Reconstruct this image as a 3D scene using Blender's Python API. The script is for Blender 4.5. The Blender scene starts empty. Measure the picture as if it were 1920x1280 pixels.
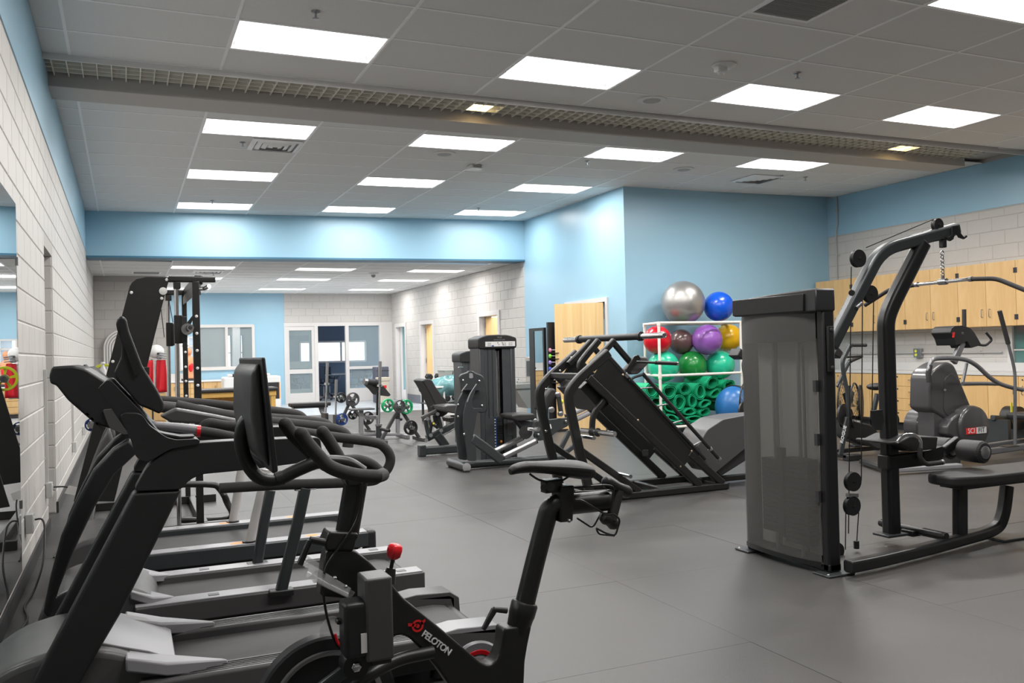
import bpy, bmesh, math, random
from mathutils import Vector, Matrix
random.seed(7)
S = bpy.context.scene
COL = S.collection
PI = math.pi
# ---------------------------------------------------------------- camera
F, YAW, PITCH, ROLL = 1.650, .414, .0105, -.024
CAM = Vector((0, 0, 1.37))
def _cam():
    cy, sy, cp, sp, cr, sr = math.cos(YAW), math.sin(YAW), math.cos(PITCH), math.sin(PITCH), math.cos(ROLL), math.sin(ROLL)
    w = Vector((sy*cp, cy*cp, sp)); r = Vector((cy, -sy, 0)); u = r.cross(w)
    return cr*r + sr*u, -sr*r + cr*u, w
CR, CU, CW = _cam()
cd = bpy.data.cameras.new('camera'); cam = bpy.data.objects.new('camera', cd); COL.objects.link(cam)
cd.sensor_width = 36; cd.lens = F*1000*36/1920; cd.clip_start = .05; cd.clip_end = 200
m = Matrix((CR, CU, -CW)).transposed().to_4x4(); m.translation = CAM
cam.matrix_world = m
S.camera = cam
# ---------------------------------------------------------------- world, exposure
wd = bpy.data.worlds.new('world'); S.world = wd; wd.use_nodes = True
wd.node_tree.nodes['Background'].inputs[0].default_value = (.78, .88, 1, 1)
wd.node_tree.nodes['Background'].inputs[1].default_value = 3.0
S.view_settings.view_transform = 'Standard'; S.view_settings.look = 'None'
S.view_settings.exposure = 0.06; S.view_settings.gamma = 1; S.view_settings.use_curve_mapping = False
LIGHT_W = 57.0          # watts of one ceiling troffer
GLOW = 3.2              # brightness of a troffer's diffuser
# ---------------------------------------------------------------- where a point of the photograph lies in the room
def ray(px, py): return CW + CR*((px-960)/1000/F) - CU*((py-640)/1000/F)
def atx(px, py, x): d = ray(px, py); return CAM + d*(x/d.x)
def aty(px, py, y): d = ray(px, py); return CAM + d*(y/d.y)
def atz(px, py, z): d = ray(px, py); return CAM + d*((z-CAM.z)/d.z)
def ppx(P):
    d = Vector(P)-CAM; z = d.dot(CW)
    return (960+1000*F*d.dot(CR)/z, 640-1000*F*d.dot(CU)/z, z)
# ---------------------------------------------------------------- materials
MATS = {}
def mat(name, col, rough=.5, metal=0., noise=0., nscale=30., bump=0., bscale=120., spec=.5, alpha=1., trans=0., emit=0., coat=0., stretch=None):
    if name in MATS: return MATS[name]
    M = bpy.data.materials.new(name); M.use_nodes = True; nt = M.node_tree; N = nt.nodes; L = nt.links
    b = N['Principled BSDF']; b.inputs['Base Color'].default_value = (*col, 1)
    b.inputs['Roughness'].default_value = rough; b.inputs['Metallic'].default_value = metal
    b.inputs['Specular IOR Level'].default_value = spec
    b.inputs['Alpha'].default_value = alpha; b.inputs['Transmission Weight'].default_value = trans
    b.inputs['Coat Weight'].default_value = coat; b.inputs['Coat Roughness'].default_value = .1
    if emit: b.inputs['Emission Color'].default_value = (*col, 1); b.inputs['Emission Strength'].default_value = emit
    tc = N.new('ShaderNodeTexCoord'); mp = N.new('ShaderNodeMapping'); L.new(tc.outputs['Object'], mp.inputs[0])
    if stretch: mp.inputs['Scale'].default_value = stretch
    if noise:
        n = N.new('ShaderNodeTexNoise'); n.inputs['Scale'].default_value = nscale; n.inputs['Detail'].default_value = 5
        L.new(mp.outputs[0], n.inputs['Vector'])
        mx = N.new('ShaderNodeMix'); mx.data_type = 'RGBA'
        mx.inputs[6].default_value = (*[max(0, c*(1-noise)) for c in col], 1); mx.inputs[7].default_value = (*[min(1, c*(1+noise)) for c in col], 1)
        L.new(n.outputs[0], mx.inputs[0]); L.new(mx.outputs[2], b.inputs['Base Color'])
        mr = N.new('ShaderNodeMapRange'); mr.inputs[3].default_value = max(.02, rough*.85); mr.inputs[4].default_value = min(1, rough*1.15)
        L.new(n.outputs[0], mr.inputs[0]); L.new(mr.outputs[0], b.inputs['Roughness'])
    if bump:
        n2 = N.new('ShaderNodeTexNoise'); n2.inputs['Scale'].default_value = bscale; n2.inputs['Detail'].default_value = 3
        L.new(mp.outputs[0], n2.inputs['Vector'])
        bp = N.new('ShaderNodeBump'); bp.inputs['Strength'].default_value = bump; bp.inputs['Distance'].default_value = .002
        L.new(n2.outputs[0], bp.inputs['Height']); L.new(bp.outputs[0], b.inputs['Normal'])
    MATS[name] = M; return M
M_blk   = mat('painted_block', (.545, .525, .505), .55, noise=.04, nscale=9, bump=.35, bscale=160)
M_mort  = mat('painted_joint', (.46, .445, .43), .8)
M_blue  = mat('blue_paint', (.32, .53, .67), .36, noise=.02, nscale=4, bump=.1, bscale=200)
M_dblue = mat('dark_blue_steel', (.05, .16, .25), .45)
M_ceil  = mat('ceiling_tile', (.78, .775, .76), .9, noise=.05, nscale=60, bump=.5, bscale=350)
M_grid  = mat('ceiling_grid', (.93, .93, .93), .45)
M_trim  = mat('white_trim', (.72, .70, .68), .45, noise=.03, nscale=6)
M_frame = mat('door_frame_paint', (.66, .64, .63), .4)
M_rub   = mat('rubber_floor', (.062, .059, .058), .40, noise=.22, nscale=2.2, bump=.6, bscale=260, stretch=(1, 1, 1))
M_lfl   = mat('vinyl_floor', (.50, .55, .60), .25, noise=.05, nscale=3)
M_dark  = mat('dark_base', (.035, .034, .036), .5)
M_black = mat('black_powder_coat', (.013, .013, .013), .38, noise=.1, nscale=20, bump=.15, bscale=400)
M_satin = mat('black_satin_plastic', (.016, .016, .017), .42, noise=.1, nscale=15, bump=.1, bscale=300)
M_foam  = mat('black_foam_grip', (.03, .028, .028), .75, noise=.1, nscale=60, bump=.4, bscale=500)
M_vinyl = mat('black_upholstery', (.021, .02, .021), .5, noise=.08, nscale=12, bump=.3, bscale=300)
M_dgrey = mat('charcoal_metal', (.055, .06, .064), .36, metal=.35, noise=.08, nscale=10)
M_mgrey = mat('grey_plastic', (.075, .072, .074), .38, noise=.06, nscale=8)
M_lgrey = mat('silver_plastic', (.27, .265, .28), .35, noise=.05, nscale=8)
M_chrome= mat('chrome', (.72, .72, .73), .16, metal=1)
M_steel = mat('brushed_steel', (.40, .40, .41), .3, metal=.9, noise=.08, nscale=40)
M_white = mat('white_plastic', (.78, .77, .76), .35, noise=.02, nscale=10)
M_belt  = mat('treadmill_belt', (.045, .044, .045), .6, noise=.2, nscale=25, bump=.4, bscale=600, stretch=(.3, 3, 1))
M_iron  = mat('cast_iron', (.03, .03, .032), .5, metal=.3, noise=.15, nscale=40)
M_red   = mat('red_plastic', (.75, .012, .02), .3, noise=.04, nscale=12, coat=.3)
M_orange= mat('orange_plastic', (.85, .28, .03), .4, noise=.04, nscale=12)
M_yel   = mat('yellow_plastic', (.72, .68, .05), .4, noise=.04, nscale=12)
M_bluep = mat('blue_plastic', (.01, .10, .42), .4, noise=.08, nscale=12)
M_glass = mat('window_glass', (.72, .88, .93), .02, spec=.6, alpha=.16)
M_clear = mat('clear_plastic', (.75, .75, .76), .08, spec=.6, alpha=.28)
M_mirror= mat('mirror', (.62, .66, .66), .01, metal=1)
def wood(name, c1, c2, along=(1, 1, 1), rough=.42):
    M = mat(name, c1, rough); nt = M.node_tree; N = nt.nodes; L = nt.links; b = N['Principled BSDF']
    tc = N.new('ShaderNodeTexCoord'); mp = N.new('ShaderNodeMapping'); mp.inputs['Scale'].default_value = along
    n = N.new('ShaderNodeTexNoise'); n.inputs['Scale'].default_value = 3; n.inputs['Detail'].default_value = 8; n.inputs['Distortion'].default_value = 1.2
    cr = N.new('ShaderNodeValToRGB'); cr.color_ramp.elements[0].position = .3; cr.color_ramp.elements[1].position = .72
    cr.color_ramp.elements[0].color = (*c2, 1); cr.color_ramp.elements[1].color = (*c1, 1)
    L.new(tc.outputs['Object'], mp.inputs[0]); L.new(mp.outputs[0], n.inputs['Vector']); L.new(n.outputs[0], cr.inputs[0]); L.new(cr.outputs[0], b.inputs['Base Color'])
    return M
M_maple = wood('maple_veneer', (.76, .505, .235), (.66, .41, .17), (3, 3, .5))
M_door  = wood('door_veneer', (.80, .58, .30), (.66, .43, .19), (2, 5, .15))
M_pine  = wood('pine', (.80, .50, .14), (.66, .36, .08), (2, 2, .6))
# ---------------------------------------------------------------- mesh builder
class MB:
    def __init__(s): s.v = []; s.f = []
    def add(s, vs, fs):
        o = len(s.v); s.v += [Vector(v) for v in vs]; s.f += [tuple(i+o for i in f) for f in fs]; return s
    def box(s, a, b):
        (x0, y0, z0), (x1, y1, z1) = a, b; s.n = getattr(s, 'n', -1)+1; e = (s.n % 5)*.0003
        x0 -= e; y0 -= e; z0 -= e; x1 += e; y1 += e; z1 += e
        return s.add([(x0,y0,z0),(x1,y0,z0),(x1,y1,z0),(x0,y1,z0),(x0,y0,z1),(x1,y0,z1),(x1,y1,z1),(x0,y1,z1)],
                     [(0,3,2,1),(4,5,6,7),(0,1,5,4),(1,2,6,5),(2,3,7,6),(3,0,4,7)])
    def prism(s, pts, off):
        """closed outline pts (3D, flat) pushed along vector off"""
        n = len(pts); P = [Vector(p) for p in pts]; off = Vector(off); nn = Vector()
        for i in range(n): nn += P[i].cross(P[(i+1) % n])
        if nn.dot(off) > 0: P.reverse()
        Q = [p+off for p in P]
        return s.add(P+Q, [tuple(range(n)), tuple(range(2*n-1, n-1, -1))] + [((i+1) % n, i, n+i, n+(i+1) % n) for i in range(n)])
    def bar(s, a, b, w, h, up=(0, 0, 1)):
        """box section bar from a to b: w across, h along up"""
        a, b = Vector(a), Vector(b); d = (b-a).normalized(); up = Vector(up)
        if abs(d.dot(up)) > .98: up = Vector((0, 1, 0))
        r = d.cross(up).normalized(); u = r.cross(d)
        return s.prism([a+r*w/2+u*h/2, a-r*w/2+u*h/2, a-r*w/2-u*h/2, a+r*w/2-u*h/2], b-a)
    def sweep(s, path, prof, side=None, caps=True, closed=False):
        """prof(k)-> list of (side, up) offsets swept along path; side: fixed vector lying across the path"""
        P = [Vector(p) for p in path]; n = len(P); rings = []
        u = None
        for i in range(n):
            if closed: t = (P[(i+1) % n]-P[i-1]).normalized()
            else: t = ((P[i+1]-P[i]).normalized() if i == 0 else (P[i]-P[i-1]).normalized() if i == n-1 else ((P[i+1]-P[i]).normalized()+(P[i]-P[i-1]).normalized()).normalized())
            if side is not None:
                r = Vector(side); r = (r-t*r.dot(t)).normalized()
            else:
                if u is None: u = Vector((0, 0, 1)) if abs(t.z) < .9 else Vector((0, 1, 0))
                r = t.cross(u).normalized()
            u = r.cross(t)
            k = 1.
            if not closed and 0 < i < n-1: k = 1/max(.6, math.cos(((P[i+1]-P[i]).angle(P[i]-P[i-1]))/2))
            rings.append([P[i]+r*a+u*b*(k if side is not None else 1) for a, b in (prof(i/(n-1)) if callable(prof) else prof)])
        m_ = len(rings[0]); vs = [v for R in rings for v in R]; fs = []
        for i in range(n if closed else n-1):
            j = (i+1) % n
            for q in range(m_):
                fs.append((i*m_+q, i*m_+(q+1) % m_, j*m_+(q+1) % m_, j*m_+q))
        if caps and not closed: fs += [tuple(range(m_-1, -1, -1)), tuple(range((n-1)*m_, n*m_))]
        return s.add(vs, fs)
    def tube(s, path, r, seg=12, closed=False, caps=True):
        rr = r if callable(r) else (lambda t: r)
        return s.sweep(path, lambda t: [(math.cos(2*PI*q/seg)*rr(t), math.sin(2*PI*q/seg)*rr(t)) for q in range(seg)], None, caps, closed)
    def flat(s, path, w, h, side):
        """rectangular section tube; w along side"""
        c = min(w, h)*.16
        return s.sweep(path, [(w/2-c, -h/2), (w/2, -h/2+c), (w/2, h/2-c), (w/2-c, h/2), (-w/2+c, h/2), (-w/2, h/2-c), (-w/2, -h/2+c), (-w/2+c, -h/2)], side)
    def cyl(s, a, b, r, r2=None, seg=20):
        a, b = Vector(a), Vector(b); d = (b-a).normalized(); r2 = r if r2 is None else r2
        u = Vector((0, 0, 1)) if abs(d.z) < .9 else Vector((1, 0, 0)); x = d.cross(u).normalized(); y = x.cross(d)
        A = [a+(x*math.cos(2*PI*i/seg)+y*math.sin(2*PI*i/seg))*r for i in range(seg)]
        B = [b+(x*math.cos(2*PI*i/seg)+y*math.sin(2*PI*i/seg))*r2 for i in range(seg)]
        return s.add(A+B, [tuple(range(seg)), tuple(range(2*seg-1, seg-1, -1))]+[((i+1) % seg, i, seg+i, seg+(i+1) % seg) for i in range(seg)])
    def lathe(s, c, axis, prof, seg=24, ring=False):
        """prof: list of (along axis, radius)"""
        c = Vector(c); d = Vector(axis).normalized(); u = Vector((0, 0, 1)) if abs(d.z) < .9 else Vector((1, 0, 0)); x = d.cross(u).normalized(); y = x.cross(d)
        n = len(prof); vs = []
        for t, r in prof: vs += [c+d*t+(x*math.cos(2*PI*i/seg)+y*math.sin(2*PI*i/seg))*max(r, 1e-4) for i in range(seg)]
        fs = [(k*seg+(i+1) % seg, k*seg+i, (k+1)*seg+i, (k+1)*seg+(i+1) % seg) for k in range(n-1) for i in range(seg)]
        if ring: return s.add(vs, fs+[((n-1)*seg+(i+1) % seg, (n-1)*seg+i, i, (i+1) % seg) for i in range(seg)])
        return s.add(vs, fs+[tuple(range(seg)), tuple(range(n*seg-1, (n-1)*seg-1, -1))])
    def sphere(s, c, r, seg=24, rings=14, sc=(1, 1, 1)):
        c = Vector(c); vs = [c+Vector((0, 0, -r*sc[2]))]
        for k in range(1, rings):
            a = -PI/2+PI*k/rings
            vs += [c+Vector((math.cos(a)*math.cos(2*PI*i/seg)*r*sc[0], math.cos(a)*math.sin(2*PI*i/seg)*r*sc[1], math.sin(a)*r*sc[2])) for i in range(seg)]
        vs.append(c+Vector((0, 0, r*sc[2]))); fs = []
        for i in range(seg):
            fs.append((0, 1+(i+1) % seg, 1+i)); fs.append((len(vs)-1, 1+(rings-2)*seg+i, 1+(rings-2)*seg+(i+1) % seg))
        for k in range(rings-2):
            for i in range(seg): fs.append((1+k*seg+i, 1+k*seg+(i+1) % seg, 1+(k+1)*seg+(i+1) % seg, 1+(k+1)*seg+i))
        return s.add(vs, fs)
def smooth_path(pts, n=6):
    """round path through the points (Catmull-Rom)"""
    P = [Vector(p) for p in pts]; out = []
    for i in range(len(P)-1):
        p0 = P[max(i-1, 0)]; p1 = P[i]; p2 = P[i+1]; p3 = P[min(i+2, len(P)-1)]
        for k in range(n):
            t = k/n; out.append(.5*((2*p1)+(p2-p0)*t+(2*p0-5*p1+4*p2-p3)*t*t+(3*p1-p0-3*p2+p3)*t**3))
    return out+[P[-1]]
def fillet(pts, r, n=5):
    P = [Vector(p) for p in pts]; out = [P[0]]
    for i in range(1, len(P)-1):
        a = (P[i-1]-P[i]); b = (P[i+1]-P[i]); rr = min(r, a.length*.49, b.length*.49)
        A = P[i]+a.normalized()*rr; B = P[i]+b.normalized()*rr
        for k in range(n+1):
            t = k/n; out.append(A*(1-t)**2+P[i]*2*t*(1-t)+B*t*t)
    return out+[P[-1]]
def rpoly(pts, r, n=4):
    """round the corners of a closed outline"""
    P = [Vector(p) for p in pts]; N_ = len(P); out = []
    for i in range(N_):
        a = (P[i-1]-P[i]); b = (P[(i+1) % N_]-P[i]); rr = min(r, a.length*.45, b.length*.45)
        A = P[i]+a.normalized()*rr; B = P[i]+b.normalized()*rr
        for k in range(n+1):
            t = k/n; out.append(A*(1-t)**2+P[i]*2*t*(1-t)+B*t*t)
    return out
WLOC = {}
def tag(o, label=None, cat=None, group=None, kind=None):
    if label: o['label'] = label
    if cat: o['category'] = cat
    if group: o['group'] = group
    if kind: o['kind'] = kind
    return o
def thing(name, label, cat, loc, group=None):
    o = bpy.data.objects.new(name, None); COL.objects.link(o); o.location = loc; o.empty_display_size = .1
    WLOC[o] = Vector(loc); return tag(o, label, cat, group)
def obj(name, mb, m, parent=None, bevel=0, seg=2, sharp=38, origin=None, label=None, subsurf=0):
    """links the collected shapes (world coordinates) as ONE mesh object"""
    if parent is not None: base = WLOC[parent]
    if origin is not None: O = Vector(origin)
    elif parent is not None: O = base
    else:
        xs = [v.x for v in mb.v]; ys = [v.y for v in mb.v]; O = Vector(((min(xs)+max(xs))/2, (min(ys)+max(ys))/2, min(v.z for v in mb.v)))
    me = bpy.data.meshes.new(name); me.from_pydata([v-O for v in mb.v], [], mb.f); me.validate()
    o = bpy.data.objects.new(name, me); COL.objects.link(o)
    if isinstance(m, (list, tuple)):
        for q in m: me.materials.append(q)
    else: me.materials.append(m)
    bm = bmesh.new(); bm.from_mesh(me); bmesh.ops.recalc_face_normals(bm, faces=bm.faces); bm.to_mesh(me); bm.free()
    me.shade_smooth(); me.set_sharp_from_angle(angle=math.radians(sharp))
    if parent is not None: o.parent = parent; o.location = O-base
    else: o.location = O
    WLOC[o] = O
    if bevel:
        b = o.modifiers.new('bevel', 'BEVEL'); b.width = bevel; b.segments = seg; b.limit_method = 'ANGLE'; b.angle_limit = math.radians(35); b.harden_normals = False
    if subsurf:
        q = o.modifiers.new('subsurf', 'SUBSURF'); q.levels = q.render_levels = subsurf
    if label: o['label'] = label
    return o
def struct(name, mb, m, parent=None, bevel=0, **k):
    o = obj(name, mb, m, parent, bevel, **k)
    if parent is None: o['kind'] = 'structure'
    return o
def dup(o, off, parent=None, label=None):
    """copy of a thing with its parts and sub-parts, moved by off"""
    c = o.copy(); COL.objects.link(c); WLOC[c] = WLOC[o]+Vector(off)
    if parent is None: c.location = o.location+Vector(off)
    else: c.parent = parent
    if label: c['label'] = label
    for ch in list(o.children): 
        if ch.name in COL.objects: dup(ch, off, c)
    return c
def text(name, body, m, parent, origin, right, up, size, depth=.0015, align='CENTER', bold=0.0, space=1.0):
    cu = bpy.data.curves.new(name, 'FONT'); cu.body = body; cu.size = size; cu.extrude = depth; cu.align_x = align; cu.align_y = 'CENTER'; cu.offset = bold; cu.space_character = space; cu.resolution_u = 3
    t = bpy.data.objects.new(name, cu); COL.objects.link(t)
    me = bpy.data.meshes.new_from_object(t.evaluated_get(bpy.context.evaluated_depsgraph_get())); bpy.data.objects.remove(t)
    r = Vector(right).normalized(); u = Vector(up); u = (u-r*u.dot(r)).normalized(); n = r.cross(u)
    M = Matrix((r, u, n)).transposed().to_4x4(); me.transform(M); me.materials.clear(); me.materials.append(m)
    o = bpy.data.objects.new(name, me); COL.objects.link(o)
    if parent is not None: o.parent = parent; o.location = Vector(origin)-WLOC[parent]
    else: o.location = origin
    WLOC[o] = Vector(origin); return o
# ================================================================ ROOM
XL, XP, XR = -.60, 7.33, 11.56          # left wall, partition, right wall
YB, YC, YF, Y0 = 12.12, 16.0, 25.6, -4.0 # back wall of the alcove, soffit, far wall, wall behind the camera
ZC, ZF, ZB = 3.95, 3.16, 3.27           # ceiling, far ceiling, bottom edge of the blue paint
SOF_L, SOF_R = 16.75, 15.95
# ---- floor with rubber mats
struct('floor', MB().box((XL-.3, Y0, -.12), (XR+.3, 22.5, -.014)), M_dark)
fl = bpy.data.objects['floor']
mw = 1.215; m0 = Vector((2.60-5*mw+.02, 4.52-8*mw))
def floor_mats():
    b = MB().box((.0009, .0009, -.012), (mw-.0009, mw-.0009, 0))
    first = None; n = 0; rest = MB()
    cells = []
    for i in range(-1, 14):
        for j in range(0, 22):
            x, y = m0.x+i*mw, m0.y+j*mw
            if x+mw < XL or x > XR or y > 19.6 or (y > YB and x > XP): continue
            if y > 15.5 and x > 7.0: continue
            d = ppx((x+mw/2, y+mw/2, 0)); vis = d[2] > 1 and -500 < d[0] < 2500 and d[1] < 1700
            cells.append((0 if vis else 1, d[2], x, y))
    cells.sort()
    for k, (v, d, x, y) in enumerate(cells):
        dz = -random.random()*.0015
        if v == 0 and n < 290:
            if first is None:
                first = obj('floor_mat', b, M_rub, fl, origin=(0, 0, 0)); o = first
            else: o = first.copy(); COL.objects.link(o)
            o.location = Vector((x, y, dz))-WLOC[fl]; n += 1
        else: rest.box((x+.0015, y+.0015, -.012), (x+mw-.0015, y+mw-.0015, dz))
    if rest.v: tag(obj('floor_mats', rest, M_rub, fl), kind='stuff')
WLOC_FL = WLOC[fl]; floor_mats()
struct('floor_2', MB().box((XL-.3, 19.2, -.1), (XP+.3, YF+8, -.004)), M_lfl)
# ---- concrete block walls
BL, BH = .406, .2032
def block_wall(wall, O, U, N, ulen, z0, z1, holes=(), limit=300, mtl=None):
    """courses of blocks standing proud of the wall; O: foot point, U: along, N: outward"""
    O, U, N = Vector(O), Vector(U), Vector(N); mtl = mtl or M_blk
    g = .0035; t = .005; c = .006
    def blk(l, h):
        a = [Vector((g, 0, g)), Vector((l-g, 0, g)), Vector((l-g, 0, h-g)), Vector((g, 0, h-g))]
        q = [Vector((g+c, t, g+c)), Vector((l-g-c, t, g+c)), Vector((l-g-c, t, h-g-c)), Vector((g+c, t, h-g-c))]
        R = lambda p: U*p.x+N*p.y+Vector((0, 0, p.z))
        return [R(p) for p in a+q], [(4, 5, 6, 7), (0, 1, 5, 4), (1, 2, 6, 5), (2, 3, 7, 6), (3, 0, 4, 7)]
    cells = []; row = 0; z = z0
    while z < z1-.02:
        h = min(BH, z1-z); u = -BL/2 if row % 2 else 0
        while u < ulen-.02:
            segs = [(max(u, 0), min(u+BL, ulen))]
            for (a, b, za, zb) in holes:
                if z+h > za+.05 and z < zb-.05:
                    ns = []
                    for s0, s1 in segs:
                        if s1 <= a or s0 >= b: ns.append((s0, s1))
                        else:
                            if s0 < a-.03: ns.append((s0, a))
                            if s1 > b+.03: ns.append((b, s1))
                    segs = ns
            for s0, s1 in segs:
                if s1-s0 > .04:
                    p = O+U*((s0+s1)/2)+Vector((0, 0, z+h/2)); d = ppx(p); inn = d[2] > .5 and -60 < d[0] < 1980 and -60 < d[1] < 1340
                    cells.append((0 if inn else 1, d[2], s0, s1, z, h))
            u += BL
        z += BH; row += 1
    cells.sort(); cache = {}; rest = MB(); n = 0
    for v, d, s0, s1, z, h in cells:
        if v == 0 and n < limit:
            key = (round(s1-s0, 3), round(h, 3))
            if key not in cache:
                mb = MB(); mb.add(*blk(s1-s0, h)); o = obj('block', mb, mtl, wall, origin=(0, 0, 0)); cache[key] = o
            else: o = cache[key].copy(); COL.objects.link(o)
            o.location = O+U*s0+Vector((0, 0, z))-WLOC[wall]; n += 1
        else:
            V_, F_ = blk(s1-s0, h); rest.add([p+O+U*s0+Vector((0, 0, z)) for p in V_], F_)
    if rest.v: tag(obj('block_courses', rest, mtl, wall), kind='stuff')
# left wall, with a doorway recess
DY0, DY1, DZ = 8.1, 9.0, 2.33
w = MB().box((XL-.3, Y0, 0), (XL, DY0, ZC+.1)).box((XL-.3, DY1, 0), (XL, 16.9, ZC+.1)).box((XL-.3, DY0, DZ), (XL, DY1, ZC+.1)).box((XL-.35, DY0, 0), (XL-.28, DY1, DZ)).box((XL-.3, 16.9, 0), (XL, YF+.3, ZC))
wl = struct('wall_left', w, M_mort)
block_wall(wl, (XL, Y0, 0), (0, 1, 0), (1, 0, 0), 20.5-Y0, 0, ZB-.02, [(DY0-Y0, DY1-Y0, 0, DZ)], 300)
block_wall(wl, (XL, DY1, 0), (-1, 0, 0), (0, -1, 0), .3, 0, DZ, (), 0)
obj('blue_band', MB().box((XL, Y0, ZB), (XL+.008, 16.9, ZC)), M_blue, wl, label='blue painted band above the blocks')
struct('baseboard_left', MB().box((XL+.006, Y0, 0), (XL+.02, DY0, .1)).box((XL+.006, DY1, 0), (XL+.02, 20.4, .1)), M_dark)
# far grey wall behind the rack, side return and far blue wall
wfg = struct('wall_far_left', MB().box((XL, 20.5, 0), (.85, 20.8, ZF+.2)).box((.6, 20.8, 0), (.85, YF, ZF+.2)), M_mort)
block_wall(wfg, (XL, 20.5, 0), (1, 0, 0), (0, -1, 0), .85-XL, 0, ZF-.1, (), 300)
xa, xb = 1.82, 3.30
xw0, xw1 = 1.36, 1.76
wfb = struct('wall_far', MB().box((.6, YF, 0), (xw0, YF+.25, ZF+.2)).box((xw1, YF, 0), (xa, YF+.25, ZF+.2)).box((xw0, YF, 0), (xw1, YF+.25, 1.05)).box((xw0, YF, 1.95), (xw1, YF+.25, ZF+.2)).box((xb, YF, 0), (4.16, YF+.25, ZF+.2)).box((xa, YF, 0), (xb, YF+.25, 1.1)).box((xa, YF, 2.27), (xb, YF+.25, ZF+.2)), M_blue)
wft = struct('wall_far_upper', MB().box((4.16, YF, 2.30), (XP, YF+.25, ZF+.2)), M_mort)
block_wall(wft, (4.16, YF, 2.32), (1, 0, 0), (0, -1, 0), XP-4.16, 2.32-2.32, .85, (), 80)
# partition wall with three doors
PD = [(17.35, 18.45, 2.17), (21.75, 22.75, 2.15), (24.2, 25.15, 2.16)]
w = MB(); ys = [YC-.02] + [v for a, b, _ in PD for v in (a, b)] + [YF+.25]
for i in range(0, len(ys), 2): w.box((XP, ys[i], 0), (XP+.25, ys[i+1], ZF+.2))
for a, b, zt in PD: w.box((XP, a, zt), (XP+.25, b, ZF+.2))
wp = struct('wall_right_far', w, M_mort)
block_wall(wp, (XP, YC, 0), (0, 1, 0), (-1, 0, 0), YF-YC, 0, ZF, [(a-YC, b-YC, 0, zt) for a, b, zt in PD], 300)
struct('baseboard_far', MB().box((XP-.02, YC, 0), (XP-.006, PD[0][0]-.1, .1)).box((XP-.02, PD[0][1]+.1, 0), (XP-.006, PD[1][0]-.1, .22)).box((XP-.02, PD[1][1]+.1, 0), (XP-.006, PD[2][0]-.1, .22)), mat('grey_base', (.16, .17, .2), .5))
# blue partition, alcove wall, right wall
DB0, DB1 = 12.75, 14.15
w = MB().box((XP, YB+.2, 0), (XP+.2, DB0, ZC+.1)).box((XP, DB1, 0), (XP+.2, YC, ZC+.1)).box((XP, DB0, 2.15), (XP+.2, DB1, ZC+.1)).box((XP+.2, DB0-.1, 0), (XP+.25, DB1+.1, 2.2))
struct('wall_partition', w, M_blue)
struct('wall_back', MB().box((XP, YB, 0), (XR+.3, YB+.2, ZC+.1)), M_blue)
WY0, WY1, WZ0, WZ1 = 7.2, 8.62, .93, 1.62
w = MB().box((XR, Y0, 0), (XR+.3, WY0, ZC+.1)).box((XR, WY1, 0), (XR+.3, YB+.2, ZC+.1)).box((XR, WY0, 0), (XR+.3, WY1, WZ0)).box((XR, WY0, WZ1), (XR+.3, WY1, ZC+.1))
wr = struct('wall_right', w, M_mort)
block_wall(wr, (XR, YB, 0), (0, -1, 0), (-1, 0, 0), YB-Y0, .9, ZB-.02, [(YB-WY1, YB-WY0, WZ0, WZ1)], 300)
obj('blue_band', MB().box((XR-.008, Y0, ZB), (XR, YB, ZC)), M_blue, wr, label='blue painted band above the blocks')
struct('wall_front', MB().box((XL-.3, Y0-.2, 0), (XR+.3, Y0, ZC+.1)), M_blk)
# soffit above the opening to the far room (set slightly askew)
w = MB(); z0 = ZF+.02
w.prism([(XL, SOF_L, z0), (XP, SOF_R, z0), (XP, SOF_R+.45, z0), (XL, SOF_L+.45, z0)], (0, 0, ZC-z0+.1))
so = struct('wall_soffit', w, M_blue)
obj('steel_lintel', MB().prism([(XL+.01, SOF_L-.02, z0-.035), (XP-.01, SOF_R-.02, z0-.035), (XP-.01, SOF_R+.44, z0-.035), (XL+.01, SOF_L+.44, z0-.035)], (0, 0, .034)), M_dblue, so, label='dark blue steel lintel')
# ---- ceilings
TX, TY = 1.212, .6875
def wy(x, y): return y + (-.0135*(y-7.5) if y > 7.5 else 0)*(x-.8)
cl = struct('ceiling', MB().box((XL-.3, Y0, ZC+.06), (XR+.3, 17.2, ZC+.16)), M_mort)
GX = [XL]+[-.386+TX*k for k in range(10)]+[XR]
GX = sorted(set([XL, -.386]+[.826+TX*k for k in range(9)]+[XR]))
GYA = [6.95+TY-TY*k for k in range(0, 17)][::-1]+[8.24]; GYB = [9.26]+[9.95+TY*k for k in range(0, 10)]+[16.9]
TROF = set(); LROWS = [-9.3, 1.45, 4.20, 6.95, 9.95, 12.70, 15.45]; LC = [0, 2, 4, 6]
def lit(x, y):
    k = round((x-.826)/TX)
    return any(abs(y-r) < .12 for r in LROWS) and k in LC and abs(x-.826-k*TX) < .05
DIFF = [((1.42, 2.02), (10.63, 11.30)), ((8.70, 9.30), (10.62, 11.32)), ((4.46, 5.06), (4.87, 5.56))]
tiles = []
for GY in (GYA, GYB):
    for i in range(len(GX)-1):
        for j in range(len(GY)-1):
            x0, x1, y0, y1 = GX[i], GX[i+1], GY[j], GY[j+1]
            if lit(x0, y0) and not (y0 < 3 and x0 > 4.0) and not (y0 > 14 and x0 > 6.9) and not (y0 > 12.4 and x0 > XP): TROF.add((x0, x1, y0, y1)); continue
            if y0 > 12.2 and x0 > XP: continue
            tiles.append((x0, x1, y0, y1))
rest = MB(); n = 0
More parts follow.
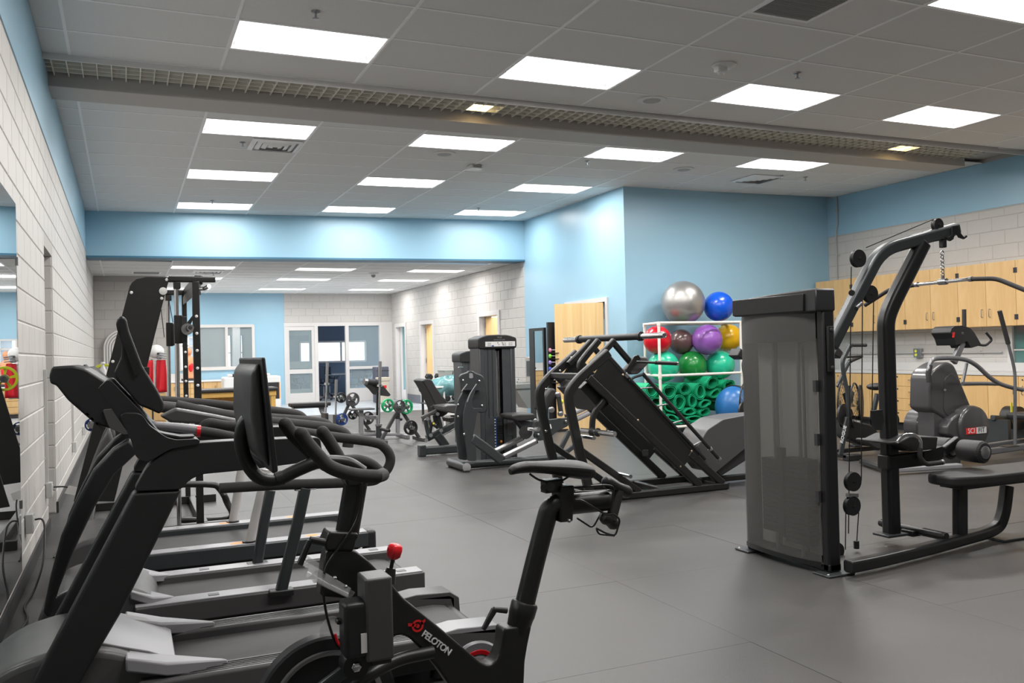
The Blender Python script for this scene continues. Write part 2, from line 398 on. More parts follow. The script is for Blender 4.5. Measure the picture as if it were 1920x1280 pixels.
def tile_mb(mb, x0, x1, y0, y1):
    g = .008
    q = [Vector((x, wy(x, y), ZC+.004)) for x, y in ((x0+g, y0+g), (x1-g, y0+g), (x1-g, y1-g), (x0+g, y1-g))]
    return mb.prism(q, (0, 0, .016))
for t in sorted(tiles, key=lambda t: ppx(((t[0]+t[1])/2, (t[2]+t[3])/2, ZC))[2] if ppx(((t[0]+t[1])/2, (t[2]+t[3])/2, ZC))[2] > 1 else 99):
    d = ppx(((t[0]+t[1])/2, (t[2]+t[3])/2, ZC))
    if d[2] > 2 and -150 < d[0] < 2100 and d[1] > -150 and n < 295: obj('ceiling_tile', tile_mb(MB(), *t), M_ceil, cl); n += 1
    else: tile_mb(rest, *t)
tag(obj('ceiling_tiles', rest, M_ceil, cl), kind='stuff')
g = MB(); z = ZC
for GY in (GYA, GYB):
    for x in GX:
        if x <= XL or x >= XR: continue
        a, b = GY[0], GY[-1]
        if x > XP and b > 12.2: b = 12.4
        g.prism([(x-.012, wy(x, a), z-.002), (x+.012, wy(x, a), z-.002), (x+.012, wy(x, b), z-.002), (x-.012, wy(x, b), z-.002)], (0, 0, .012))
    for y in GY:
        for i in range(len(GX)-1):
            x0, x1 = GX[i], GX[i+1]
            if x0 > XP and y > 12.4: continue
            g.prism([(x0, wy(x0, y)-.012, z-.001), (x1, wy(x1, y)-.012, z-.001), (x1, wy(x1, y)+.012, z-.001), (x0, wy(x0, y)+.012, z-.001)], (0, 0, .01))
obj('ceiling_grid', g, M_grid, cl)
M_diff = mat('lit_diffuser', (1, .985, .97), .5, emit=GLOW)
ORD = ['first', 'second', 'third', 'fourth', 'fifth', 'sixth', 'seventh']
def troffer(x0, x1, y0, y1, zc, label, wf, power):
    cx, cy = (x0+x1)/2, (wf(x0, y0)+wf(x1, y1))/2
    t = thing('ceiling_light', label, 'ceiling light', (cx, cy, zc), 'recessed ceiling lights')
    Q = lambda x, y, z: Vector((x, wf(x, y), z))
    def ring(mb, e0, z0, e1, z1):
        A = [Q(x0+e0, y0+e0, z0), Q(x1-e0, y0+e0, z0), Q(x1-e0, y1-e0, z0), Q(x0+e0, y1-e0, z0)]
        B = [Q(x0+e1, y0+e1, z1), Q(x1-e1, y0+e1, z1), Q(x1-e1, y1-e1, z1), Q(x0+e1, y1-e1, z1)]
        mb.add(A+B, [(i, (i+1) % 4, 4+(i+1) % 4, 4+i) for i in range(4)])
    f = MB(); ring(f, .0, zc, .022, zc); ring(f, .022, zc, .05, zc+.055)
    me = obj('frame', f, M_grid, t, sharp=20)
    d = MB().add([Q(x0+.05, y0+.05, zc+.054), Q(x0+.05, y1-.05, zc+.054), Q(x1-.05, y1-.05, zc+.054), Q(x1-.05, y0+.05, zc+.054)], [(0, 1, 2, 3)])
    obj('diffuser', d, M_diff, t)
    la = bpy.data.lights.new('lamp', 'AREA'); la.shape = 'RECTANGLE'; la.size = (x1-x0)*.86; la.size_y = (y1-y0)*.8; la.energy = power; la.color = (1, .975, .94); la.spread = PI
    lo = bpy.data.objects.new('lamp', la); COL.objects.link(lo); lo.parent = t; lo.location = (0, 0, .03)
for (x0, x1, y0, y1) in sorted(TROF):
    r = min(range(7), key=lambda i: abs(LROWS[i]-y0)); c = LC.index(round((x0-.826)/TX))
    rn = {6: 'row touching blue soffit', 5: 'second row from blue soffit', 4: 'first row beyond the louvers', 3: 'last row before the louvers', 2: 'row above the lat machine', 1: 'added unseen row over the camera', 0: 'rearmost row behind camera'}[r]  # row nearest the camera is unseen, added to brighten the left foreground
    troffer(x0, x1, y0, y1, ZC, 'lit ceiling panel, %s from left wall, %s' % (ORD[c], rn), wy, LIGHT_W*(.72 if r == 6 else 1.0))
# far ceiling
cf = struct('ceiling_2', MB().box((XL-.3, 17.0, ZF+.06), (XP+.25, YF+.3, ZF+.16)), M_mort)
FROW = [(18.0, 18.62), (20.6, 21.2), (23.4, 24.0)]; GYF = [16.2+.62*k for k in range(16)]
def wf2(x, y): return y-.06*(x-4)
rest = MB(); g = MB()
XS = [XL, -.386, .826, 2.038, 3.25, 4.462, 5.674, 6.886, XP]
for i in range(8):
    x0, x1 = XS[i], XS[i+1]
    for y0 in GYF:
        y1 = y0+.62
        if y0 < SOF_L+.1-.101*(x0+.6): continue
        if any(abs((y0+y1)/2-(a+b)/2) < .32 for a, b in FROW) and i in (2, 4, 6): continue
        q = [Vector((x, y, ZF+.004)) for x, y in ((x0+.008, y0+.008), (x1-.008, y0+.008), (x1-.008, y1-.008), (x0+.008, y1-.008))]
        obj('ceiling_tile', MB().prism(q, (0, 0, .016)), M_ceil, cf)
        g.box((x0, y0-.006, ZF-.001), (x1, y0+.006, ZF+.01))
    g.box((x0-.012, SOF_L+.2-.101*(x0+.6), ZF-.002), (x0+.012, YF, ZF+.01))
obj('ceiling_grid', g, M_grid, cf)
for r, (a, b) in enumerate(FROW):
    yy = min(GYF, key=lambda v: abs(v-a))
    for c, i in enumerate((2, 4, 6)):
        x0 = [.826, 3.25, 5.674][c]
        troffer(x0-0, x0+TX, yy, yy+.62, ZF, 'lit panel in far ceiling, %s from left, %s' % (ORD[c], ['row nearest the soffit', 'middle row', 'row furthest back'][r]), lambda x, y: y, LIGHT_W*.70)
# ================================================================ CEILING FITTINGS
# louvered trough
tr = thing('louver_trough', 'long ceiling trough of beige egg-crate louvers crossing the room', 'ceiling louver', (5, 8.7, ZC))
b = MB().box((XL, 8.24, ZC-.015), (10.9, 8.36, ZC+.06)); b.box((XL, 8.24, ZC-.05), (XR, 8.255, ZC+.0))
obj('front_trim', b, M_trim, tr)
obj('rear_beam', MB().box((XL, 8.84, ZC-.11), (11.0, 9.28, ZC+.06)), mat('beige_drywall', (.50, .47, .44), .6), tr, bevel=.004, label='beige boxed beam behind the louvers')
b = MB()
for k in range(1, 4): b.box((XL, 8.36+.12*k-.004, ZC-.01), (10.95, 8.36+.12*k+.004, ZC+.055))
x = XL+.06
while x < 10.9: b.box((x-.004, 8.36, ZC-.01), (x+.004, 8.84, ZC+.055)); x += .118
tag(obj('louver_grid', b, mat('louver_plastic', (.80, .77, .68), .5), tr), kind='stuff')
obj('trough_back', MB().box((XL, 8.3, ZC+.058), (11, 8.9, ZC+.06)), M_dark, tr)
for px, nm in ((918, 'middle'), (1720, 'right end')):
    p = atz(px, 190 if px < 1000 else 270, ZC); x = p.x
    t = thing('trough_lamp', 'warm lamp glowing above the louvers, %s' % ('over the room middle' if px < 1000 else 'near the right wall'), 'lamp', (x, 8.62, ZC+.03))
    obj('bulb', MB().box((x-.14, 8.56, ZC+.05), (x+.14, 8.68, ZC+.056)), mat('warm_glow', (1, .80, .42), .5, emit=7), t)
    la = bpy.data.lights.new('bulb_light', 'AREA'); la.size = .2; la.energy = 6; la.color = (1, .72, .35)
    lo = bpy.data.objects.new('bulb_light', la); COL.objects.link(lo); lo.parent = t; lo.location = (0, 0, .02)
# square diffusers, return grille
def diffuser(x0, x1, y0, y1, z, label, grille=False):
    t = thing('air_vent', label, 'air vent', ((x0+x1)/2, (y0+y1)/2, z), 'ceiling air vents')
    if grille:
        obj('frame', MB().box((x0, y0, z-.006), (x1, y0+.03, z+.004)).box((x0, y1-.03, z-.006), (x1, y1, z+.004)).box((x0, y0, z-.006), (x0+.03, y1, z+.004)).box((x1-.03, y0, z-.006), (x1, y1, z+.004)), M_grid, t)
        b = MB(); n = 30
        for k in range(n): yy = y0+.03+(y1-y0-.06)*k/n; b.box((x0+.03, yy, z-.003), (x1-.03, yy+.008, z+.003))
        tag(obj('slats', b, mat('grille_grey', (.34, .34, .33), .6), t), kind='stuff'); obj('backing', MB().box((x0+.02, y0+.02, z+.0035), (x1-.02, y1-.02, z+.004)), M_dark, t); return
    cx, cy = (x0+x1)/2, (y0+y1)/2
    obj('backing', MB().box((x0+.01, y0+.01, z-.003), (x1-.01, y1-.01, z+.002)), mat('vent_back', (.45, .45, .46), .6), t)
    for k in range(4):
        s0 = (x1-x0)/2*(1-k*.24); s1 = s0-.055; b = MB()
        A = [Vector((cx+i*s0, cy+j*s0*(y1-y0)/(x1-x0), z-.004-.003*k)) for i, j in ((-1, -1), (1, -1), (1, 1), (-1, 1))]
        B = [Vector((cx+i*s1, cy+j*s1*(y1-y0)/(x1-x0), z-.022-.003*k)) for i, j in ((-1, -1), (1, -1), (1, 1), (-1, 1))]
        b.add(A+B, [(i, (i+1) % 4, 4+(i+1) % 4, 4+i) for i in range(4)]); obj('louver_ring', b, M_grid, t)
diffuser(1.42, 2.02, 10.68, 11.28, ZC, 'square white ceiling air diffuser beside the leftmost light row')
diffuser(8.75, 9.35, 10.66, 11.26, ZC, 'square ceiling air diffuser above the blue alcove wall')
diffuser(4.46, 5.06, 4.87, 5.47, ZC, 'grey slotted return air grille at the top of the picture', True)
diffuser(1.3, 1.9, 18.85, 19.45, ZF, 'square air diffuser in the low far ceiling')
diffuser(.15, .7, 19.4, 19.9, ZF, 'dark slotted grille in the far ceiling corner', True)
# sprinklers
def sprinkler(px, py, zc, label):
    p = atz(px, py, zc); t = thing('sprinkler_head', label, 'sprinkler', p, 'ceiling sprinklers')
    obj('escutcheon', MB().lathe(p, (0, 0, -1), [(-.002, .035), (.006, .033), (.012, .018)], 16), M_steel, t)
    obj('deflector', MB().cyl(p+Vector((0, 0, -.01)), p+Vector((0, 0, -.05)), .008, seg=8).lathe(p, (0, 0, -1), [(.05, .024), (.054, .026), (.056, .01)], 14), M_steel, t)
for i, (px, py) in enumerate([(592, 22), (1495, 137), (455, 267), (398, 376), (1101, 302), (1510, 332), (897, 390), (1465, 329)]):
    sprinkler(px, py, ZC, 'small steel sprinkler head %s' % ['at the top beside the nearest left light', 'near the smoke detector', 'left of the square diffuser', 'at the light row touching the soffit, left', 'left of the third light beyond louvers', 'over the alcove near the corner', 'by the soffit near the right end', 'under the diffuser above the alcove'][i])
sprinkler(400, 512, ZF, 'small sprinkler head in the low far ceiling')
# smoke detectors, speakers, exit device
def disc(name, px, py, zc, r, h, label, cat, m, dark=None):
    p = atz(px, py, zc); t = thing(name, label, cat, p)
    obj('rim', MB().lathe(p, (0, 0, -1), [(-.002, r), (.008, r), (h*.5, r*.92), (h, r*.7), (h, .01)], 28), m, t)
    if dark: obj('grille', MB().lathe(p, (0, 0, -1), [(h, r*.62), (h+.003, r*.6), (h+.004, .01)], 24), dark, t)
    return t, p
disc('ceiling_speaker', 1222, 187, ZC, .15, .012, 'round flush ceiling speaker just before the louvered trough', 'speaker', M_trim, mat('speaker_grey', (.45, .44, .43), .7))
disc('ceiling_speaker', 833, 288, ZC, .15, .012, 'round ceiling speaker below the second light of the row beyond the louvers', 'speaker', M_trim, mat('speaker_grey', (.45, .44, .43), .7))
disc('ceiling_speaker', 1282, 317, ZC, .15, .012, 'round ceiling speaker nearest the alcove wall', 'speaker', M_trim, mat('speaker_grey', (.45, .44, .43), .7))
t, p = disc('smoke_detector', 1358, 122, ZC, .11, .03, 'white fire alarm with a clear strobe on the ceiling', 'alarm', M_white)
obj('strobe', MB().box(p+Vector((-.10, -.05, -.075)), p+Vector((.0, .03, -.02))), M_white, t, bevel=.01)
obj('strobe_lens', MB().sphere(p+Vector((-.05, -.01, -.08)), .04, 16, 8, (1, .8, .6)), M_clear, t)
p = atz(890, 311, ZC); t = thing('ceiling_sensor', 'small white box sensor on the ceiling beyond the louvers', 'sensor', p)
obj('housing', MB().box(p+Vector((-.09, -.1, -.05)), p+Vector((.09, .1, 0))), M_white, t, bevel=.012); obj('lens', MB().box(p+Vector((-.06, -.105, -.04)), p+Vector((.06, -.099, -.012))), M_lgrey, t)
t, p = disc('smoke_detector', 700, 512, ZF, .12, .04, 'round white detector in the low far ceiling', 'alarm', M_white)
obj('strobe', MB().sphere(p+Vector((0, 0, -.05)), .05, 14, 8), M_lgrey, t)
# ================================================================ LEFT WALL
mi = thing('wall_mirror', 'tall frameless mirror fixed to the left block wall', 'mirror', (XL+.02, 3.5, .15))
obj('glass', MB().box((XL+.008, Y0+.5, .13), (XL+.014, 6.0, 2.32)), M_mirror, mi)
for z in (.5, 1.95): obj('clip', MB().box((XL+.008, 5.985, z), (XL+.022, 6.015, z+.05)), M_steel, mi)
def outlet(p, n, u, label, raceway=0, m=M_white, kind='outlet'):
    n = Vector(n); u = Vector(u); p = Vector(p); t = thing('wall_outlet', label, 'outlet', p)
    b = MB().prism([p+u*a+Vector((0, 0, c)) for a, c in ((-.04, -.06), (.04, -.06), (.04, .06), (-.04, .06))], n*.045); obj('box', b, m, t, bevel=.004)
    for s in (-1, 1):
        b = MB().prism([p+n*.045+u*a+Vector((0, 0, s*.025+c)) for a, c in ((-.016, -.014), (.016, -.014), (.016, .014), (-.016, .014))], n*.003); obj('socket', b, M_dark if m is M_white else M_white, t)
    if raceway: obj('raceway', MB().prism([p+u*a+Vector((0, 0, c)) for a, c in ((-.015, .06), (.015, .06), (.015, raceway), (-.015, raceway))], n*.02), m, t)
M_out = mat('outlet_paint', (.52, .52, .51), .45)
outlet((XL+.008, 6.30, .36), (1, 0, 0), (0, 1, 0), 'wall outlet beside the mirror with a black plug', 0, M_out)
outlet((XL+.008, 7.85, .36), (1, 0, 0), (0, 1, 0), 'wall outlet by the doorway with a vertical cable raceway', .95, M_out)
outlet((XL+.008, 11.6, .36), (1, 0, 0), (0, 1, 0), 'wall outlet beyond the doorway, behind the treadmills', .8, M_out)
outlet((XL+.008, 14.2, .36), (1, 0, 0), (0, 1, 0), 'small wall outlet far along the left wall, nearer one', 0, M_out)
outlet((XL+.008, 15.6, .36), (1, 0, 0), (0, 1, 0), 'small wall outlet far along the left wall, further one', 0, M_out)
def cable(pts, r, label, plug=None):
    o = obj('power_cable', MB().tube(smooth_path(pts, 6), r, 8), M_satin); tag(o, label, 'cable'); return o
cable([(XL+.06, 6.30, .38), (XL+.10, 6.28, .38), (XL+.12, 6.2, .33), (XL+.12, 6.05, .16), (XL+.08, 5.9, .02), (XL+.06, 5.6, .012), (XL+.10, 5.3, .012), (XL+.06, 4.9, .012), (XL+.10, 4.6, .012)], .006, 'black cable hanging from the outlet beside the mirror')
cable([(XL+.06, 7.85, .38), (XL+.16, 7.84, .37), (XL+.22, 7.8, .3), (XL+.2, 7.7, .1), (XL+.15, 7.4, .012), (XL+.12, 6.9, .012)], .006, 'black cable hanging from the outlet by the doorway')
t = tag(obj('cable_tag', MB().prism([(XL+.14, 7.80, .33), (XL+.24, 7.80, .30), (XL+.26, 7.80, .36), (XL+.17, 7.80, .39)], (0, .003, 0)), M_white), 'white paper tag on the cable by the doorway', 'tag')
# ================================================================ RIGHT WALL CABINETS
xc, xu = 10.94, 11.20
def handle(parent, p, v, n, l=.11):
    v, n, p = Vector(v), Vector(n), Vector(p)
    obj('handle', MB().tube(fillet([p-v*l/2, p-v*l/2+n*.03, p+v*l/2+n*.03, p+v*l/2], .012, 3), .005, 8), M_steel, parent)
def hinge(parent, p): obj('hinge', MB().box(Vector(p)+Vector((-.008, -.012, -.035)), Vector(p)+Vector((0, .012, .035))), M_dark, parent)
ub, ut = 1.55, 2.45
edges = [12.06, 11.23, 10.13, 9.17, 8.25, 7.33, 6.4]
names = ['beside the blue corner', 'second from the blue corner', 'third from the blue corner', 'above the wall outlet', 'above the stepper console', 'at the right picture edge']
for i in range(len(edges)-1):
    y1, y0 = edges[i], edges[i+1]
    t = thing('upper_cabinet', 'maple wall cabinet with two doors, %s' % names[i], 'cabinet', (xu, (y0+y1)/2, ub), 'maple wall cabinets')
    obj('body', MB().box((xu, y0+.002, ub), (XR-.006, y1-.002, ut)), M_maple, t)
    ym = (y0+y1)/2
    for a, b_, hy, gy in ((ym, y1, ym+.06, y1), (y0, ym, ym-.06, y0)):
        d = obj('door', MB().box((xu-.02, a+.0025, ub+.003), (xu-.001, b_-.0025, ut-.003)), M_maple, t, bevel=.0015, origin=(xu, (a+b_)/2, ub))
        handle(d, (xu-.02, hy, ub+.19), (0, 0, 1), (-1, 0, 0))
        for z in (ub+.12, ut-.14): hinge(d, (xu-.02, gy+(.014 if gy == y0 else -.014), z))
zc_ = .91
spans = [(11.36+.5, 10.64, 'door'), (10.64, 9.51, 'drawer'), (9.51, 8.52, 'door'), (8.52, 7.6, 'door'), (7.6, 6.6, 'door')]
nm2 = ['maple base cabinet with tall doors by the alcove corner', 'maple base cabinet with four wide drawers', 'maple base cabinet behind the grey stepper', 'maple base cabinet below the wall window', 'maple base cabinet at the right picture edge']
for (y1, y0, kd), lb in zip(spans, nm2):
    t = thing('base_cabinet', lb, 'cabinet', (xc, (y0+y1)/2, 0), 'maple base cabinets')
    obj('body', MB().box((xc, y0+.002, .12), (XR-.006, y1-.002, .87)), M_maple, t)
    obj('plinth', MB().box((xc+.06, y0, 0), (XR-.006, y1, .12)), M_dark, t)
    if kd == 'drawer':
        for k in range(4):
            z1 = .865-k*.186; z0_ = z1-.182
            d = obj('drawer', MB().box((xc-.02, y0+.003, z0_), (xc-.001, y1-.003, z1)), M_maple, t, bevel=.0015, origin=(xc, (y0+y1)/2, z0_))
            for yy in (y0+.28, y1-.28): handle(d, (xc-.02, yy, z0_+.1), (0, 1, 0), (-1, 0, 0), .13)
            obj('lock', MB().cyl((xc-.02, (y0+y1)/2, z1-.04), (xc-.026, (y0+y1)/2, z1-.04), .012, seg=12), M_dark, d)
    else:
        ym = (y0+y1)/2
        for a, b_, hy in ((ym, y1, ym+.06), (y0, ym, ym-.06)):
            d = obj('door', MB().box((xc-.02, a+.003, .123), (xc-.001, b_-.003, .865)), M_maple, t, bevel=.0015, origin=(xc, (a+b_)/2, .12))
            handle(d, (xc-.02, hy, .68), (0, 0, 1), (-1, 0, 0)); obj('lock', MB().cyl((xc-.02, hy, .82), (xc-.026, hy, .82), .01, seg=12), M_dark, d)
t = thing('countertop', 'long pale grey countertop with backsplash on the maple base cabinets', 'countertop', (11.2, 9.2, .87))
obj('top', MB().box((xc-.03, 6.6, .872), (XR-.006, 11.9, .91)), mat('laminate', (.62, .61, .60), .35), t, bevel=.004)
obj('backsplash', MB().box((XR-.03, 6.6, .91), (XR-.008, 11.9, 1.03)), mat('laminate', (.62, .61, .60), .35), t, bevel=.002)
# conduit, wall box
M_cond = mat('conduit_paint', (.42, .42, .42), .45)
t = thing('conduit', 'vertical painted conduit pipe in the corner of the alcove wall', 'conduit', (XR-.03, 11.9, 2.45))
obj('pipe', MB().tube([(XR-.03, 11.9, 2.46), (XR-.03, 11.9, 3.35), (XR-.03, 11.86, 3.45), (XR-.03, 11.86, ZC)], .013, 10), M_cond, t)
for z in (2.9, 3.7): obj('clamp', MB().box((XR-.02, 11.83, z), (XR-.006, 11.93, z+.02)), M_cond, t)
t = thing('conduit', 'horizontal conduit running along the wall above the counter', 'conduit', (XR-.03, 10.5, 1.18))
obj('pipe', MB().tube([(XR-.03, 11.95, 1.18), (XR-.03, 8.75, 1.18)], .012, 10), M_cond, t)
for y in (11.2, 9.1): obj('clamp', MB().box((XR-.02, y, 1.155), (XR-.006, y+.02, 1.205)), M_cond, t)
t = thing('outlet_box', 'grey metal outlet box with yellow sockets above the drawers', 'outlet', (XR-.06, 10.2, 1.12))
obj('box', MB().box((XR-.07, 10.13, 1.11), (XR-.008, 10.27, 1.25)), M_steel, t, bevel=.004)
for z in (1.15, 1.21): obj('socket', MB().cyl((XR-.07, 10.22, z), (XR-.076, 10.22, z), .022, seg=14), M_yel, t)
# window in the right wall
wi = struct('window_1', MB().box((XR-.01, WY0-.06, WZ0-.06), (XR+.05, WY0+.02, WZ1+.06)).box((XR-.01, WY1-.02, WZ0-.06), (XR+.05, WY1+.06, WZ1+.06)).box((XR-.01, WY0, WZ1-.02), (XR+.05, WY1, WZ1+.06)).box((XR-.02, WY0-.06, WZ0-.06), (XR+.05, WY1+.06, WZ0)).box((XR+.02, 7.98, WZ0), (XR+.05, 8.02, WZ1)), M_frame)
obj('pane', MB().box((XR+.03, WY0, WZ0), (XR+.035, 7.98, WZ1)), mat('teal_glass', (.12, .22, .22), .05, spec=.6), wi); obj('pane', MB().box((XR+.03, 8.02, WZ0), (XR+.035, WY1, WZ1)), mat('teal_glass', (.12, .22, .22), .05, spec=.6), wi)
obj('rail', MB().box((XR+.01, WY0, 1.2), (XR+.03, WY1, 1.222)), M_frame, wi)
# ================================================================ FAR ROOM SHELL
M_oblue = mat('office_blue_wall', (.10, .155, .235), .5); M_ogrey = mat('office_grey', (.22, .23, .25), .6)
b = MB()

YO = 30.5
p0, p1 = aty(563, 679, YO), aty(685, 640, YO)
b.box((3.9, YO, 0), (p0.x, YO+.2, 3.2)).box((p1.x, YO, 0), (9.4, YO+.2, 3.2)).box((p0.x, YO, 0), (p1.x, YO+.2, p0.z)).box((p0.x, YO, p1.z), (p1.x, YO+.2, 3.2))
struct('wall_office_back', b, M_oblue)
struct('wall_office_left', MB().box((3.9, YF+.25, 0), (4.1, YO, 3.2)), M_oblue); struct('wall_office_right', MB().box((9.2, YF+.25, 0), (9.4, YO, 3.2)).box((XP+.25, YF+.05, 0), (9.2, YF+.25, 3.2)), M_oblue)
struct('ceiling_office', MB().box((1.8, YF+.25, 3.1), (9.4, YO+.2, 3.2)), M_ogrey)
w2 = MB(); xs = [p0.x, p0.x+(p1.x-p0.x)*.26, p0.x+(p1.x-p0.x)*.62, p1.x]
for x in xs: w2.box((x-.03, YO-.02, p0.z), (x+.03, YO+.08, p1.z))
w2.box((p0.x, YO-.03, p0.z-.04), (p1.x, YO+.08, p0.z+.02)).box((p0.x, YO-.02, p1.z-.02), (p1.x, YO+.08, p1.z+.04))
wi = struct('window_2', w2, M_frame)
for i in range(3): obj('pane', MB().box((xs[i]+.03, YO+.03, p0.z+.02), (xs[i+1]-.03, YO+.035, p1.z-.02)), M_glass, wi)
# glazed screen of the office
gx = [4.16, 5.04, 5.93, 6.97]; zt = 2.30; gy = YF
b = MB()
for x, hw in ((4.18, .03), (5.06, .05), (5.96, .05), (6.98, .05)): b.box((x-hw, gy-.02, 0), (x+hw, gy+.1, zt))
b.box((4.15, gy-.02, zt-.08), (XP, gy+.1, zt+.02)).box((7.0, gy-.01, 0), (XP, gy+.1, zt))
scn = struct('window_3', b, M_frame)
struct('window_sill_office', MB().box((6.0, gy-.02, 0), (6.98, gy+.1, .38)), M_frame)
obj('rail', MB().box((6.0, gy-.01, .94), (6.98, gy+.08, 1.02)), M_frame, scn)
for a, c, z0_, z1_ in ((6.01, 6.93, 1.02, zt-.08), (6.01, 6.93, .38, .94)): obj('pane', MB().box((a, gy+.03, z0_), (c, gy+.04, z1_)), M_glass, scn)
dr = struct('door_1', MB().box((4.21, gy, 0), (4.29, gy+.06, zt-.08)).box((4.93, gy, 0), (5.01, gy+.06, zt-.08)).box((4.21, gy, 0), (5.01, gy+.06, .3)).box((4.21, gy, .86), (5.01, gy+.06, .98)).box((4.21, gy, zt-.2), (5.01, gy+.06, zt-.08)), M_frame)
obj('pane', MB().box((4.29, gy+.02, .3), (4.93, gy+.03, .86)), M_glass, dr); obj('pane', MB().box((4.29, gy+.02, .98), (4.93, gy+.03, zt-.2)), M_glass, dr)
# an inner door seen through the glazing, partly open
t = thing('inner_door', 'grey framed glass door standing open inside the office', 'door', (4.5, 27.4, 0))
obj('leaf_frame', MB().box((4.42, 27.4, 0), (4.56, 27.45, 2.15)).box((5.2, 27.4, 0), (5.32, 27.45, 2.15)).box((4.42, 27.4, 0), (5.32, 27.45, .35)).box((4.42, 27.4, .98), (5.32, 27.45, 1.2)).box((4.42, 27.4, 2.0), (5.32, 27.45, 2.15)), mat('sage_grey', (.30, .36, .34), .5), t)
obj('handle', MB().cyl((4.48, 27.4, 1.05), (4.48, 27.34, 1.05), .03), M_steel, t)
# side window of the far blue wall and the room behind it
b = MB()
for x in (xa, 2.58, xb): b.box((x-.035, YF-.03, 1.1), (x+.035, YF+.1, 2.27))
b.box((xa, YF-.03, 2.21), (xb, YF+.1, 2.29)).box((xa-.03, YF-.05, 1.03), (xb+.03, YF+.1, 1.12))
wi = struct('window_4', b, M_frame)
for a, c in ((xa+.035, 2.545), (2.615, xb-.035)): obj('pane', MB().box((a, YF+.03, 1.12), (c, YF+.035, 2.21)), M_glass, wi)
YG = 28.6
b = MB(); xs_ = [(aty(425, 650, YG).x, aty(433, 650, YG).x), (aty(451, 650, YG).x, aty(455, 650, YG).x)]
xx = 1.8
for s0, s1 in xs_: b.box((xx, YG, 0), (s0, YG+.2, 3.2)); xx = s1
b.box((xx, YG, 0), (3.9, YG+.2, 3.2))
for s0, s1 in xs_: b.box((s0, YG, 2.05), (s1, YG+.2, 3.2)).box((s0, YG, 0), (s1, YG+.2, .6))
struct('wall_corridor_back', b, mat('corridor_grey', (.36, .36, .35), .6)); struct('wall_corridor_left', MB().box((1.79, YF+.25, 0), (1.83, YG+.2, 3.2)), M_ogrey)
for (s0, s1), nm in zip(xs_, ('window_5', 'window_6')): struct(nm, MB().box((s0-.02, YG-.02, .6), (s0+.02, YG+.05, 2.05)).box((s1-.02, YG-.02, .6), (s1+.02, YG+.05, 2.05)).box((s0, YG-.01, 1.5), (s1, YG+.05, 1.53)).box((s0, YG-.01, .95), (s1, YG+.05, .98)), mat('bronze_frame', (.1, .08, .05), .5))
tag(obj('pilaster', MB().box((aty(436, 650, YG-.5).x, YG-.6, 0), (aty(450, 650, YG-.5).x, YG-.3, 3.1)), M_trim), 'pale square column seen through the far interior window', 'column')
# bright window left of it, in the far blue wall
# ================================================================ DOORS IN THE FAR RIGHT WALL
struct('wall_hall', MB().box((XP+1.7, 16.2, 0), (XP+1.8, 26.5, 3.2)).box((XP+.25, 16.1, 0), (XP+1.7, 16.2, 3.2)), M_trim); struct('ceiling_hall', MB().box((XP+.25, 16.2, 3.1), (XP+1.7, 26.5, 3.2)), M_ogrey)
for k, (a, c, zt_) in enumerate(PD):
    d = struct('door_%d' % (k+2), MB().box((XP-.03, a-.08, 0), (XP+.27, a+.02, zt_+.08)).box((XP-.03, c-.02, 0), (XP+.27, c+.09, zt_+.08)).box((XP-.03, a+.021, zt_-.02), (XP+.27, c-.021, zt_+.08)), M_frame)
    if k < 2:
        lf = obj('door_leaf', MB().box((XP+.12, c-.075, .01), (XP+1.05, c-.03, zt_-.03)), M_door, d)
        for z in (.3, 1.1, 1.9): obj('hinge', MB().cyl((XP+.105, c-.05, z), (XP+.105, c-.05, z+.12), .012, seg=8), M_steel, lf)
    else:
        lf = obj('door_leaf', MB().box((XP+.1, c-.08, .01), (XP+.16, c-.03, zt_-.03)).box((XP+.95, c-.08, .01), (XP+1.01, c-.03, zt_-.03)).box((XP+.1, c-.08, .01), (XP+1.01, c-.03, .3)), M_frame, d)
        obj('pane', MB().box((XP+.16, c-.06, .3), (XP+.95, c-.055, zt_-.03)), mat('teal_pane', (.25, .42, .45), .1), lf)
# wooden door standing open in front of the blue partition
fr = struct('door_5', MB().box((XP-.03, DB0-.07, 0), (XP+.21, DB0, 2.22)).box((XP-.03, DB1, 0), (XP+.21, DB1+.07, 2.22)).box((XP-.03, DB0, 2.15), (XP+.21, DB1, 2.22)), M_frame)
H0 = Vector((XP-.04, DB0+.03, .01)); E_ = atz(1040, 571, 2.13); E_.z = .01
dv = (E_-H0).normalized(); nv = Vector((-dv.y, dv.x, 0))
lf = obj('door_leaf', MB().prism([H0, H0+dv*(E_-H0).length, E_+nv*.045, H0+nv*.045], (0, 0, 2.125)), M_door, fr, origin=H0, label='wide pale wooden door leaf swung open')
for z in (.25, 1.05, 1.85): obj('hinge', MB().cyl(H0+Vector((-.0, -.0, z)), H0+Vector((0, 0, z+.13)), .014, seg=10), M_steel, lf)

for (x0_, x1_, y0_, y1_, z_, lb_, pw) in ((XP+.4, XP+1.6, 17.1, 17.7, 3.09, 'unseen panel added to light the hall behind the nearest far doorway', 60), (XP+.4, XP+1.6, 21.5, 22.1, 3.09, 'unseen panel added to light the hall behind the further doorways', 60), (2.1, 3.3, 26.6, 27.2, 3.09, 'unseen panel added to light the room behind the interior window', 34), (5.6, 6.8, 27.6, 28.2, 3.09, 'unseen panel added to light the glazed office', 14)):  # unseen lamps added to brighten the hall, back room and office
    troffer(x0_, x1_, y0_, y1_, z_-.06, lb_, lambda x, y: y, pw)
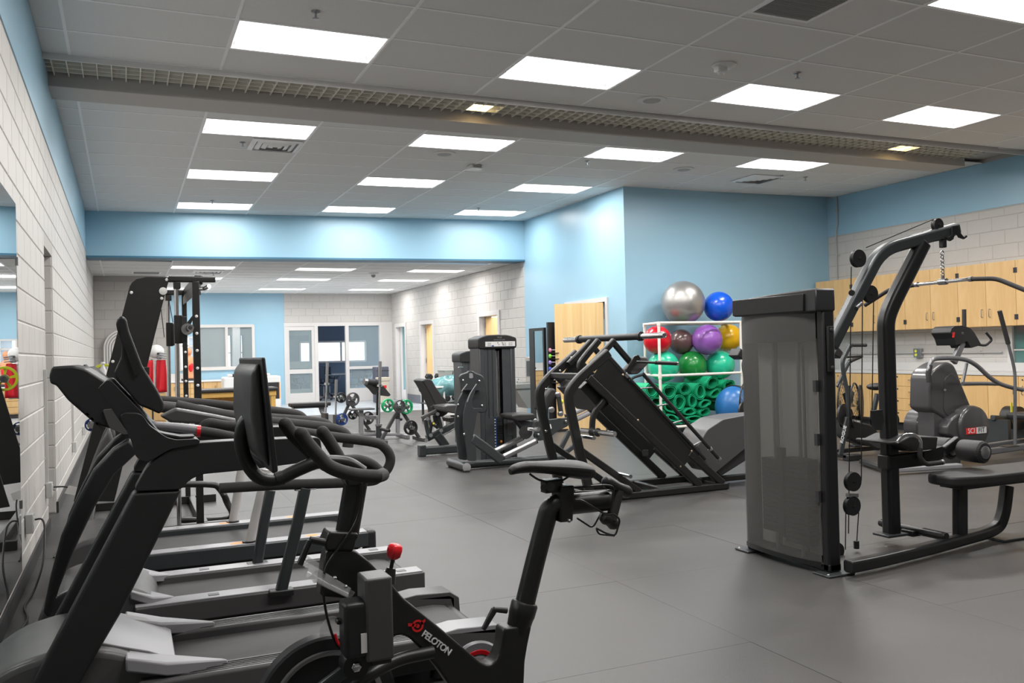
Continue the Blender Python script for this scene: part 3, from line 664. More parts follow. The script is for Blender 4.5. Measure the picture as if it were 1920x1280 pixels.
# ================================================================ EQUIPMENT HELPERS
def Zm(x0, y0, s): return lambda x, y: (x0+x/s, y0+y/s)
def PY(pts, y, z=None): 
    """points of a zoomed view, as points on the upright plane y; z: the view's own scale"""
    return [aty(*(z(*p) if z else p), y) for p in pts]
def plate(pts, y, t, z=None, r=0):
    P = PY(pts, y, z)
    if r: P = rpoly(P, r)
    return MB().prism(P, (0, t, 0))
def bolt(parent, p, n, r=.009, m=None):
    n = Vector(n); obj('bolt', MB().lathe(Vector(p), n, [(-.004, r), (.004, r), (.007, r*.6), (.008, .001)], 10), m or M_steel, parent)
# ================================================================ TREADMILLS
def treadmill(label, y0, y1, kind):
    xr = 1.44; xf = .02
    t = thing('treadmill', label, 'treadmill', ((xf+xr)/2, (y0+y1)/2, 0), 'treadmills along the left wall')
    rail_m = {1: M_mgrey, 2: M_lgrey, 3: M_lgrey}[kind]; zt = .205
    b = MB().box((-.1, y0+.05, .05), (xr-.06, y1-.05, .15)); obj('deck_frame', b, M_satin, t, bevel=.008)
    for x in (.15, xr-.25):
        for y in (y0+.12, y1-.12): obj('foot', MB().cyl((x, y, 0), (x, y, .06), .035, .025, seg=14), M_satin, t)
    b = MB().sweep([(xf-.05, (y0+y1)/2, .165), (xr-.12, (y0+y1)/2, .165), (xr-.06, (y0+y1)/2, .155), (xr-.035, (y0+y1)/2, .13), (xr-.05, (y0+y1)/2, .10)], [((y1-y0)/2-.13, -.004), ((y1-y0)/2-.13, .004), (-(y1-y0)/2+.13, .004), (-(y1-y0)/2+.13, -.004)], (0, 1, 0))
    obj('belt', b, M_belt, t)
    for s, ya in (('near', y0), ('far', y1-.13)):
        if kind == 1:
            b = MB().prism([(xf, ya, .12), (xr, ya, .12), (xr, ya, .19), (xr-.03, ya, zt+.005), (xr-.22, ya, zt+.012), (xr-.32, ya, zt), (xf, ya, zt)], (0, .13, 0))
            r_ = obj('side_rail', b, rail_m, t, bevel=.012)
            g = MB()
            for k in range(5): g.box((xf+.08, ya+.025+.018*k, zt), (xr-.36, ya+.03+.018*k, zt+.0015))
            obj('tread_ridges', g, M_satin, r_)
            obj('end_cap', MB().prism([(xr-.005, ya, .09), (xr+.02, ya, .1), (xr+.015, ya, .185), (xr-.03, ya, zt+.012), (xr-.20, ya, zt+.02), (xr-.3, ya, zt+.006), (xr-.2, ya, zt-.004), (xr-.03, ya, .18)], (0, .13, 0)), M_lgrey if s == 'near' else M_mgrey, r_, bevel=.004)
        else:
            b = MB().prism([(xf, ya, .11), (xr, ya, .11), (xr, ya, zt), (xf, ya, zt)], (0, .13, 0)); r_ = obj('side_rail', b, M_mgrey if kind == 2 else M_dgrey, t, bevel=.008)
            obj('rail_top', MB().box((xf, ya+.008, zt-.002), (xr-.01, ya+.122, zt+.006)), rail_m, r_, bevel=.003, label='silver top strip')
            for x in ((.35, .86, 1.3) if kind == 2 else (.32, .62, 1.08)):
                if kind == 2: obj('foot_mark', MB().box((x, ya+.045, zt+.006), (x+.05, ya+.085, zt+.008)), M_mgrey, r_)
                else: obj('foot_mark', MB().sphere((x, ya+.065, zt+.005), .05, 18, 6, (1, .6, .08)), M_orange if x > .5 else M_lgrey, r_)
    obj('rear_roller', MB().cyl((xr-.05, y0+.12, .12), (xr-.05, y1-.12, .12), .042, seg=18), M_satin, t)
    if kind == 3:
        for y in (y0, y1-.13): obj('end_cap', MB().box((xr-.02, y, .06), (xr+.05, y+.13, zt+.01)), M_satin, t, bevel=.02, seg=3)
    # motor hood
    hp = [(-.52, .05), (-.54, .16), (-.50, .24), (-.40, .31), (-.25, .345), (-.08, .33), (.05, .27), (.13, .215), (.14, .1), (.1, .05)]
    hp = [(x if kind == 1 else max(x, -.42), z) for x, z in hp] if kind == 1 else [(-.38, .05), (-.40, .16), (-.37, .24), (-.30, .30), (-.2, .33), (-.08, .32), (.05, .27), (.13, .215), (.14, .1), (.1, .05)]
    hood = MB().prism([(x, y0+.07, z) for x, z in rpolyz(hp)], (0, y1-y0-.14, 0))
    h = obj('motor_hood', hood, {1: M_mgrey, 2: M_mgrey, 3: M_mgrey}[kind], t, bevel=.03, seg=3)
    if kind == 1:
        for ya, yb in ((y1-.15, y1-.02), (y0+.02, y0+.15)):
            b = MB().prism([(-.02, ya, .30), (.12, ya, .26), (.34, (ya+yb)/2, .222), (.12, yb, .25), (-.02, yb, .30)], (0, 0, -.05))
            obj('hood_flare', b, M_lgrey, h, bevel=.008, label='silver flare')
        obj('hood_panel', MB().prism([(-.12, y0+.12, .335), (.06, y0+.12, .275), (.155, y0+.15, .218), (.155, y1-.15, .218), (.06, y1-.12, .275), (-.12, y1-.12, .335)], (0, 0, .012)), M_lgrey, h, label='silver front panel', bevel=.004)
    if kind == 2:
        for ya in (y0+.05, y1-.17): obj('hood_flare', MB().prism([(.0, ya, .28), (.1, ya, .235), (.2, ya+.06, .215), (.1, ya+.12, .235), (.0, ya+.12, .28)], (0, 0, -.04)), M_lgrey, h, bevel=.006, label='silver flare')
    return t
def rpolyz(pts): 
    return [(p.x, p.z) for p in rpoly([(x, 0, z) for x, z in pts], .06, 3)]
def off(pts, d): return [Vector(p)+Vector(d) for p in pts]
# --- nearest treadmill
t1 = treadmill('nearest treadmill, thick black slanted uprights and silver motor hood flares', 3.45, 4.15, 1)
up = [(61, 1280), (250, 922), (341, 918), (300, 1003), (227, 1150), (150, 1280)]
U = PY(up, 3.45); lo = U[0]+(U[0]-U[1])*.19; hi = U[-1]+(U[-1]-U[-2])*.25
pts = [lo]+U[0:2]+U[2:]+[hi]
arm = rpoly(PY([(250, 921), (276, 873), (313, 845), (352, 831), (430, 826), (600, 819), (606, 862), (459, 881), (376, 889), (353, 901), (341, 917)], 3.45), .02, 3)
for k, y in enumerate((0, .62)):
    obj('upright', MB().prism(off(pts, (0, y, 0)), (0, .085, 0)), M_satin, t1, bevel=.014, seg=3)
    a = obj('handrail', MB().prism(off(arm, (0, y-.004, 0)), (0, .093, 0)), M_satin, t1, bevel=.018, seg=3)
    hs = PY([(196, 742), (202, 735), (250, 735), (268, 744), (280, 757), (311, 819), (330, 824), (370, 822), (376, 827), (369, 833), (345, 836), (318, 842), (280, 864), (267, 865), (254, 855), (246, 826)], 3.45)
    hs = PY([(225, 779), (233, 774), (258, 774), (268, 779), (280, 797), (311, 819), (330, 824), (370, 822), (376, 827), (369, 833), (345, 836), (318, 842), (280, 864), (267, 865), (254, 855), (246, 826)], 3.45)
    c = obj('cup_tray', MB().prism(off(rpoly(hs, .012, 3), (0, y-(.012 if k == 0 else .08), 0)), (0, .17, 0)), M_satin, t1, bevel=.012, seg=3)
    obj('tray_well', MB().prism(off(PY([(296, 812), (311, 816), (340, 821), (366, 820), (366, 822), (340, 824), (308, 819)], 3.45), (0, y+.02-(.08 if k else 0), .004)), (0, .11, 0)), M_dark, c)
con = PY([(183, 728), (199, 713), (209, 713), (262, 768), (300, 812), (262, 822), (236, 806)], 3.5)
c = obj('console', MB().prism(rpoly(con, .01, 3), (0, .58, 0)), M_satin, t1, bevel=.01, seg=2)
scr = PY([(228, 591), (220, 597), (217, 607), (221, 624), (228, 648), (227, 669), (214, 697), (216, 708), (261, 760), (277, 766), (299, 776), (307, 769), (307, 754), (296, 732), (267, 685), (242, 619), (237, 597)], 3.5)
s_ = obj('console_screen', MB().prism(rpoly(scr, .008, 3), (0, .56, 0)), M_satin, t1, bevel=.008, seg=3)
obj('rib', MB().sweep(PY([(235, 645), (243, 668), (256, 703)], 3.492), [(.004, -.006), (.004, .006), (-.004, .006), (-.004, -.006)], (0, 1, 0)), M_black, s_)
obj('screw', MB().cyl(aty(224, 617, 3.502), aty(224, 617, 3.494), .007, seg=10), M_black, s_)
obj('clip', plate([(262, 690), (280, 688), (280, 702), (266, 708)], 3.52, .1), M_dark, s_)
# heart rate bar of the nearest treadmill
hb = obj('sensor_bar', MB().tube(smooth_path(PY([(283, 797), (320, 800), (350, 803), (372, 806)], 3.75), 4), lambda q: .016+.004*q, 12), M_lgrey, t1, label='grey sensor bar')
obj('grip', MB().tube(smooth_path(PY([(372, 808), (400, 812), (430, 818), (455, 823)], 3.75), 4), .021, 14), M_foam, hb)
obj('grip_ring', MB().lathe(aty(372, 808, 3.75), (1, 0, -.1), [(-.008, .018), (-.008, .024), (.008, .024), (.008, .018)], 18, True), M_red, hb, label='red ring')
obj('grip', MB().tube(smooth_path(PY([(380, 802), (392, 793), (420, 797), (460, 800)], 3.98), 4), .022, 14), M_foam, hb)
# --- middle treadmill
t2 = treadmill('middle treadmill, curved black uprights, dish shaped console and looped handrail', 4.5, 5.2, 2)
cu = [(243, 821), (211, 841), (174, 882), (142, 943), (114, 1004), (93, 1085), (80, 1150), (92, 1160), (112, 1100), (140, 1030), (178, 950), (214, 890), (262, 845)]
for y in (4.5, 5.1):
    obj('upright', MB().prism(off(PY(cu, 4.5), (0, y-4.5, 0)), (0, .09, 0)), M_satin, t2, bevel=.02, seg=3)
dish = [(97, 687), (136, 685), (161, 691), (196, 713), (230, 744), (262, 790), (236, 812), (186, 797), (174, 791), (127, 750), (105, 722), (94, 719), (92, 704)]
d = obj('console', MB().prism(rpoly(PY(dish, 4.52), .012, 3), (0, .66, 0)), M_satin, t2, bevel=.03, seg=4, label='black dish shaped console')
for k in range(5):
    a = aty(142+9*k, 757+9*k, 4.515); obj('vent_slot', MB().prism([a, a+Vector((.03, 0, -.035)), a+Vector((.036, 0, -.028)), a+Vector((.008, 0, .004))], (0, .012, 0)), M_black, d)
obj('neck', MB().prism(rpoly(PY([(192, 768), (215, 766), (236, 790), (250, 812), (232, 815), (205, 802)], 4.5), .01, 3), (0, .6, 0)), M_mgrey, t2, bevel=.012, label='grey console neck')
lp = PY([(400, 800), (510, 803), (620, 818), (700, 829), (722, 840), (732, 858), (727, 878), (708, 897), (690, 902), (640, 905), (520, 909), (412, 915)], 4.5)
obj('handrail', MB().tube(smooth_path(lp, 5), .0255, 14), M_foam, t2, label='looped foam handrail')
lp = PY([(330, 760), (400, 775), (500, 790), (600, 800), (638, 808), (652, 822), (652, 838)], 5.12)
obj('handrail', MB().tube(smooth_path(lp, 5), .032, 14), M_foam, t2)
for pts, y, r_ in (([(572, 914), (556, 990), (527, 1120)], 4.5, .026), ([(507, 918), (495, 980), (482, 1040)], 5.15, .024)):
    p = PY(pts, y); p[-1].z = .2; o = obj('post', MB().flat(p, .05, .055, (0, 1, 0)), M_dgrey, t2, bevel=.004); obj('post_shoe', MB().box(p[-1]+Vector((-.06, -.035, -.02)), p[-1]+Vector((.06, .035, .012))), M_satin, o, bevel=.006)
obj('bracket', MB().box(aty(552, 916, 4.5)+Vector((0, -.02, -.01)), aty(592, 914, 4.5)+Vector((0, .02, .0))), M_steel, t2, bevel=.004)
# panels of the upper handrails behind the screen
for y, pp in ((4.62, [(300, 780), (330, 765), (400, 777), (470, 791), (470, 800), (400, 796), (320, 792)]),):
    obj('handrail_panel', MB().prism(PY(pp, y), (0, .1, 0)), M_mgrey, t2, bevel=.012, seg=3)
# --- furthest treadmill
t3 = treadmill('furthest treadmill, pale posts and orange ovals on its side rails', 5.68, 6.55, 3)
for y in (5.7, 6.42):
    u3 = PY([(205, 800), (188, 830), (168, 880), (150, 930), (120, 1000), (134, 1000), (165, 945), (190, 885), (215, 835)], 5.7)
    obj('upright', MB().prism(off(u3, (0, y-5.7, 0)), (0, .1, 0)), M_mgrey, t3, bevel=.02, seg=3)
obj('console', MB().prism(rpoly(PY([(156, 694), (170, 686), (200, 712), (235, 745), (225, 756), (190, 728)], 5.75), .01, 2), (0, .66, 0)), M_satin, t3, bevel=.01)
obj('tablet_rest', MB().prism(PY([(150, 690), (158, 683), (176, 700), (170, 704)], 5.9), (0, .3, 0)), M_dgrey, t3)
for y, pp in ((6.48, [(300, 750), (400, 757), (480, 766), (540, 773), (562, 778), (572, 788)]), (5.76, [(290, 762), (400, 775), (500, 783), (590, 790), (614, 796), (624, 808)])):
    obj('handrail', MB().tube(smooth_path(PY(pp, y), 5), .031, 14), M_foam, t3)
obj('handrail_panel', MB().prism(PY([(300, 752), (380, 760), (470, 778), (470, 790), (380, 775), (300, 766)], 6.0), (0, .1, 0)), M_mgrey, t3, bevel=.015)
M_post = mat('cream_post', (.50, .48, .47), .35)
for pts, y in (([(455, 850), (452, 885), (436, 960)], 6.5), ([(500, 880), (490, 925), (468, 1020)], 5.74)):
    p = PY(pts, y); p[-1].z = .2; obj('post', MB().tube(p, .03, 12), M_post, t3, label='pale post'); obj('post_shoe', MB().cyl(p[-1]+Vector((0, 0, -.03)), p[-1]+Vector((0, 0, .02)), .045, seg=16), M_satin, t3)
# ================================================================ EXERCISE BIKE (foreground)
Z4 = Zm(440, 960, 4); Z3 = Zm(400, 660, 4); Z5 = Zm(840, 840, 2.909)
BY = 2.6
bk = thing('exercise_bike', 'black spin bike with a screen and a red resistance knob in the foreground', 'exercise bike', (.85, BY, 0))
fr = [(612, 1031), (665, 1031), (690, 1050), (713, 1074), (735, 1095), (755, 1120), (790, 1148), (830, 1181), (870, 1215), (902, 1243), (918, 1248), (932, 1238), (941, 1215), (945, 1178), (998, 1172), (990, 1210), (985, 1240), (983, 1290), (980, 1335), (960, 1362), (905, 1372), (868, 1350), (846, 1290), (822, 1255), (790, 1218), (768, 1196), (752, 1190), (738, 1194), (722, 1212), (705, 1262), (650, 1300), (612, 1326), (588, 1318), (615, 1275), (668, 1215), (690, 1160), (690, 1132), (640, 1122), (600, 1118), (606, 1070)]
f = obj('frame', MB().prism(rpoly(PY(fr, BY-.035), .01, 2), (0, .07, 0)), M_black, bk, bevel=.022, seg=4)
# fork and rear struts down to the stabilisers
for s in (-1, 1):
    obj('chain_stay', MB().tube(fillet([aty(812, 1222, BY+s*.05), aty(745, 1235, BY+s*.06), aty(690, 1265, BY+s*.09), aty(612, 1330, BY+s*.11), Vector((.22, BY+s*.16, .08))], .05), .019, 12), M_black, bk)
hub = aty(612, 1320, BY)
fw = obj('flywheel', MB().lathe(hub+Vector((0, -.022, 0)), (0, 1, 0), [(0, .03), (0, .15), (-.006, .155), (-.006, .198), (0, .205), (.044, .205), (.05, .198), (.05, .155), (.044, .15), (.044, .03)], 48), M_satin, bk)
obj('flywheel_rim', MB().lathe(hub+Vector((0, -.031, 0)), (0, 1, 0), [(0, .150), (-.002, .158), (0, .166)], 48, True), M_steel, fw)
obj('axle', MB().cyl(hub+Vector((0, -.06, 0)), hub+Vector((0, .06, 0)), .02), M_steel, fw)
for x, nm in ((.2, 'front'), (1.22, 'rear')):
    fo = obj('stabilizer', MB().flat([(x, BY-.28, .05), (x, BY+.28, .05)], .06, .05, (1, 0, 0)), M_black, bk, bevel=.006)
    for s in (-1, 1): obj('foot', MB().cyl((x, BY+s*.25, 0), (x, BY+s*.25, .03), .03, seg=14), M_satin, fo)
p = aty(930, 1350, BY)
obj('lower_tube', MB().flat([p, (1.22, BY, .06)], .07, .08, (0, 1, 0)), M_black, bk, bevel=.01)
obj('lower_tube', MB().flat([aty(880, 1350, BY), (.22, BY, .06)], .05, .06, (0, 1, 0)), M_black, bk, bevel=.01)
# crank cover and cranks
cc = aty(893, 1252, BY+.09)
g = obj('crank_cover', MB().lathe(cc, (0, -1, 0), [(0, .02), (0, .088), (.012, .092), (.02, .086), (.02, .076)], 40), M_lgrey, bk, label='silver crank cover')
obj('cover_disc', MB().lathe(cc, (0, -1, 0), [(.016, .078), (.018, .076), (.018, .01)], 40), M_satin, g); obj('red_ring', MB().lathe(cc, (0, -1, 0), [(.018, .066), (.023, .064), (.023, .052), (.018, .050)], 40, True), M_red, g, label='red ring'); obj('cover_center', MB().lathe(cc, (0, -1, 0), [(.018, .05), (.022, .045), (.024, .01)], 40), M_lgrey, g)
ca = aty(668, 1250, BY-.15)
a = obj('crank_arm', MB().flat([ca, aty(640, 1262, BY-.15), aty(590, 1300, BY-.14), aty(560, 1335, BY-.12)], .022, .035, (0, 1, 0)), M_dgrey, bk, bevel=.005, label='grey crank arm')
pd = obj('pedal', MB().box(aty(640, 1225, BY-.17)+Vector((0, -.05, -.005)), aty(706, 1116, BY-.17)+Vector((-.008, .03, 0))), M_satin, bk, bevel=.012, seg=3, label='pedal turned on edge')
obj('pedal_cage', MB().box(aty(679, 1232, BY-.17)+Vector((0, -.055, 0)), aty(726, 1072, BY-.17)+Vector((0, .045, 0))), M_mgrey, pd, bevel=.007, seg=3)
obj('pedal_body', MB().box(aty(690, 1240, BY-.17)+Vector((0, -.045, 0)), aty(727, 1210, BY-.17)+Vector((0, .035, 0))), M_satin, pd, bevel=.006)
obj('label', MB().box(aty(669, 1214, BY-.17)+Vector((0, -.0525, 0)), aty(683, 1176, BY-.17)+Vector((0, -.05, 0))), M_white, pd, label='white printed label')
c_ = aty(668, 1250, BY-.2); obj('axle_boss', MB().cyl(c_, c_+Vector((0, .06, 0)), .036, seg=28), M_black, bk); obj('axle_bolt', MB().lathe(c_, (0, -1, 0), [(-.002, .016), (.003, .016), (.008, .012), (.01, .006)], 6), M_chrome, bk)
obj('cage_tab', MB().box(aty(632, 1172, BY-.17), aty(650, 1160, BY-.17)+Vector((0, .03, 0))), M_black, pd, bevel=.004)
# seat post, saddle
pl_ = obj('post_collar', MB().lathe(aty(977, 1156, BY), aty(985, 1126, BY)-aty(977, 1156, BY), [(-.05, .036), (-.045, .037), (0, .041), (.006, .043), (.042, .044), (.048, .040), (.05, .03)], 24), M_black, bk)
sp = fillet(PY([(978, 1150), (1025, 970), (1036, 932)], BY), .0, 1)
sp = smooth_path(PY([(982, 1140), (1004, 1050), (1023, 978), (1032, 952), (1052, 943), (1075, 945)], BY), 5)
post = obj('seat_post', MB().tube(sp, .0325, 20), M_black, bk)
obj('post_slider', MB().tube(PY([(1058, 946), (1136, 938)], BY), .0345, 20), M_black, post); obj('slider_cap', MB().lathe(aty(1136, 938, BY), (1, 0, .1), [(0, .035), (.006, .033), (.01, .02)], 20), M_satin, post)
obj('slider_clamp', plate([(1052, 912), (1078, 910), (1078, 922), (1075, 978), (1050, 980)], BY-.036, .072), M_black, post, bevel=.006)
bolt(post, aty(1067, 976, BY-.04), (0, -1, 0), .006)
lv = MB().tube(PY([(950, 1144), (928, 1142), (925, 1146)], BY-.05), .010, 10); lv.tube(PY([(927, 1142), (906, 1180)], BY-.05), lambda q: .011-.003*q, 10)
obj('seat_lever', lv, M_black, bk)
sad = MB(); prof = [(955, 884, .018, .014), (962, 877, .026, .020), (985, 872, .032, .024), (1010, 873, .040, .024), (1035, 873, .055, .028), (1060, 874, .075, .036), (1085, 876, .084, .040), (1099, 879, .075, .036), (1105, 884, .04, .018)]
rings = []; n = 18
for px, py, w_, h_ in prof:
    c = aty(px, py, BY); rings.append([c+Vector((0, math.sin(2*PI*q/n)*w_, (math.cos(2*PI*q/n))*h_*(.62 if math.cos(2*PI*q/n) > 0 else 1.))) for q in range(n)])
sad.add([v for R_ in rings for v in R_], [(i*n+q, (i+1)*n+q, (i+1)*n+(q+1) % n, i*n+(q+1) % n) for i in range(len(rings)-1) for q in range(n)]+[tuple(range(n)), tuple(range(len(rings)*n-1, (len(rings)-1)*n-1, -1))])
sd = obj('saddle', sad, M_vinyl, bk, subsurf=1)
for s in (-1, 1): obj('saddle_rail', MB().tube(smooth_path(PY([(993, 888), (1010, 899), (1030, 903), (1052, 901), (1066, 893)], BY+s*.022), 4), .0035, 8), M_satin, sd)
obj('saddle_clamp', MB().cyl(aty(1032, 912, BY-.035), aty(1032, 912, BY+.035), .016, seg=16).box(aty(1024, 925, BY-.02), aty(1044, 895, BY+.02)).cyl(aty(1019, 914, BY-.03), aty(1019, 914, BY+.03), .010, seg=12), M_black, sd)
# dumbbell holder behind the saddle
wr_ = obj('weight_holder', MB().tube(fillet(PY([(1078, 914), (1136, 909), (1152, 912), (1145, 960)], BY-.05), .02), .0035, 8), M_black, bk)
for pts, y in (([(1078, 937), (1092, 938), (1138, 966), (1150, 962), (1163, 974), (1154, 1004), (1137, 1000), (1118, 990)], BY-.06), ([(1082, 971), (1108, 988), (1114, 985), (1128, 960), (1150, 925)], BY+.05), ([(1078, 922), (1150, 919), (1140, 965), (1150, 962)], BY+.05), ([(1118, 990), (1122, 1001), (1152, 1004)], BY+.03)):
    obj('wire', MB().tube(fillet(PY(pts, y), .012, 3), .0033, 8), M_black, wr_)
db = thing('dumbbell', 'small black dumbbell held in the rack behind the bike saddle', 'dumbbell', aty(1150, 945, BY))
for (ax, ay, bx, by) in ((1131, 900, 1182, 925), (1128, 967, 1156, 985)):
    A, B = aty(ax, ay, BY-.02), aty(bx, by, BY+.0); obj('weight', MB().lathe(A, B-A, [(0, .004), (.006, .016), (.02, .021), ((B-A).length*.45, .018), ((B-A).length*.55, .018), ((B-A).length-.02, .022), ((B-A).length-.006, .017), ((B-A).length, .004)], 18), M_satin, db)
obj('handle', MB().cyl(aty(1160, 918, BY-.01), aty(1146, 974, BY-.01), .019, seg=16), M_foam, db)
# handlebar post, collar, lever
obj('handlebar_post', MB().sweep([aty(650, 1004, BY), aty(668, 900, BY)], [(math.cos(a_*PI/8)*.026, math.sin(a_*PI/8)*.036) for a_ in range(16)], (0, 1, 0)), M_black, bk)
obj('head_collar', plate([(614, 1004), (617, 996), (672, 999), (673, 1008), (668, 1014), (664, 1033), (611, 1032), (608, 1018)], BY-.04, .08), M_black, bk, bevel=.014, seg=3)
lv = MB().tube(PY([(609, 1017), (581, 1012)], BY-.05), .011, 12); lv.tube(PY([(581, 1013), (562, 1058)], BY-.05), lambda q: .009+.001*q, 8)
hl = obj('handlebar_lever', lv, M_black, bk)
hb = thing('handlebar', '', '', aty(620, 850, BY)); 
bpy.data.objects.remove(hb)
# path of the handlebar: near horn, base loop, far horn
HN = [(642, 812), (655, 818), (580, 835)]
near = smooth_path(PY([Z3(660, 615), Z3(710, 690), Z3(790, 780), Z3(860, 850), Z3(960, 895), Z3(1100, 925), Z3(1230, 932)], BY-.14), 5)
far = smooth_path(PY([Z3(1250, 905), Z3(1180, 845), Z3(1090, 815), Z3(1010, 815), Z3(960, 815), Z3(910, 735), Z3(860, 655), Z3(820, 600)], BY+.12), 5)
loop = near+[aty(*Z3(1272, 920), BY-.02)]+far
hbar = obj('handlebar', MB().tube(loop, .0195, 16), M_foam, bk)
obj('horn', MB().tube(smooth_path(PY([Z3(540, 540), Z3(600, 620), Z3(680, 700), Z3(770, 790), Z3(850, 850)], BY+.02), 5), .0195, 16), M_foam, hbar)
for p in (loop[0], loop[-1], aty(*Z3(540, 540), BY+.02)): obj('horn_cap', MB().sphere(p, .0197, 16, 10), M_foam, hbar)
obj('handlebar_mount', plate([(645, 893), (695, 890), (690, 906), (682, 912), (652, 912)], BY-.035, .07), M_black, hbar, bevel=.006)
# screen and its arm
ar = smooth_path(PY([(463, 786), (455, 800), (452, 830), (462, 865), (482, 892), (505, 900), (525, 897), (560, 880), (600, 866), (650, 868), (680, 885)], BY), 5)
obj('screen_arm', MB().tube(ar, .0195, 16), M_black, bk); obj('arm_clamp', MB().tube(PY([(517, 899), (530, 895)], BY), .022, 16), M_satin, bk)
sc = [aty(490, 671, 2.36), aty(497.5, 669, 2.36), aty(522, 884, 2.36), aty(511, 888, 2.36)]
mo = obj('screen', MB().prism(sc, (0, .5, 0)), M_satin, bk, bevel=.004, label='tall touch screen seen from its edge')
A, B = sc[0], sc[3]
bb = [A*.97+B*.03, A*.03+B*.97, A*.15+B*.85+Vector((-.03, 0, 0)), A*.5+B*.5+Vector((-.045, 0, 0)), A*.12+B*.88*0+B*.0+Vector((0, 0, 0))]
bb = [A.lerp(B, .03), A.lerp(B, .97), A.lerp(B, .82)+Vector((-.028, 0, 0)), A.lerp(B, .5)+Vector((-.036, 0, 0)), A.lerp(B, .12)+Vector((-.024, 0, 0))]
obj('screen_back', MB().prism(off(bb, (0, .04, 0)), (0, .42, 0)), M_mgrey, mo, bevel=.015, seg=3)
# knob, sensor cable, bottle holder
k0, k1 = aty(728, 1092, BY), aty(737, 1046, BY)
obj('knob_stem', MB().cyl(k0, k0.lerp(k1, .55), .022, .015, 18).cyl(k0.lerp(k1, .5), k1, .006, seg=10).cyl(k0.lerp(k1, .5), k0.lerp(k1, .6), .014, seg=14), M_black, bk)
kd = (k1-k0).normalized()
kn = MB(); n = 40; prof = [(0, .008), (.004, .014), (.010, .020), (.028, .0225), (.040, .021), (.047, .014), (.049, .002)]
kx = kd.cross(Vector((0, 1, 0))).normalized(); ky = kx.cross(kd); vs = []
for t_, r_ in prof: vs += [k1+kd*(t_-.004)+(kx*math.cos(2*PI*i/n)+ky*math.sin(2*PI*i/n))*r_*(1+.07*math.cos(5*2*PI*i/n)) for i in range(n)]
kn.add(vs, [(k*n+i, k*n+(i+1) % n, (k+1)*n+(i+1) % n, (k+1)*n+i) for k in range(len(prof)-1) for i in range(n)]+[tuple(range(n)), tuple(range((len(prof)-1)*n, len(prof)*n))])
obj('resistance_knob', kn, M_red, bk, sharp=70, label='red knob')
obj('sensor_cable', MB().tube(smooth_path(PY([(678, 905), (676, 950), (664, 985), (640, 1020), (612, 1062), (606, 1100), (612, 1150), (625, 1195), (636, 1215)], BY-.045), 5), .004, 8), M_black, bk)
def trough(c0, c1, r, y):
    a, b = aty(*c0, y), aty(*c1, y); d = (b-a).normalized(); x = Vector((0, 1, 0)); u = x.cross(d).normalized()
    if u.z > 0: u = -u
    m_ = 12; mb = MB(); vs = []
    for (p, q) in ((a, r), (a.lerp(b, .5), r*.95), (b, r*.75)):
        for rr in (q, q-.003):
            vs += [p+(x*math.cos(PI*i/m_)+u*math.sin(PI*i/m_))*rr for i in range(m_+1)]
    w_ = m_+1; fs = []
    for k in range(2):
        for L_ in (0, 1):
            o0 = (2*k+L_)*w_; o1 = (2*k+2+L_)*w_
            fs += [(o0+i, o0+i+1, o1+i+1, o1+i) for i in range(m_)]
    for k in (0, 2): fs += [(2*k*w_+i, 2*k*w_+i+1, (2*k+1)*w_+i+1, (2*k+1)*w_+i) for i in range(m_)]
    return mb.add(vs, fs)
bh = obj('bottle_holder', trough((588, 1062), (662, 1106), .034, BY-.075), M_clear, bk, label='clear plastic bottle holder')
obj('bottle_holder', trough((575, 1042), (620, 1070), .03, BY+.075), M_clear, bk, label='clear plastic bottle holder')
for px, py in ((628, 1083), (648, 1099)): bolt(bh, aty(px, py, BY-.105), (0, -1, 0), .005)
obj('sweat_guard', MB().sphere(aty(622, 1188, BY), .052, 20, 12, (.7, .25, 1)), M_clear, bk, label='clear cover over the flywheel')
obj('brake_trim', MB().tube(smooth_path(PY([(628, 1188), (634, 1205), (642, 1214)], BY-.05), 4), .004, 8), M_red, bk, label='red trim')
# lettering on the frame
dn = (aty(845, 1225, BY)-aty(793, 1187, BY)).normalized(); upv = Vector((0, -1, 0)).cross(dn)
if upv.z < 0: upv = -upv
upv = Vector((-dn.z, 0, dn.x))
M_wht = mat('white_print', (.8, .8, .8), .5); M_redp = mat('red_print', (.85, .02, .02), .45)
text('lettering', 'PELOTON', M_wht, bk, aty(819, 1205.5, BY-.0365), dn, upv, .0285, .0012, bold=.0006, space=.84)
lc = aty(783, 1173, BY-.0365)
obj('emblem', MB().lathe(lc, (0, -1, 0), [(0, .0185), (.0012, .0185), (.0012, .0125), (0, .0125)], 30, True), M_redp, bk, label='red round emblem')
obj('emblem_stem', MB().prism([lc+dn*a_+upv*b_ for a_, b_ in ((-.031, -.010), (-.025, -.017), (-.002, -.004), (-.004, .004))], (0, -.0012, 0)).prism([lc+dn*a_+upv*b_ for a_, b_ in ((.0, .012), (.006, .028), (.012, .026), (.010, .010))], (0, -.0012, 0)).lathe(lc, (0, -1, 0), [(0, .006), (.0012, .006), (.0012, .001)], 16), M_redp, bk)
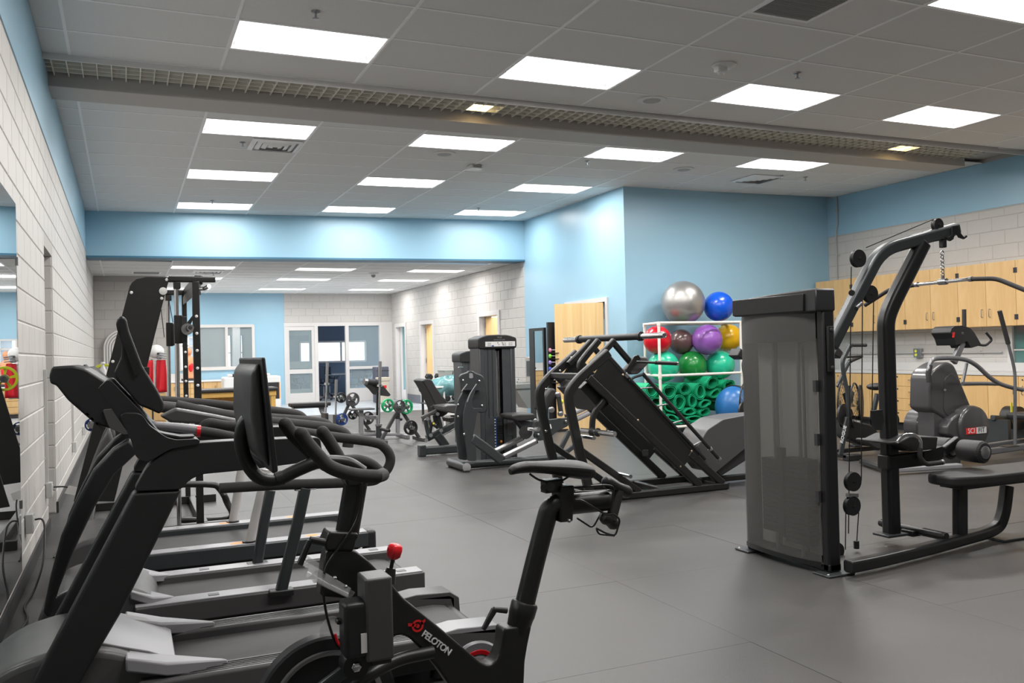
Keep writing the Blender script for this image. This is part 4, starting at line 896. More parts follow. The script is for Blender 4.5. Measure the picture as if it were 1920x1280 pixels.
# ================================================================ LAT PULLDOWN (right foreground)
LY = 4.4
za = Zm(1360, 380, 3.368); zb = Zm(1360, 740, 3.4286)
M_smoke = mat('smoked_plastic', (.16, .156, .148), .3, alpha=.36, noise=.12, nscale=3)
lat = thing('lat_pulldown', 'black lat pulldown machine with smoked weight tower and long bench', 'weight machine', (4.6, LY, 0))
x0, x1, y0, y1 = 3.785, 3.875, 4.03, 4.78
M_tw = mat('machine_black', (.012, .012, .013), .36, noise=.08, nscale=12)
for y in (y0, y1-.02):
    o = obj('tower_post', MB().box((x0, y, .01), (x1, y+(.06 if y == y0 else .02), 1.60)), M_tw, lat, bevel=.012 if y == y0 else .004)
    obj('foot_plate', MB().box((x0-.06, y-.06, 0), (x0+.14, y+.08, .012)), M_dgrey, o, bevel=.004)
    for q in (-.04, .1): bolt(o, (x0+q, y-.03 if y < 4.3 else y+.06, .01), (0, 0, 1), .008)
obj('tower_base', MB().box((x0, y0, .015), (x1, y1, .06)), M_tw, lat, bevel=.006)
cap = obj('tower_cap', MB().prism(rpoly([(x0-.06, y0-.01, 1.56), (x0-.06, y1+.01, 1.56), (x0-.06, y1+.01, 1.665), (x0-.06, (y0+y1)/2, 1.685), (x0-.06, y0-.01, 1.695)], .01, 2), (x1-x0+.06, 0, 0)), mat('cap_charcoal', (.03, .03, .032), .4), lat, bevel=.012, seg=3, label='grey tower cap')
obj('cap_lip', MB().box((x0-.075, y0+.08, 1.565), (x0-.05, y1+.0, 1.67)), M_tw, cap, bevel=.004)
yc_ = (y0+.06+y1)/2; hw = (y1-y0-.06)/2
sec = [(-.004, -hw), (-.034, -hw*.8), (-.05, -hw*.4), (-.055, 0), (-.05, hw*.4), (-.034, hw*.8), (-.004, hw)]
P_ = [Vector((x0+a_, yc_+b_, .05)) for a_, b_ in sec]; Q_ = [Vector((x0+a_+.003, yc_+b_, .05)) for a_, b_ in sec][::-1]
sh = obj('shroud', MB().prism(P_+Q_, (0, 0, 1.50)), M_smoke, lat, label='smoky translucent shroud', sharp=60)
obj('shroud_frame', MB().prism([Vector((x0+a_-.003, yc_+b_, .035)) for a_, b_ in sec], (0, 0, .03)), M_tw, lat)
obj('shroud_top_panel', MB().prism([Vector((x0+a_+.004, yc_+b_, 1.38)) for a_, b_ in sec], (0, 0, .18)), M_tw, lat)
for yy, h_, zz_ in ((4.17, .66, .14), (4.42, .62, .18)):
    z = zz_
    while z < h_: obj('weight_plate', MB().box((x0-.02, yy, z), (x0+.06, yy+(.21 if yy < 4.3 else .17), z+.028)), M_satin, lat); z += .031
for yy in (4.27, 4.50): obj('guide_rod', MB().cyl((x0+.02, yy, .06), (x0+.02, yy, 1.4), .012, seg=12), M_steel, lat)
obj('weight_stem', MB().box((x0-.03, 4.38, .16), (x0-.0, 4.43, .72)), M_black, lat)
obj('rear_panel', MB().box((x1-.003, y0+.05, .05), (x1, y1, 1.56)), M_tw, lat)
for k, (ya_, yb__) in enumerate(((4.12, 4.28), (4.30, 4.52), (4.54, 4.70))): obj('inner_panel', MB().box((x1-.012-.006*k, ya_, .08), (x1-.004, yb__, 1.40)), mat('tower_inner', (.50, .49, .44), .5), lat, label='pale inner rear panel')
obj('side_handle', MB().flat([(x0+.04, y0-.012, 1.20), (x0+.04, y0-.012, 1.47)], .045, .02, (1, 0, 0)), M_satin, lat, bevel=.008)
for z in (1.225, 1.45): bolt(lat, (x0+.04, y0-.022, z), (0, -1, 0), .012, M_dark)
for z in (.42, .76, 1.08): obj('clip', MB().box((x0-.022, y0+.05, z), (x0-.002, y0+.075, z+.07)), M_dark, lat)
# masts
m1 = PY([(1657, 1036), (1664, 720), (1664, 600), (1672, 570), (1730, 455)], LY); m1[0] = Vector((m1[1].x, LY, .08)); m1[2].x = m1[1].x
m1 = [m1[0], m1[2]] + m1[3:]
obj('mast', MB().flat(fillet(m1, .16, 7), .09, .10, (0, 1, 0)), M_tw, lat, bevel=.012, seg=3)
obj('mast_plate', MB().box(m1[0]+Vector((-.1, -.07, -.005)), m1[0]+Vector((.1, .07, .012))), M_dgrey, lat, bevel=.004)
a0 = PY([(1540, 680), (1574, 614), (1642, 474), (1662, 462), (1793, 429)], LY)
obj('boom', MB().flat(fillet([a0[1]+(a0[1]-a0[2])*.25, a0[2]+(a0[3]-a0[2])*.4, a0[4]], .14, 7), .08, .085, (0, 1, 0)), M_dgrey, lat, bevel=.016, seg=3)
obj('boom_slot', MB().cyl(aty(1597, 549, LY-.042), aty(1597, 549, LY-.046), .02, seg=20), M_black, lat)
hk = PY([(1786, 424), (1796, 423), (1801, 436), (1808, 445), (1813, 441), (1814, 444), (1808, 448), (1799, 445), (1793, 434), (1788, 447), (1780, 449), (1772, 444), (1780, 445), (1786, 440)], LY-.06)
for d in (0, .11): obj('bar_hook', MB().prism(off(hk, (0, d, 0)), (0, .012, 0)), M_tw, lat)
def pulley(px, py, r, parent, y=LY-.03, w_=.032):
    c = aty(px, py, y); o = obj('pulley', MB().lathe(c, (0, 1, 0), [(0, .01), (0, r), (.004, r*1.02), (w_*.3, r*.97), (w_*.5, r*.88), (w_*.7, r*.97), (w_-.004, r*1.02), (w_, r), (w_, .01)], 36), M_satin, parent)
    obj('pulley_bolt', MB().lathe(c, (0, -1, 0), [(0, .01), (.004, .01), (.006, .004)], 6), M_black, o); return c
for px, py, r in ((1612, 484, .058), (1634.6, 550.7, .057), (1761, 421, .044), (1602, 903, .062), (1600.6, 948.5, .062), (1571.5, 1033, .053), (1647, 787, .050), (1676, 788, .050)): pulley(px, py, r, lat)
obj('pulley_bracket', plate([(1592, 925), (1610, 925), (1610, 932), (1592, 932)], LY-.03, .03), M_steel, lat)
obj('pulley_bracket', plate([(1636, 770), (1655, 768), (1655, 806), (1640, 806)], LY-.05, .02), M_satin, lat)
obj('weight_pin', MB().cyl(aty(1606, 577, LY-.05), aty(1616, 568, LY-.05), .012, seg=12), M_steel, lat)
for (a, b) in (((1596, 500), (1591, 1000)), ((1617, 560), (1615, 900)), ((1638, 560), (1635, 770)), ((1586, 960), (1585, 1030)), ((1610, 960), (1606, 1020)), ((1624, 464), (1750, 411)), ((1768, 432), (1768, 452))):
    obj('cable', MB().cyl(aty(*a, LY), aty(*b, LY), .0035, seg=8), M_black, lat)
c = aty(1606, 1028, LY); obj('cable_stop', MB().cyl(c+Vector((0, 0, .0)), c+Vector((0, 0, .05)), .018, seg=14), M_satin, lat)
c = aty(1605, 1056, LY-.1); obj('base_nose', MB().sphere(c, .055, 18, 12, (1.1, 1, .55)), M_tw, lat)
# base tube, bench, foot bar
bs = [atz(1590, 1062, .06), atz(1640, 1052, .06), atz(1720, 1033, .06), atz(1800, 1012, .06), atz(1862, 992, .07)]
e_ = aty(1880, 965, bs[-1].y); e2 = aty(1888, 910, bs[-1].y)
obj('base_tube', MB().flat(smooth_path(bs+[e_, e2], 6), .075, .075, (0, 1, 0)), M_tw, lat, bevel=.012, seg=3)
obj('foot_plate', MB().box(bs[-1]+Vector((-.02, -.1, -.07)), bs[-1]+Vector((.2, .1, -.055))), M_dgrey, lat, bevel=.004)
c = atz(1800, 1010, .06); obj('bench_post', MB().flat([c, aty(1800, 915, c.y)], .07, .085, (0, 1, 0)), M_tw, lat, bevel=.008)
yb = c.y
top = [aty(1755, 905, yb-.13), aty(1815, 892, yb-.2)]
bench_z = aty(1800, 905, yb).z
X0 = aty(1758, 905, yb).x; 
be = obj('bench_pad', MB().prism(rpoly([(X0, yb-.1, bench_z), (X0, yb+.1, bench_z), (X0+.25, yb+.17, bench_z), (X0+1.25, yb+.17, bench_z), (X0+1.25, yb-.17, bench_z), (X0+.25, yb-.17, bench_z)], .07, 4), (0, 0, .065)), M_vinyl, lat, bevel=.018, seg=3)
obj('pad_board', MB().box((X0+.12, yb-.09, bench_z-.03), (X0+1.1, yb+.09, bench_z)), M_tw, lat, bevel=.006)
f0, f1 = aty(1782, 1007, LY-.35), aty(1664, 981, LY+.18)
z_ = (f0.z+f1.z)/2; x_ = (f0.x+f1.x)/2+.02; f0 = Vector((f0.x, LY-.32, z_)); f1 = Vector((f0.x, LY+.22, z_))
fb = obj('foot_bar', MB().cyl(f0, f1, .025, seg=20), M_tw, lat)
gr = MB()
for k in range(10):
    a = 2*PI*k/10
    for s0, s1 in ((f0.y+.01, f0.y+.18), (f1.y-.18, f1.y-.01)): gr.bar((f0.x+math.cos(a)*.025, s0, z_+math.sin(a)*.025), (f0.x+math.cos(a)*.025, s1, z_+math.sin(a)*.025), .004, .004)
obj('grip_ribs', gr, M_foam, fb)
obj('foot_bar_post', MB().box((f0.x-.05, LY-.1, .07), (f0.x+.05, LY+.0, z_)), M_tw, lat, bevel=.006)
# knee rollers and seat
seat = obj('seat_pad', plate([zb(1060, 300), zb(1120, 300), zb(1190, 265), zb(1370, 270), zb(1360, 350), zb(1200, 365), zb(1170, 350), zb(1130, 320), zb(1060, 320)], LY-.15, .3), M_vinyl, lat, bevel=.02, seg=3)
obj('seat_arm', plate([zb(1050, 390), zb(1290, 360), zb(1420, 330), zb(1400, 420), zb(1300, 455), zb(1050, 485)], LY-.05, .1), M_tw, lat, bevel=.01)
obj('roller_bracket', plate([zb(1280, 365), zb(1400, 330), zb(1405, 400), zb(1370, 425), zb(1275, 415)], LY-.09, .02), M_black, lat, bevel=.003)
r1 = aty(1847, 848, LY-.22); r2 = Vector((r1.x, LY-.035, r1.z)); r3 = Vector((r1.x, LY+.035, r1.z)); r4 = Vector((r1.x, LY+.22, r1.z))
obj('roller_axle', MB().cyl(r1, r4, .018), M_steel, lat)
for a, b in ((r1, r2), (r3, r4)):
    L_ = (b-a).length; o = obj('knee_roller', MB().lathe(a, b-a, [(0, .04), (.0, .062), (.012, .074), (.03, .076), (L_-.03, .076), (L_-.012, .074), (L_, .06), (L_, .03)], 32), M_vinyl, lat)
    obj('roller_cap', MB().lathe(a, a-b, [(-.002, .045), (.006, .044), (.014, .034), (.017, .01)], 24), M_steel, o, label='steel end cap')
    pl = MB()
    for k in range(22):
        q = 2*PI*k/22; e = Vector((math.cos(q), 0, math.sin(q))); pl.bar(a+e*.05+Vector((0, -.001, 0)), a+e*.074+Vector((0, .014, 0)), .006, .006, (0, 1, 0))
    obj('cover_pleats', pl, M_dark, o)
obj('roller_arm', MB().flat([aty(*zb(1400, 365), LY), aty(*zb(1475, 305), LY), r3.lerp(r2, .5)], .045, .06, (0, 1, 0)), M_tw, lat, bevel=.006)
zc2 = Zm(1540, 620, 4.571)
hd = obj('seat_lever', MB().tube(fillet(PY([zc2(650, 950), zc2(700, 895), zc2(790, 885), zc2(850, 930), zc2(852, 1010)], LY-.22), .05), .012, 12), M_chrome, lat, label='chrome adjusting lever')
obj('lever_grip', MB().tube(fillet(PY([zc2(850, 1005), zc2(840, 1080), zc2(890, 1145), zc2(1035, 1128)], LY-.22), .06), .016, 12), M_foam, hd)
obj('lever_cap', MB().sphere(aty(*zc2(1038, 1126), LY-.22), .018, 14, 8), M_steel, hd)
# pull bar hanging on its chain: a thing of its own
cx = aty(1768, 528, LY)
bar = thing('lat_bar', 'long bent lat pull bar with chrome middle hanging from a chain', 'pull bar', cx)
zz = lambda px, py, y: Vector((cx.x, y, aty(px, py, y).z if False else 0))
def on_x(px, py): return atx(px, py, cx.x)
pp = [on_x(1622, 572), on_x(1648, 555), on_x(1669, 542), on_x(1719, 533.5), on_x(1820, 523), on_x(1862, 520.5), on_x(1877, 524), on_x(1930, 547)]
obj('bar_middle', MB().cyl(pp[3], pp[4], .0125, seg=16), M_chrome, bar, label='chrome middle')
obj('bar_grip', MB().tube(fillet([pp[4], pp[5].lerp(pp[6], .4), pp[7]], .05), .015, 14), M_foam, bar); obj('bar_grip', MB().tube(fillet([pp[3], pp[2], pp[0]], .05), .015, 14), M_foam, bar)
obj('bar_cap', MB().cyl(pp[7], pp[7]+(pp[7]-pp[6]).normalized()*.02, .017), M_yel, bar)
for p in (pp[3], pp[4]): obj('collar', MB().cyl(p+Vector((0, -.012, 0)), p+Vector((0, .012, 0)), .018), M_steel, bar)
obj('swivel', MB().cyl(cx+Vector((0, -.03, 0)), cx+Vector((0, .03, 0)), .022).cyl(cx, cx+Vector((0, 0, .045)), .012), M_steel, bar)
ct = aty(1768, 463, LY); n = 7; zt, zb_ = ct.z-.03, cx.z+.035
for k in range(n):
    z = zb_+(zt-zb_)*(k+.5)/n; h_ = (zt-zb_)/n*.62; e = Vector((1, 0, 0)) if k % 2 else Vector((0, 1, 0))
    L = [Vector((cx.x, cx.y, z))+e*math.cos(2*PI*i/14)*.013+Vector((0, 0, math.sin(2*PI*i/14)*h_)) for i in range(14)]
    obj('chain_link', MB().tube(L, .0035, 8, closed=True), M_chrome, bar)
obj('cable_end', MB().box(ct+Vector((-.018, -.02, -.005)), ct+Vector((.018, .02, .055))), M_satin, bar, bevel=.006)
# ================================================================ HACK SQUAT SLED (centre)
zh = Zm(960, 560, 3.2); hy, hf = 6.9, 7.5
hk = thing('hack_squat', 'black angled hack squat and leg press machine in the middle of the room', 'weight machine', (4.7, 7.2, 0))
def beam(pts, y, w_, h_, name='beam', z=None, r=.0, m=M_black, parent=None, dz=0):
    P = PY(pts, y, z)
    if r: P = fillet(P, r)
    return obj(name, MB().flat(P, w_, h_, (0, 1, 0)), m, parent or hk, bevel=.004)
def ground(P, z): P[-1].z = z; return P
near_f = [(578, 322), (400, 480), (338, 560), (345, 640), (400, 900), (470, 1180)]
P = PY(near_f, hy, zh); P[-1] = P[-2]+(P[-1]-P[-2])*((P[-2].z-.06)/(P[-2].z-P[-1].z))
sft = Vector((0, hf-hy, 0))
obj('frame_tube', MB().flat(fillet(P, .13), .06, .085, (0, 1, 0)), M_black, hk, bevel=.008)
Q = off(P, sft); obj('frame_tube', MB().flat(fillet(Q, .13), .06, .085, (0, 1, 0)), M_black, hk, bevel=.008)
for s in (0, 1):
    A = off([P[4].lerp(P[5], 0)], sft*s)[0]; e = aty(*zh(765, 1195), hy); e.z = .06; obj('brace', MB().flat([A, off([e], sft*s)[0]], .05, .06, (0, 1, 0)), M_black, hk, bevel=.004)
b0 = Vector((P[-1].x-.04, hy, .035)); b1 = Vector((aty(*zh(1290, 1130), hy).x, hy, .035))
for s in (0, 1): 
    o = obj('base_beam', MB().flat(off([b0, b1], sft*s), .06, .065, (0, 1, 0)), M_black, hk, bevel=.004); obj('end_plug', MB().box(off([b1], sft*s)[0]+Vector((0, -.028, -.03)), off([b1], sft*s)[0]+Vector((.004, .028, .03))), M_satin, o)
for x in (b0.x+.12, (b0.x+b1.x)/2+.1, b1.x-.05): obj('cross_beam', MB().flat([(x, hy, .035), (x, hf, .035)], .05, .05, (1, 0, 0)), M_black, hk, bevel=.004)
obj('cross_beam', MB().flat([P[1].lerp(P[0], .08), Q[1].lerp(Q[0], .08)], .05, .06, (1, 0, 0)), M_black, hk, bevel=.004)
# side panels and inclined beams
pan = [zh(565, 335), zh(640, 385), zh(1165, 985), zh(1110, 1080), zh(1060, 1055), zh(478, 462)]
pan = [zh(568, 332), zh(1095, 912), zh(1018, 1012), zh(482, 462)]
for s in (0, 1):
    o = obj('side_panel', MB().prism(off(PY(pan, hy), sft*s+Vector((0, -.02, 0))), (0, .015, 0)), M_black, hk, bevel=.003)
    if s == 0:
        for q in ((560, 345), (500, 385), (485, 435), (755, 728), (1078, 912), (1010, 1005), (665, 455)): bolt(o, aty(*zh(*q), hy-.022), (0, -1, 0), .010, mat('brass_bolt', (.75, .6, .4), .3, metal=.8))
    for a, b, w_ in (((455, 470), (1125, 1140), .075), ((1060, 925), (1262, 1120), .07), ((560, 330), (1110, 940), .04)):
        A, B = PY([zh(*a), zh(*b)], hy); B.z = max(B.z, .06) if w_ > .05 else B.z; obj('incline_beam', MB().flat(off([A, B], sft*s), .055, w_, (0, 1, 0)), M_black, hk, bevel=.005)
# central guide rods and carriage
for s in (.25, .75):
    A, B = PY([zh(545, 470), zh(985, 1010)], hy+.6*s); obj('guide_rod', MB().cyl(A, B, .018, seg=14), M_steel, hk)
A, B = aty(*zh(800, 925), hy+.05), aty(*zh(800, 925), hf-.05); obj('stop_beam', MB().flat([A, B], .06, .06, (1, 0, 0)), M_black, hk, bevel=.004)
cg = obj('carriage', MB().prism(off(PY([zh(430, 540), zh(520, 455), zh(640, 590), zh(560, 680)], hy), (0, .06, 0)), (0, .48, 0)), M_black, hk, bevel=.006)
obj('carriage_arm', MB().flat(fillet(PY([zh(555, 605), zh(485, 690), zh(480, 790)], hy+.02), .08), .04, .05, (0, 1, 0)), M_black, cg, bevel=.004)
# weight horn bar across the top
wx = aty(*zh(915, 218), 6.45); w2_ = aty(*zh(318, 248), 7.95); bz = (wx.z+w2_.z)/2; bx = (wx.x+w2_.x)/2
def hb_(a, b, r, m, nm): return obj(nm, MB().cyl(wx.lerp(w2_, a), wx.lerp(w2_, b), r, seg=20), m, hk)
hb_(.2, .84, .032, M_satin, 'horn_bar'); hb_(0, .22, .026, M_chrome, 'weight_horn'); hb_(.82, 1, .026, M_chrome, 'weight_horn'); hb_(.205, .225, .042, M_satin, 'collar'); hb_(.825, .845, .042, M_satin, 'collar')
obj('horn_end', MB().lathe(wx, wx-w2_, [(0, .024), (.002, .02), (-.004, .012), (-.02, .01)], 18), M_steel, hk)
for s, y in ((0, hy+.08), (1, hf-.08)):
    dx = Vector((0, (y-hy), 0))
    obj('bar_support', MB().flat(fillet(off(PY([zh(640, 248), zh(560, 335), zh(500, 395)], hy), dx), .04), .05, .055, (0, 1, 0)), M_black, hk, bevel=.004)
    obj('bar_support', MB().flat(off(PY([zh(632, 258), zh(745, 390)], hy), dx), .05, .05, (0, 1, 0)), M_black, hk, bevel=.004)
obj('bar_support', MB().flat(fillet(PY([zh(520, 250), zh(440, 345), zh(400, 400), zh(430, 460)], hy+.25), .06), .05, .06, (0, 1, 0)), M_black, hk, bevel=.004)
# shoulder pads, handles
for y, q in ((hy+.02, 0), (hf-.3, 1)):
    sh_ = obj('shoulder_pad', plate([zh(700, 430), zh(770, 345), zh(815, 350), zh(825, 385), zh(760, 452), zh(715, 455)], y, .14, r=.02), M_mgrey, hk, bevel=.015, seg=3)
    obj('pad_bracket', plate([zh(735, 345), zh(760, 335), zh(775, 360), zh(705, 440), zh(685, 425)], y-.02, .03), M_black, sh_, bevel=.003)
    h0, h1 = PY([zh(745, 378), zh(985, 388)], y-.06); o = obj('handle', MB().cyl(h0, h0.lerp(h1, .5), .012).cyl(h0.lerp(h1, .48), h1, .018, seg=16), M_satin, hk); obj('handle_tip', MB().cyl(h1, h1.lerp(h0, -.04), .019), M_chrome, o)
# ladder shaped safety rails
for y in (hy-.03, hf+.03):
    A, B = PY([zh(680, 452), zh(1160, 962)], y); C, D = PY([zh(785, 450), zh(1238, 955)], y)
    lr = obj('safety_rail', MB().tube([C, D], .018, 12), M_satin, hk); obj('safety_rail', MB().tube([A, B], .014, 12), M_satin, hk)
    for a_, b_ in ((C.lerp(D, .88), C.lerp(D, .90)), (D, D.lerp(C, -.02)), (A, A.lerp(B, .03))): obj('rail_tip', MB().cyl(a_, b_, .021), M_steel, lr)
    for t_ in (.16, .36, .56, .82):
        obj('rung', MB().cyl(A.lerp(B, t_*1.02), C.lerp(D, t_*.96), .008, seg=10), M_steel, lr)
    obj('rail_elbow', MB().tube(PY([zh(700, 490), zh(735, 470), zh(782, 455)], y), .012, 10), M_satin, lr)
# weight pegs
for a, b, r, y in (((415, 790), (618, 812), .024, hy-.02), ((405, 822), (492, 835), .018, hy-.03), ((618, 1045), (712, 1066), .018, hy-.03)):
    A = aty(*zh(*a), y+.12); B = aty(*zh(*b), y-.25 if r > .02 else y-.2); o = obj('weight_peg', MB().cyl(A, B, r, seg=16), M_chrome, hk)
    if r > .02: obj('collar', MB().cyl(A.lerp(B, .3), A.lerp(B, .38), r*1.5).cyl(A.lerp(B, .48), A.lerp(B, .52), r*1.6), M_satin, o)
A, B = aty(*zh(100+35, 782), hf), aty(*zh(160, 782), hf-.15); obj('weight_peg', MB().cyl(A, B, .018), M_chrome, hk)
for q in ((357, 352), (288, 432), (204, 542), (204, 793)): bolt(hk, aty(*zh(*q), hf-.035), (0, -1, 0), .012, M_chrome)
# back pad reclining to the right
pd_ = obj('back_pad', MB().prism(rpoly(PY([(1309, 836), (1326, 806), (1356, 786), (1392, 779), (1440, 776), (1470, 740), (1490, 752), (1462, 800), (1420, 822), (1340, 888), (1322, 866)], 7.02), .03, 3), (0, .36, 0)), M_mgrey, hk, bevel=.02, seg=3, label='grey reclining back pad')
bd = PY([(1330, 872), (1400, 812), (1470, 760), (1484, 772), (1420, 850), (1352, 893)], 7.1)
obj('pad_board', MB().prism(bd, (0, .22, 0)), M_dark, hk, bevel=.01)
x_ = b1.x; obj('rear_beam', MB().flat([(x_-.1, 7.2, .05), (x_+.75, 7.2, .05)], .06, .06, (0, 1, 0)), M_black, hk, bevel=.004); obj('pad_post', MB().flat([(x_+.5, 7.2, .05), aty(1440, 800, 7.2)], .06, .06, (0, 1, 0)), M_dgrey, hk, bevel=.004)
# ================================================================ SEATED CHARCOAL MACHINES
def tower(t, x0, x1, yf, dp, zt, chrome=True, detail=True):
    w_ = x1-x0; m = mat('tower_grey', (.075, .08, .086), .32, metal=.3, noise=.06, nscale=8)
    obj('tower_shell', MB().box((x0, yf, .02), (x0+w_*.14, yf+dp, zt-.14)).box((x1-w_*.14, yf, .02), (x1, yf+dp, zt-.14)).box((x0, yf+dp-.03, .02), (x1, yf+dp, zt-.14)), m, t, bevel=.015)
    cp = rpoly([(x0-.015, yf-.02, zt-.17), (x0-.015, yf-.02, zt-.04), (x0+w_*.2, yf-.02, zt-.005), (x0+w_*.5, yf-.02, zt), (x1-w_*.2, yf-.02, zt-.005), (x1+.015, yf-.02, zt-.04), (x1+.015, yf-.02, zt-.17)], .03, 3)
    c = obj('tower_cap', MB().prism(cp, (0, dp+.04, 0)), M_satin, t, bevel=.012, seg=3)
    obj('front_panel', MB().box((x0+w_*.14, yf+.01, .56), (x0+w_*.46, yf+.02, zt-.17)).box((x1-w_*.36, yf+.01, .02), (x1-w_*.14, yf+.02, zt-.17)).box((x0+w_*.14, yf+.01, .02), (x0+w_*.40, yf+.02, .57)), m, t, bevel=.003)
    for q in (.24, .36): obj('panel_rib', MB().box((x0+w_*q, yf+.002, .56), (x0+w_*q+.008, yf+.012, zt-.17)), M_dgrey, t)
    for q in (.50, .585): obj('guide_rod', MB().cyl((x0+w_*q, yf+.06, .3), (x0+w_*q, yf+.06, zt-.2), .009, seg=10), M_chrome, t)
    obj('cable', MB().cyl((x0+w_*.545, yf+.05, .5), (x0+w_*.545, yf+.05, zt-.2), .004, seg=8), M_dark, t)
    obj('tower_back_strip', MB().box((x0+w_*.46, yf+.1, .55), (x1-w_*.36, yf+.11, zt-.2)), mat('light_inner', (.55, .55, .54), .5), t)
    z = .06; k = 0
    while z < .55:
        obj('weight_plate', MB().box((x0+w_*.42, yf+.02, z), (x0+w_*.62, yf+.13, z+.026)), M_iron, t); z += .030; k += 1
    if detail:
        obj('label_strip', MB().box((x0+w_*.16, yf-.024, zt-.145), (x1-.01, yf-.019, zt-.085)), M_white, c, label='white instruction strip')
        M_prt = mat('grey_print', (.25, .26, .28), .5)
        for q in (.22, .27, .62, .68, .8, .86):
            for r_ in range(3): obj('print_line', MB().box((x0+w_*q, yf-.0255, zt-.135+.014*r_), (x0+w_*(q+.045), yf-.0235, zt-.129+.014*r_)), M_prt, c)
        for q in (.5, .62):
            px_ = x0+w_*q; b = MB().sphere((px_, yf-.025, zt-.098), .007, 10, 6, (1, .3, 1)); b.bar((px_, yf-.025, zt-.105), (px_+.014, yf-.025, zt-.128), .003, .006, (0, 1, 0)); b.bar((px_+.014, yf-.025, zt-.128), (px_+.026, yf-.025, zt-.12), .003, .005, (0, 1, 0)); obj('seated_figure', b, M_prt, c)
        obj('blue_square', MB().box((x0+w_*.33, yf-.0255, zt-.143), (x0+w_*.39, yf-.0235, zt-.13)), M_bluep, c)
        text('lettering', 'TRUE', M_lgrey, c, (x0+w_*.55, yf-.0215, zt-.036), (1, 0, 0), (0, 0, 1), .026, .001); text('lettering', 'SEATED LEG CURL', M_lgrey, c, (x0+w_*.55, yf-.0215, zt-.064), (1, 0, 0), (0, 0, 1), .018, .001)
        b = obj('number_strip', MB().box((x0+w_*.415, yf+.0, .04), (x0+w_*.43, yf+.012, .56)), M_bluep, t, label='blue number strip')
        for k in range(14): obj('number_mark', MB().box((x0+w_*.385, yf+.003, .06+.036*k), (x0+w_*.41, yf+.0115, .075+.036*k)), M_white, b)
        obj('selector_pin', MB().sphere((x0+w_*.56, yf+.01, .26), .016, 14, 8), M_orange, t, label='orange selector pin')
        b = obj('warning_label', MB().box((x0+w_*.73, yf+.002, .33), (x0+w_*.88, yf+.012, .56)), M_mgrey, t); obj('label_band', MB().box((x0+w_*.72, yf-.001, .545), (x0+w_*.90, yf+.01, .575)), M_orange, b, bevel=.004, label='orange warning band')
    return c
zg = Zm(840, 620, 4.571); gy = 9.45
xa_, xb_ = aty(899, 700, 9.95).x, aty(967, 700, 9.95).x
m1_ = thing('leg_curl_machine', 'charcoal seated leg curl machine with tall weight tower and curved plates', 'weight machine', (4.1, 9.8, 0))
tower(m1_, xa_, xb_, 9.95, .32, aty(935, 627, 9.95).z)
yb0 = 9.41; c0 = atz(888, 880, .055); cr_ = Vector((c0.x, yb0, .055))
o = obj('cross_foot', MB().tube([cr_, cr_+Vector((0, .56, 0))], .05, 18), M_dgrey, m1_); obj('end_cap', MB().lathe(cr_, (0, -1, 0), [(-.002, .05), (.004, .05), (.008, .04), (.009, .001)], 20), M_lgrey, o, label='shiny end cap')
for dy in (.03, .5): obj('foot', MB().cyl((cr_.x, yb0+dy, 0), (cr_.x, yb0+dy, .02), .045, seg=14), M_satin, o)
obj('base_tube', MB().tube([cr_+Vector((0, .22, 0)), cr_+Vector((1.35, .22, 0))], .045, 18), M_dgrey, m1_)
p1 = [(165, 455), (128, 520), (92, 590), (65, 690), (58, 810), (75, 930), (95, 1100), (165, 1110), (158, 1000), (140, 880), (135, 760), (150, 650), (170, 560), (180, 500)]
p2 = [(245, 455), (195, 530), (158, 610), (135, 710), (132, 820), (150, 930), (172, 1115), (245, 1115), (240, 1000), (215, 900), (230, 830), (250, 700), (300, 690), (290, 660), (215, 665), (205, 600), (235, 520)]
pdk = [(100, 390), (120, 370), (170, 355), (180, 342), (215, 345), (232, 360), (290, 380), (310, 410), (322, 520), (333, 670), (320, 700), (265, 705), (180, 660), (120, 520)]
obj('back_plate', plate([zg(*p) for p in pdk], gy+.1, .05, r=.03), M_dgrey, m1_, bevel=.008)
obj('back_cushion', plate([zg(x+10, y) for x, y in pdk], gy+.16, .07, r=.03), M_vinyl, m1_, bevel=.02, seg=3)
obj('grab_slot', MB().prism(rpoly(PY([zg(182, 362), zg(212, 362), zg(216, 405), zg(182, 408)], gy+.095), .015, 3), (0, .004, 0)), M_lgrey, m1_)
obj('support_plate', plate([zg(*p) for p in p1], gy+.10, .03, r=.02), M_dgrey, m1_, bevel=.005); obj('support_plate', plate([zg(*p) for p in p2], gy-.03, .03, r=.02), M_dgrey, m1_, bevel=.005)
for q, y in (((128, 425), gy+.09), ((268, 430), gy+.09), ((292, 640), gy+.09), ((88, 632), gy+.09), ((86, 735), gy+.09), ((138, 885), gy-.04)): bolt(m1_, aty(*zg(*q), y), (0, -1, 0), .012, M_chrome)
for q in ([(165, 455), (130, 500), (118, 520)], [(245, 455), (190, 540), (165, 610)]): obj('edge_trim', MB().tube(smooth_path(PY([zg(*p) for p in q], gy-.035), 4), .006, 8), M_lgrey, m1_)
obj('shelf_rib', plate([zg(150, 495), zg(285, 500), zg(288, 510), zg(150, 508)], gy+.02, .09), M_dgrey, m1_); obj('shelf_rib', plate([zg(200, 672), zg(300, 668), zg(300, 682), zg(200, 684)], gy+.02, .09), M_dgrey, m1_)
obj('seat_brace', MB().flat(PY([zg(205, 920), zg(330, 1010), zg(460, 1110)], gy), .07, .11, (0, 1, 0)), M_dgrey, m1_, bevel=.02, seg=3)
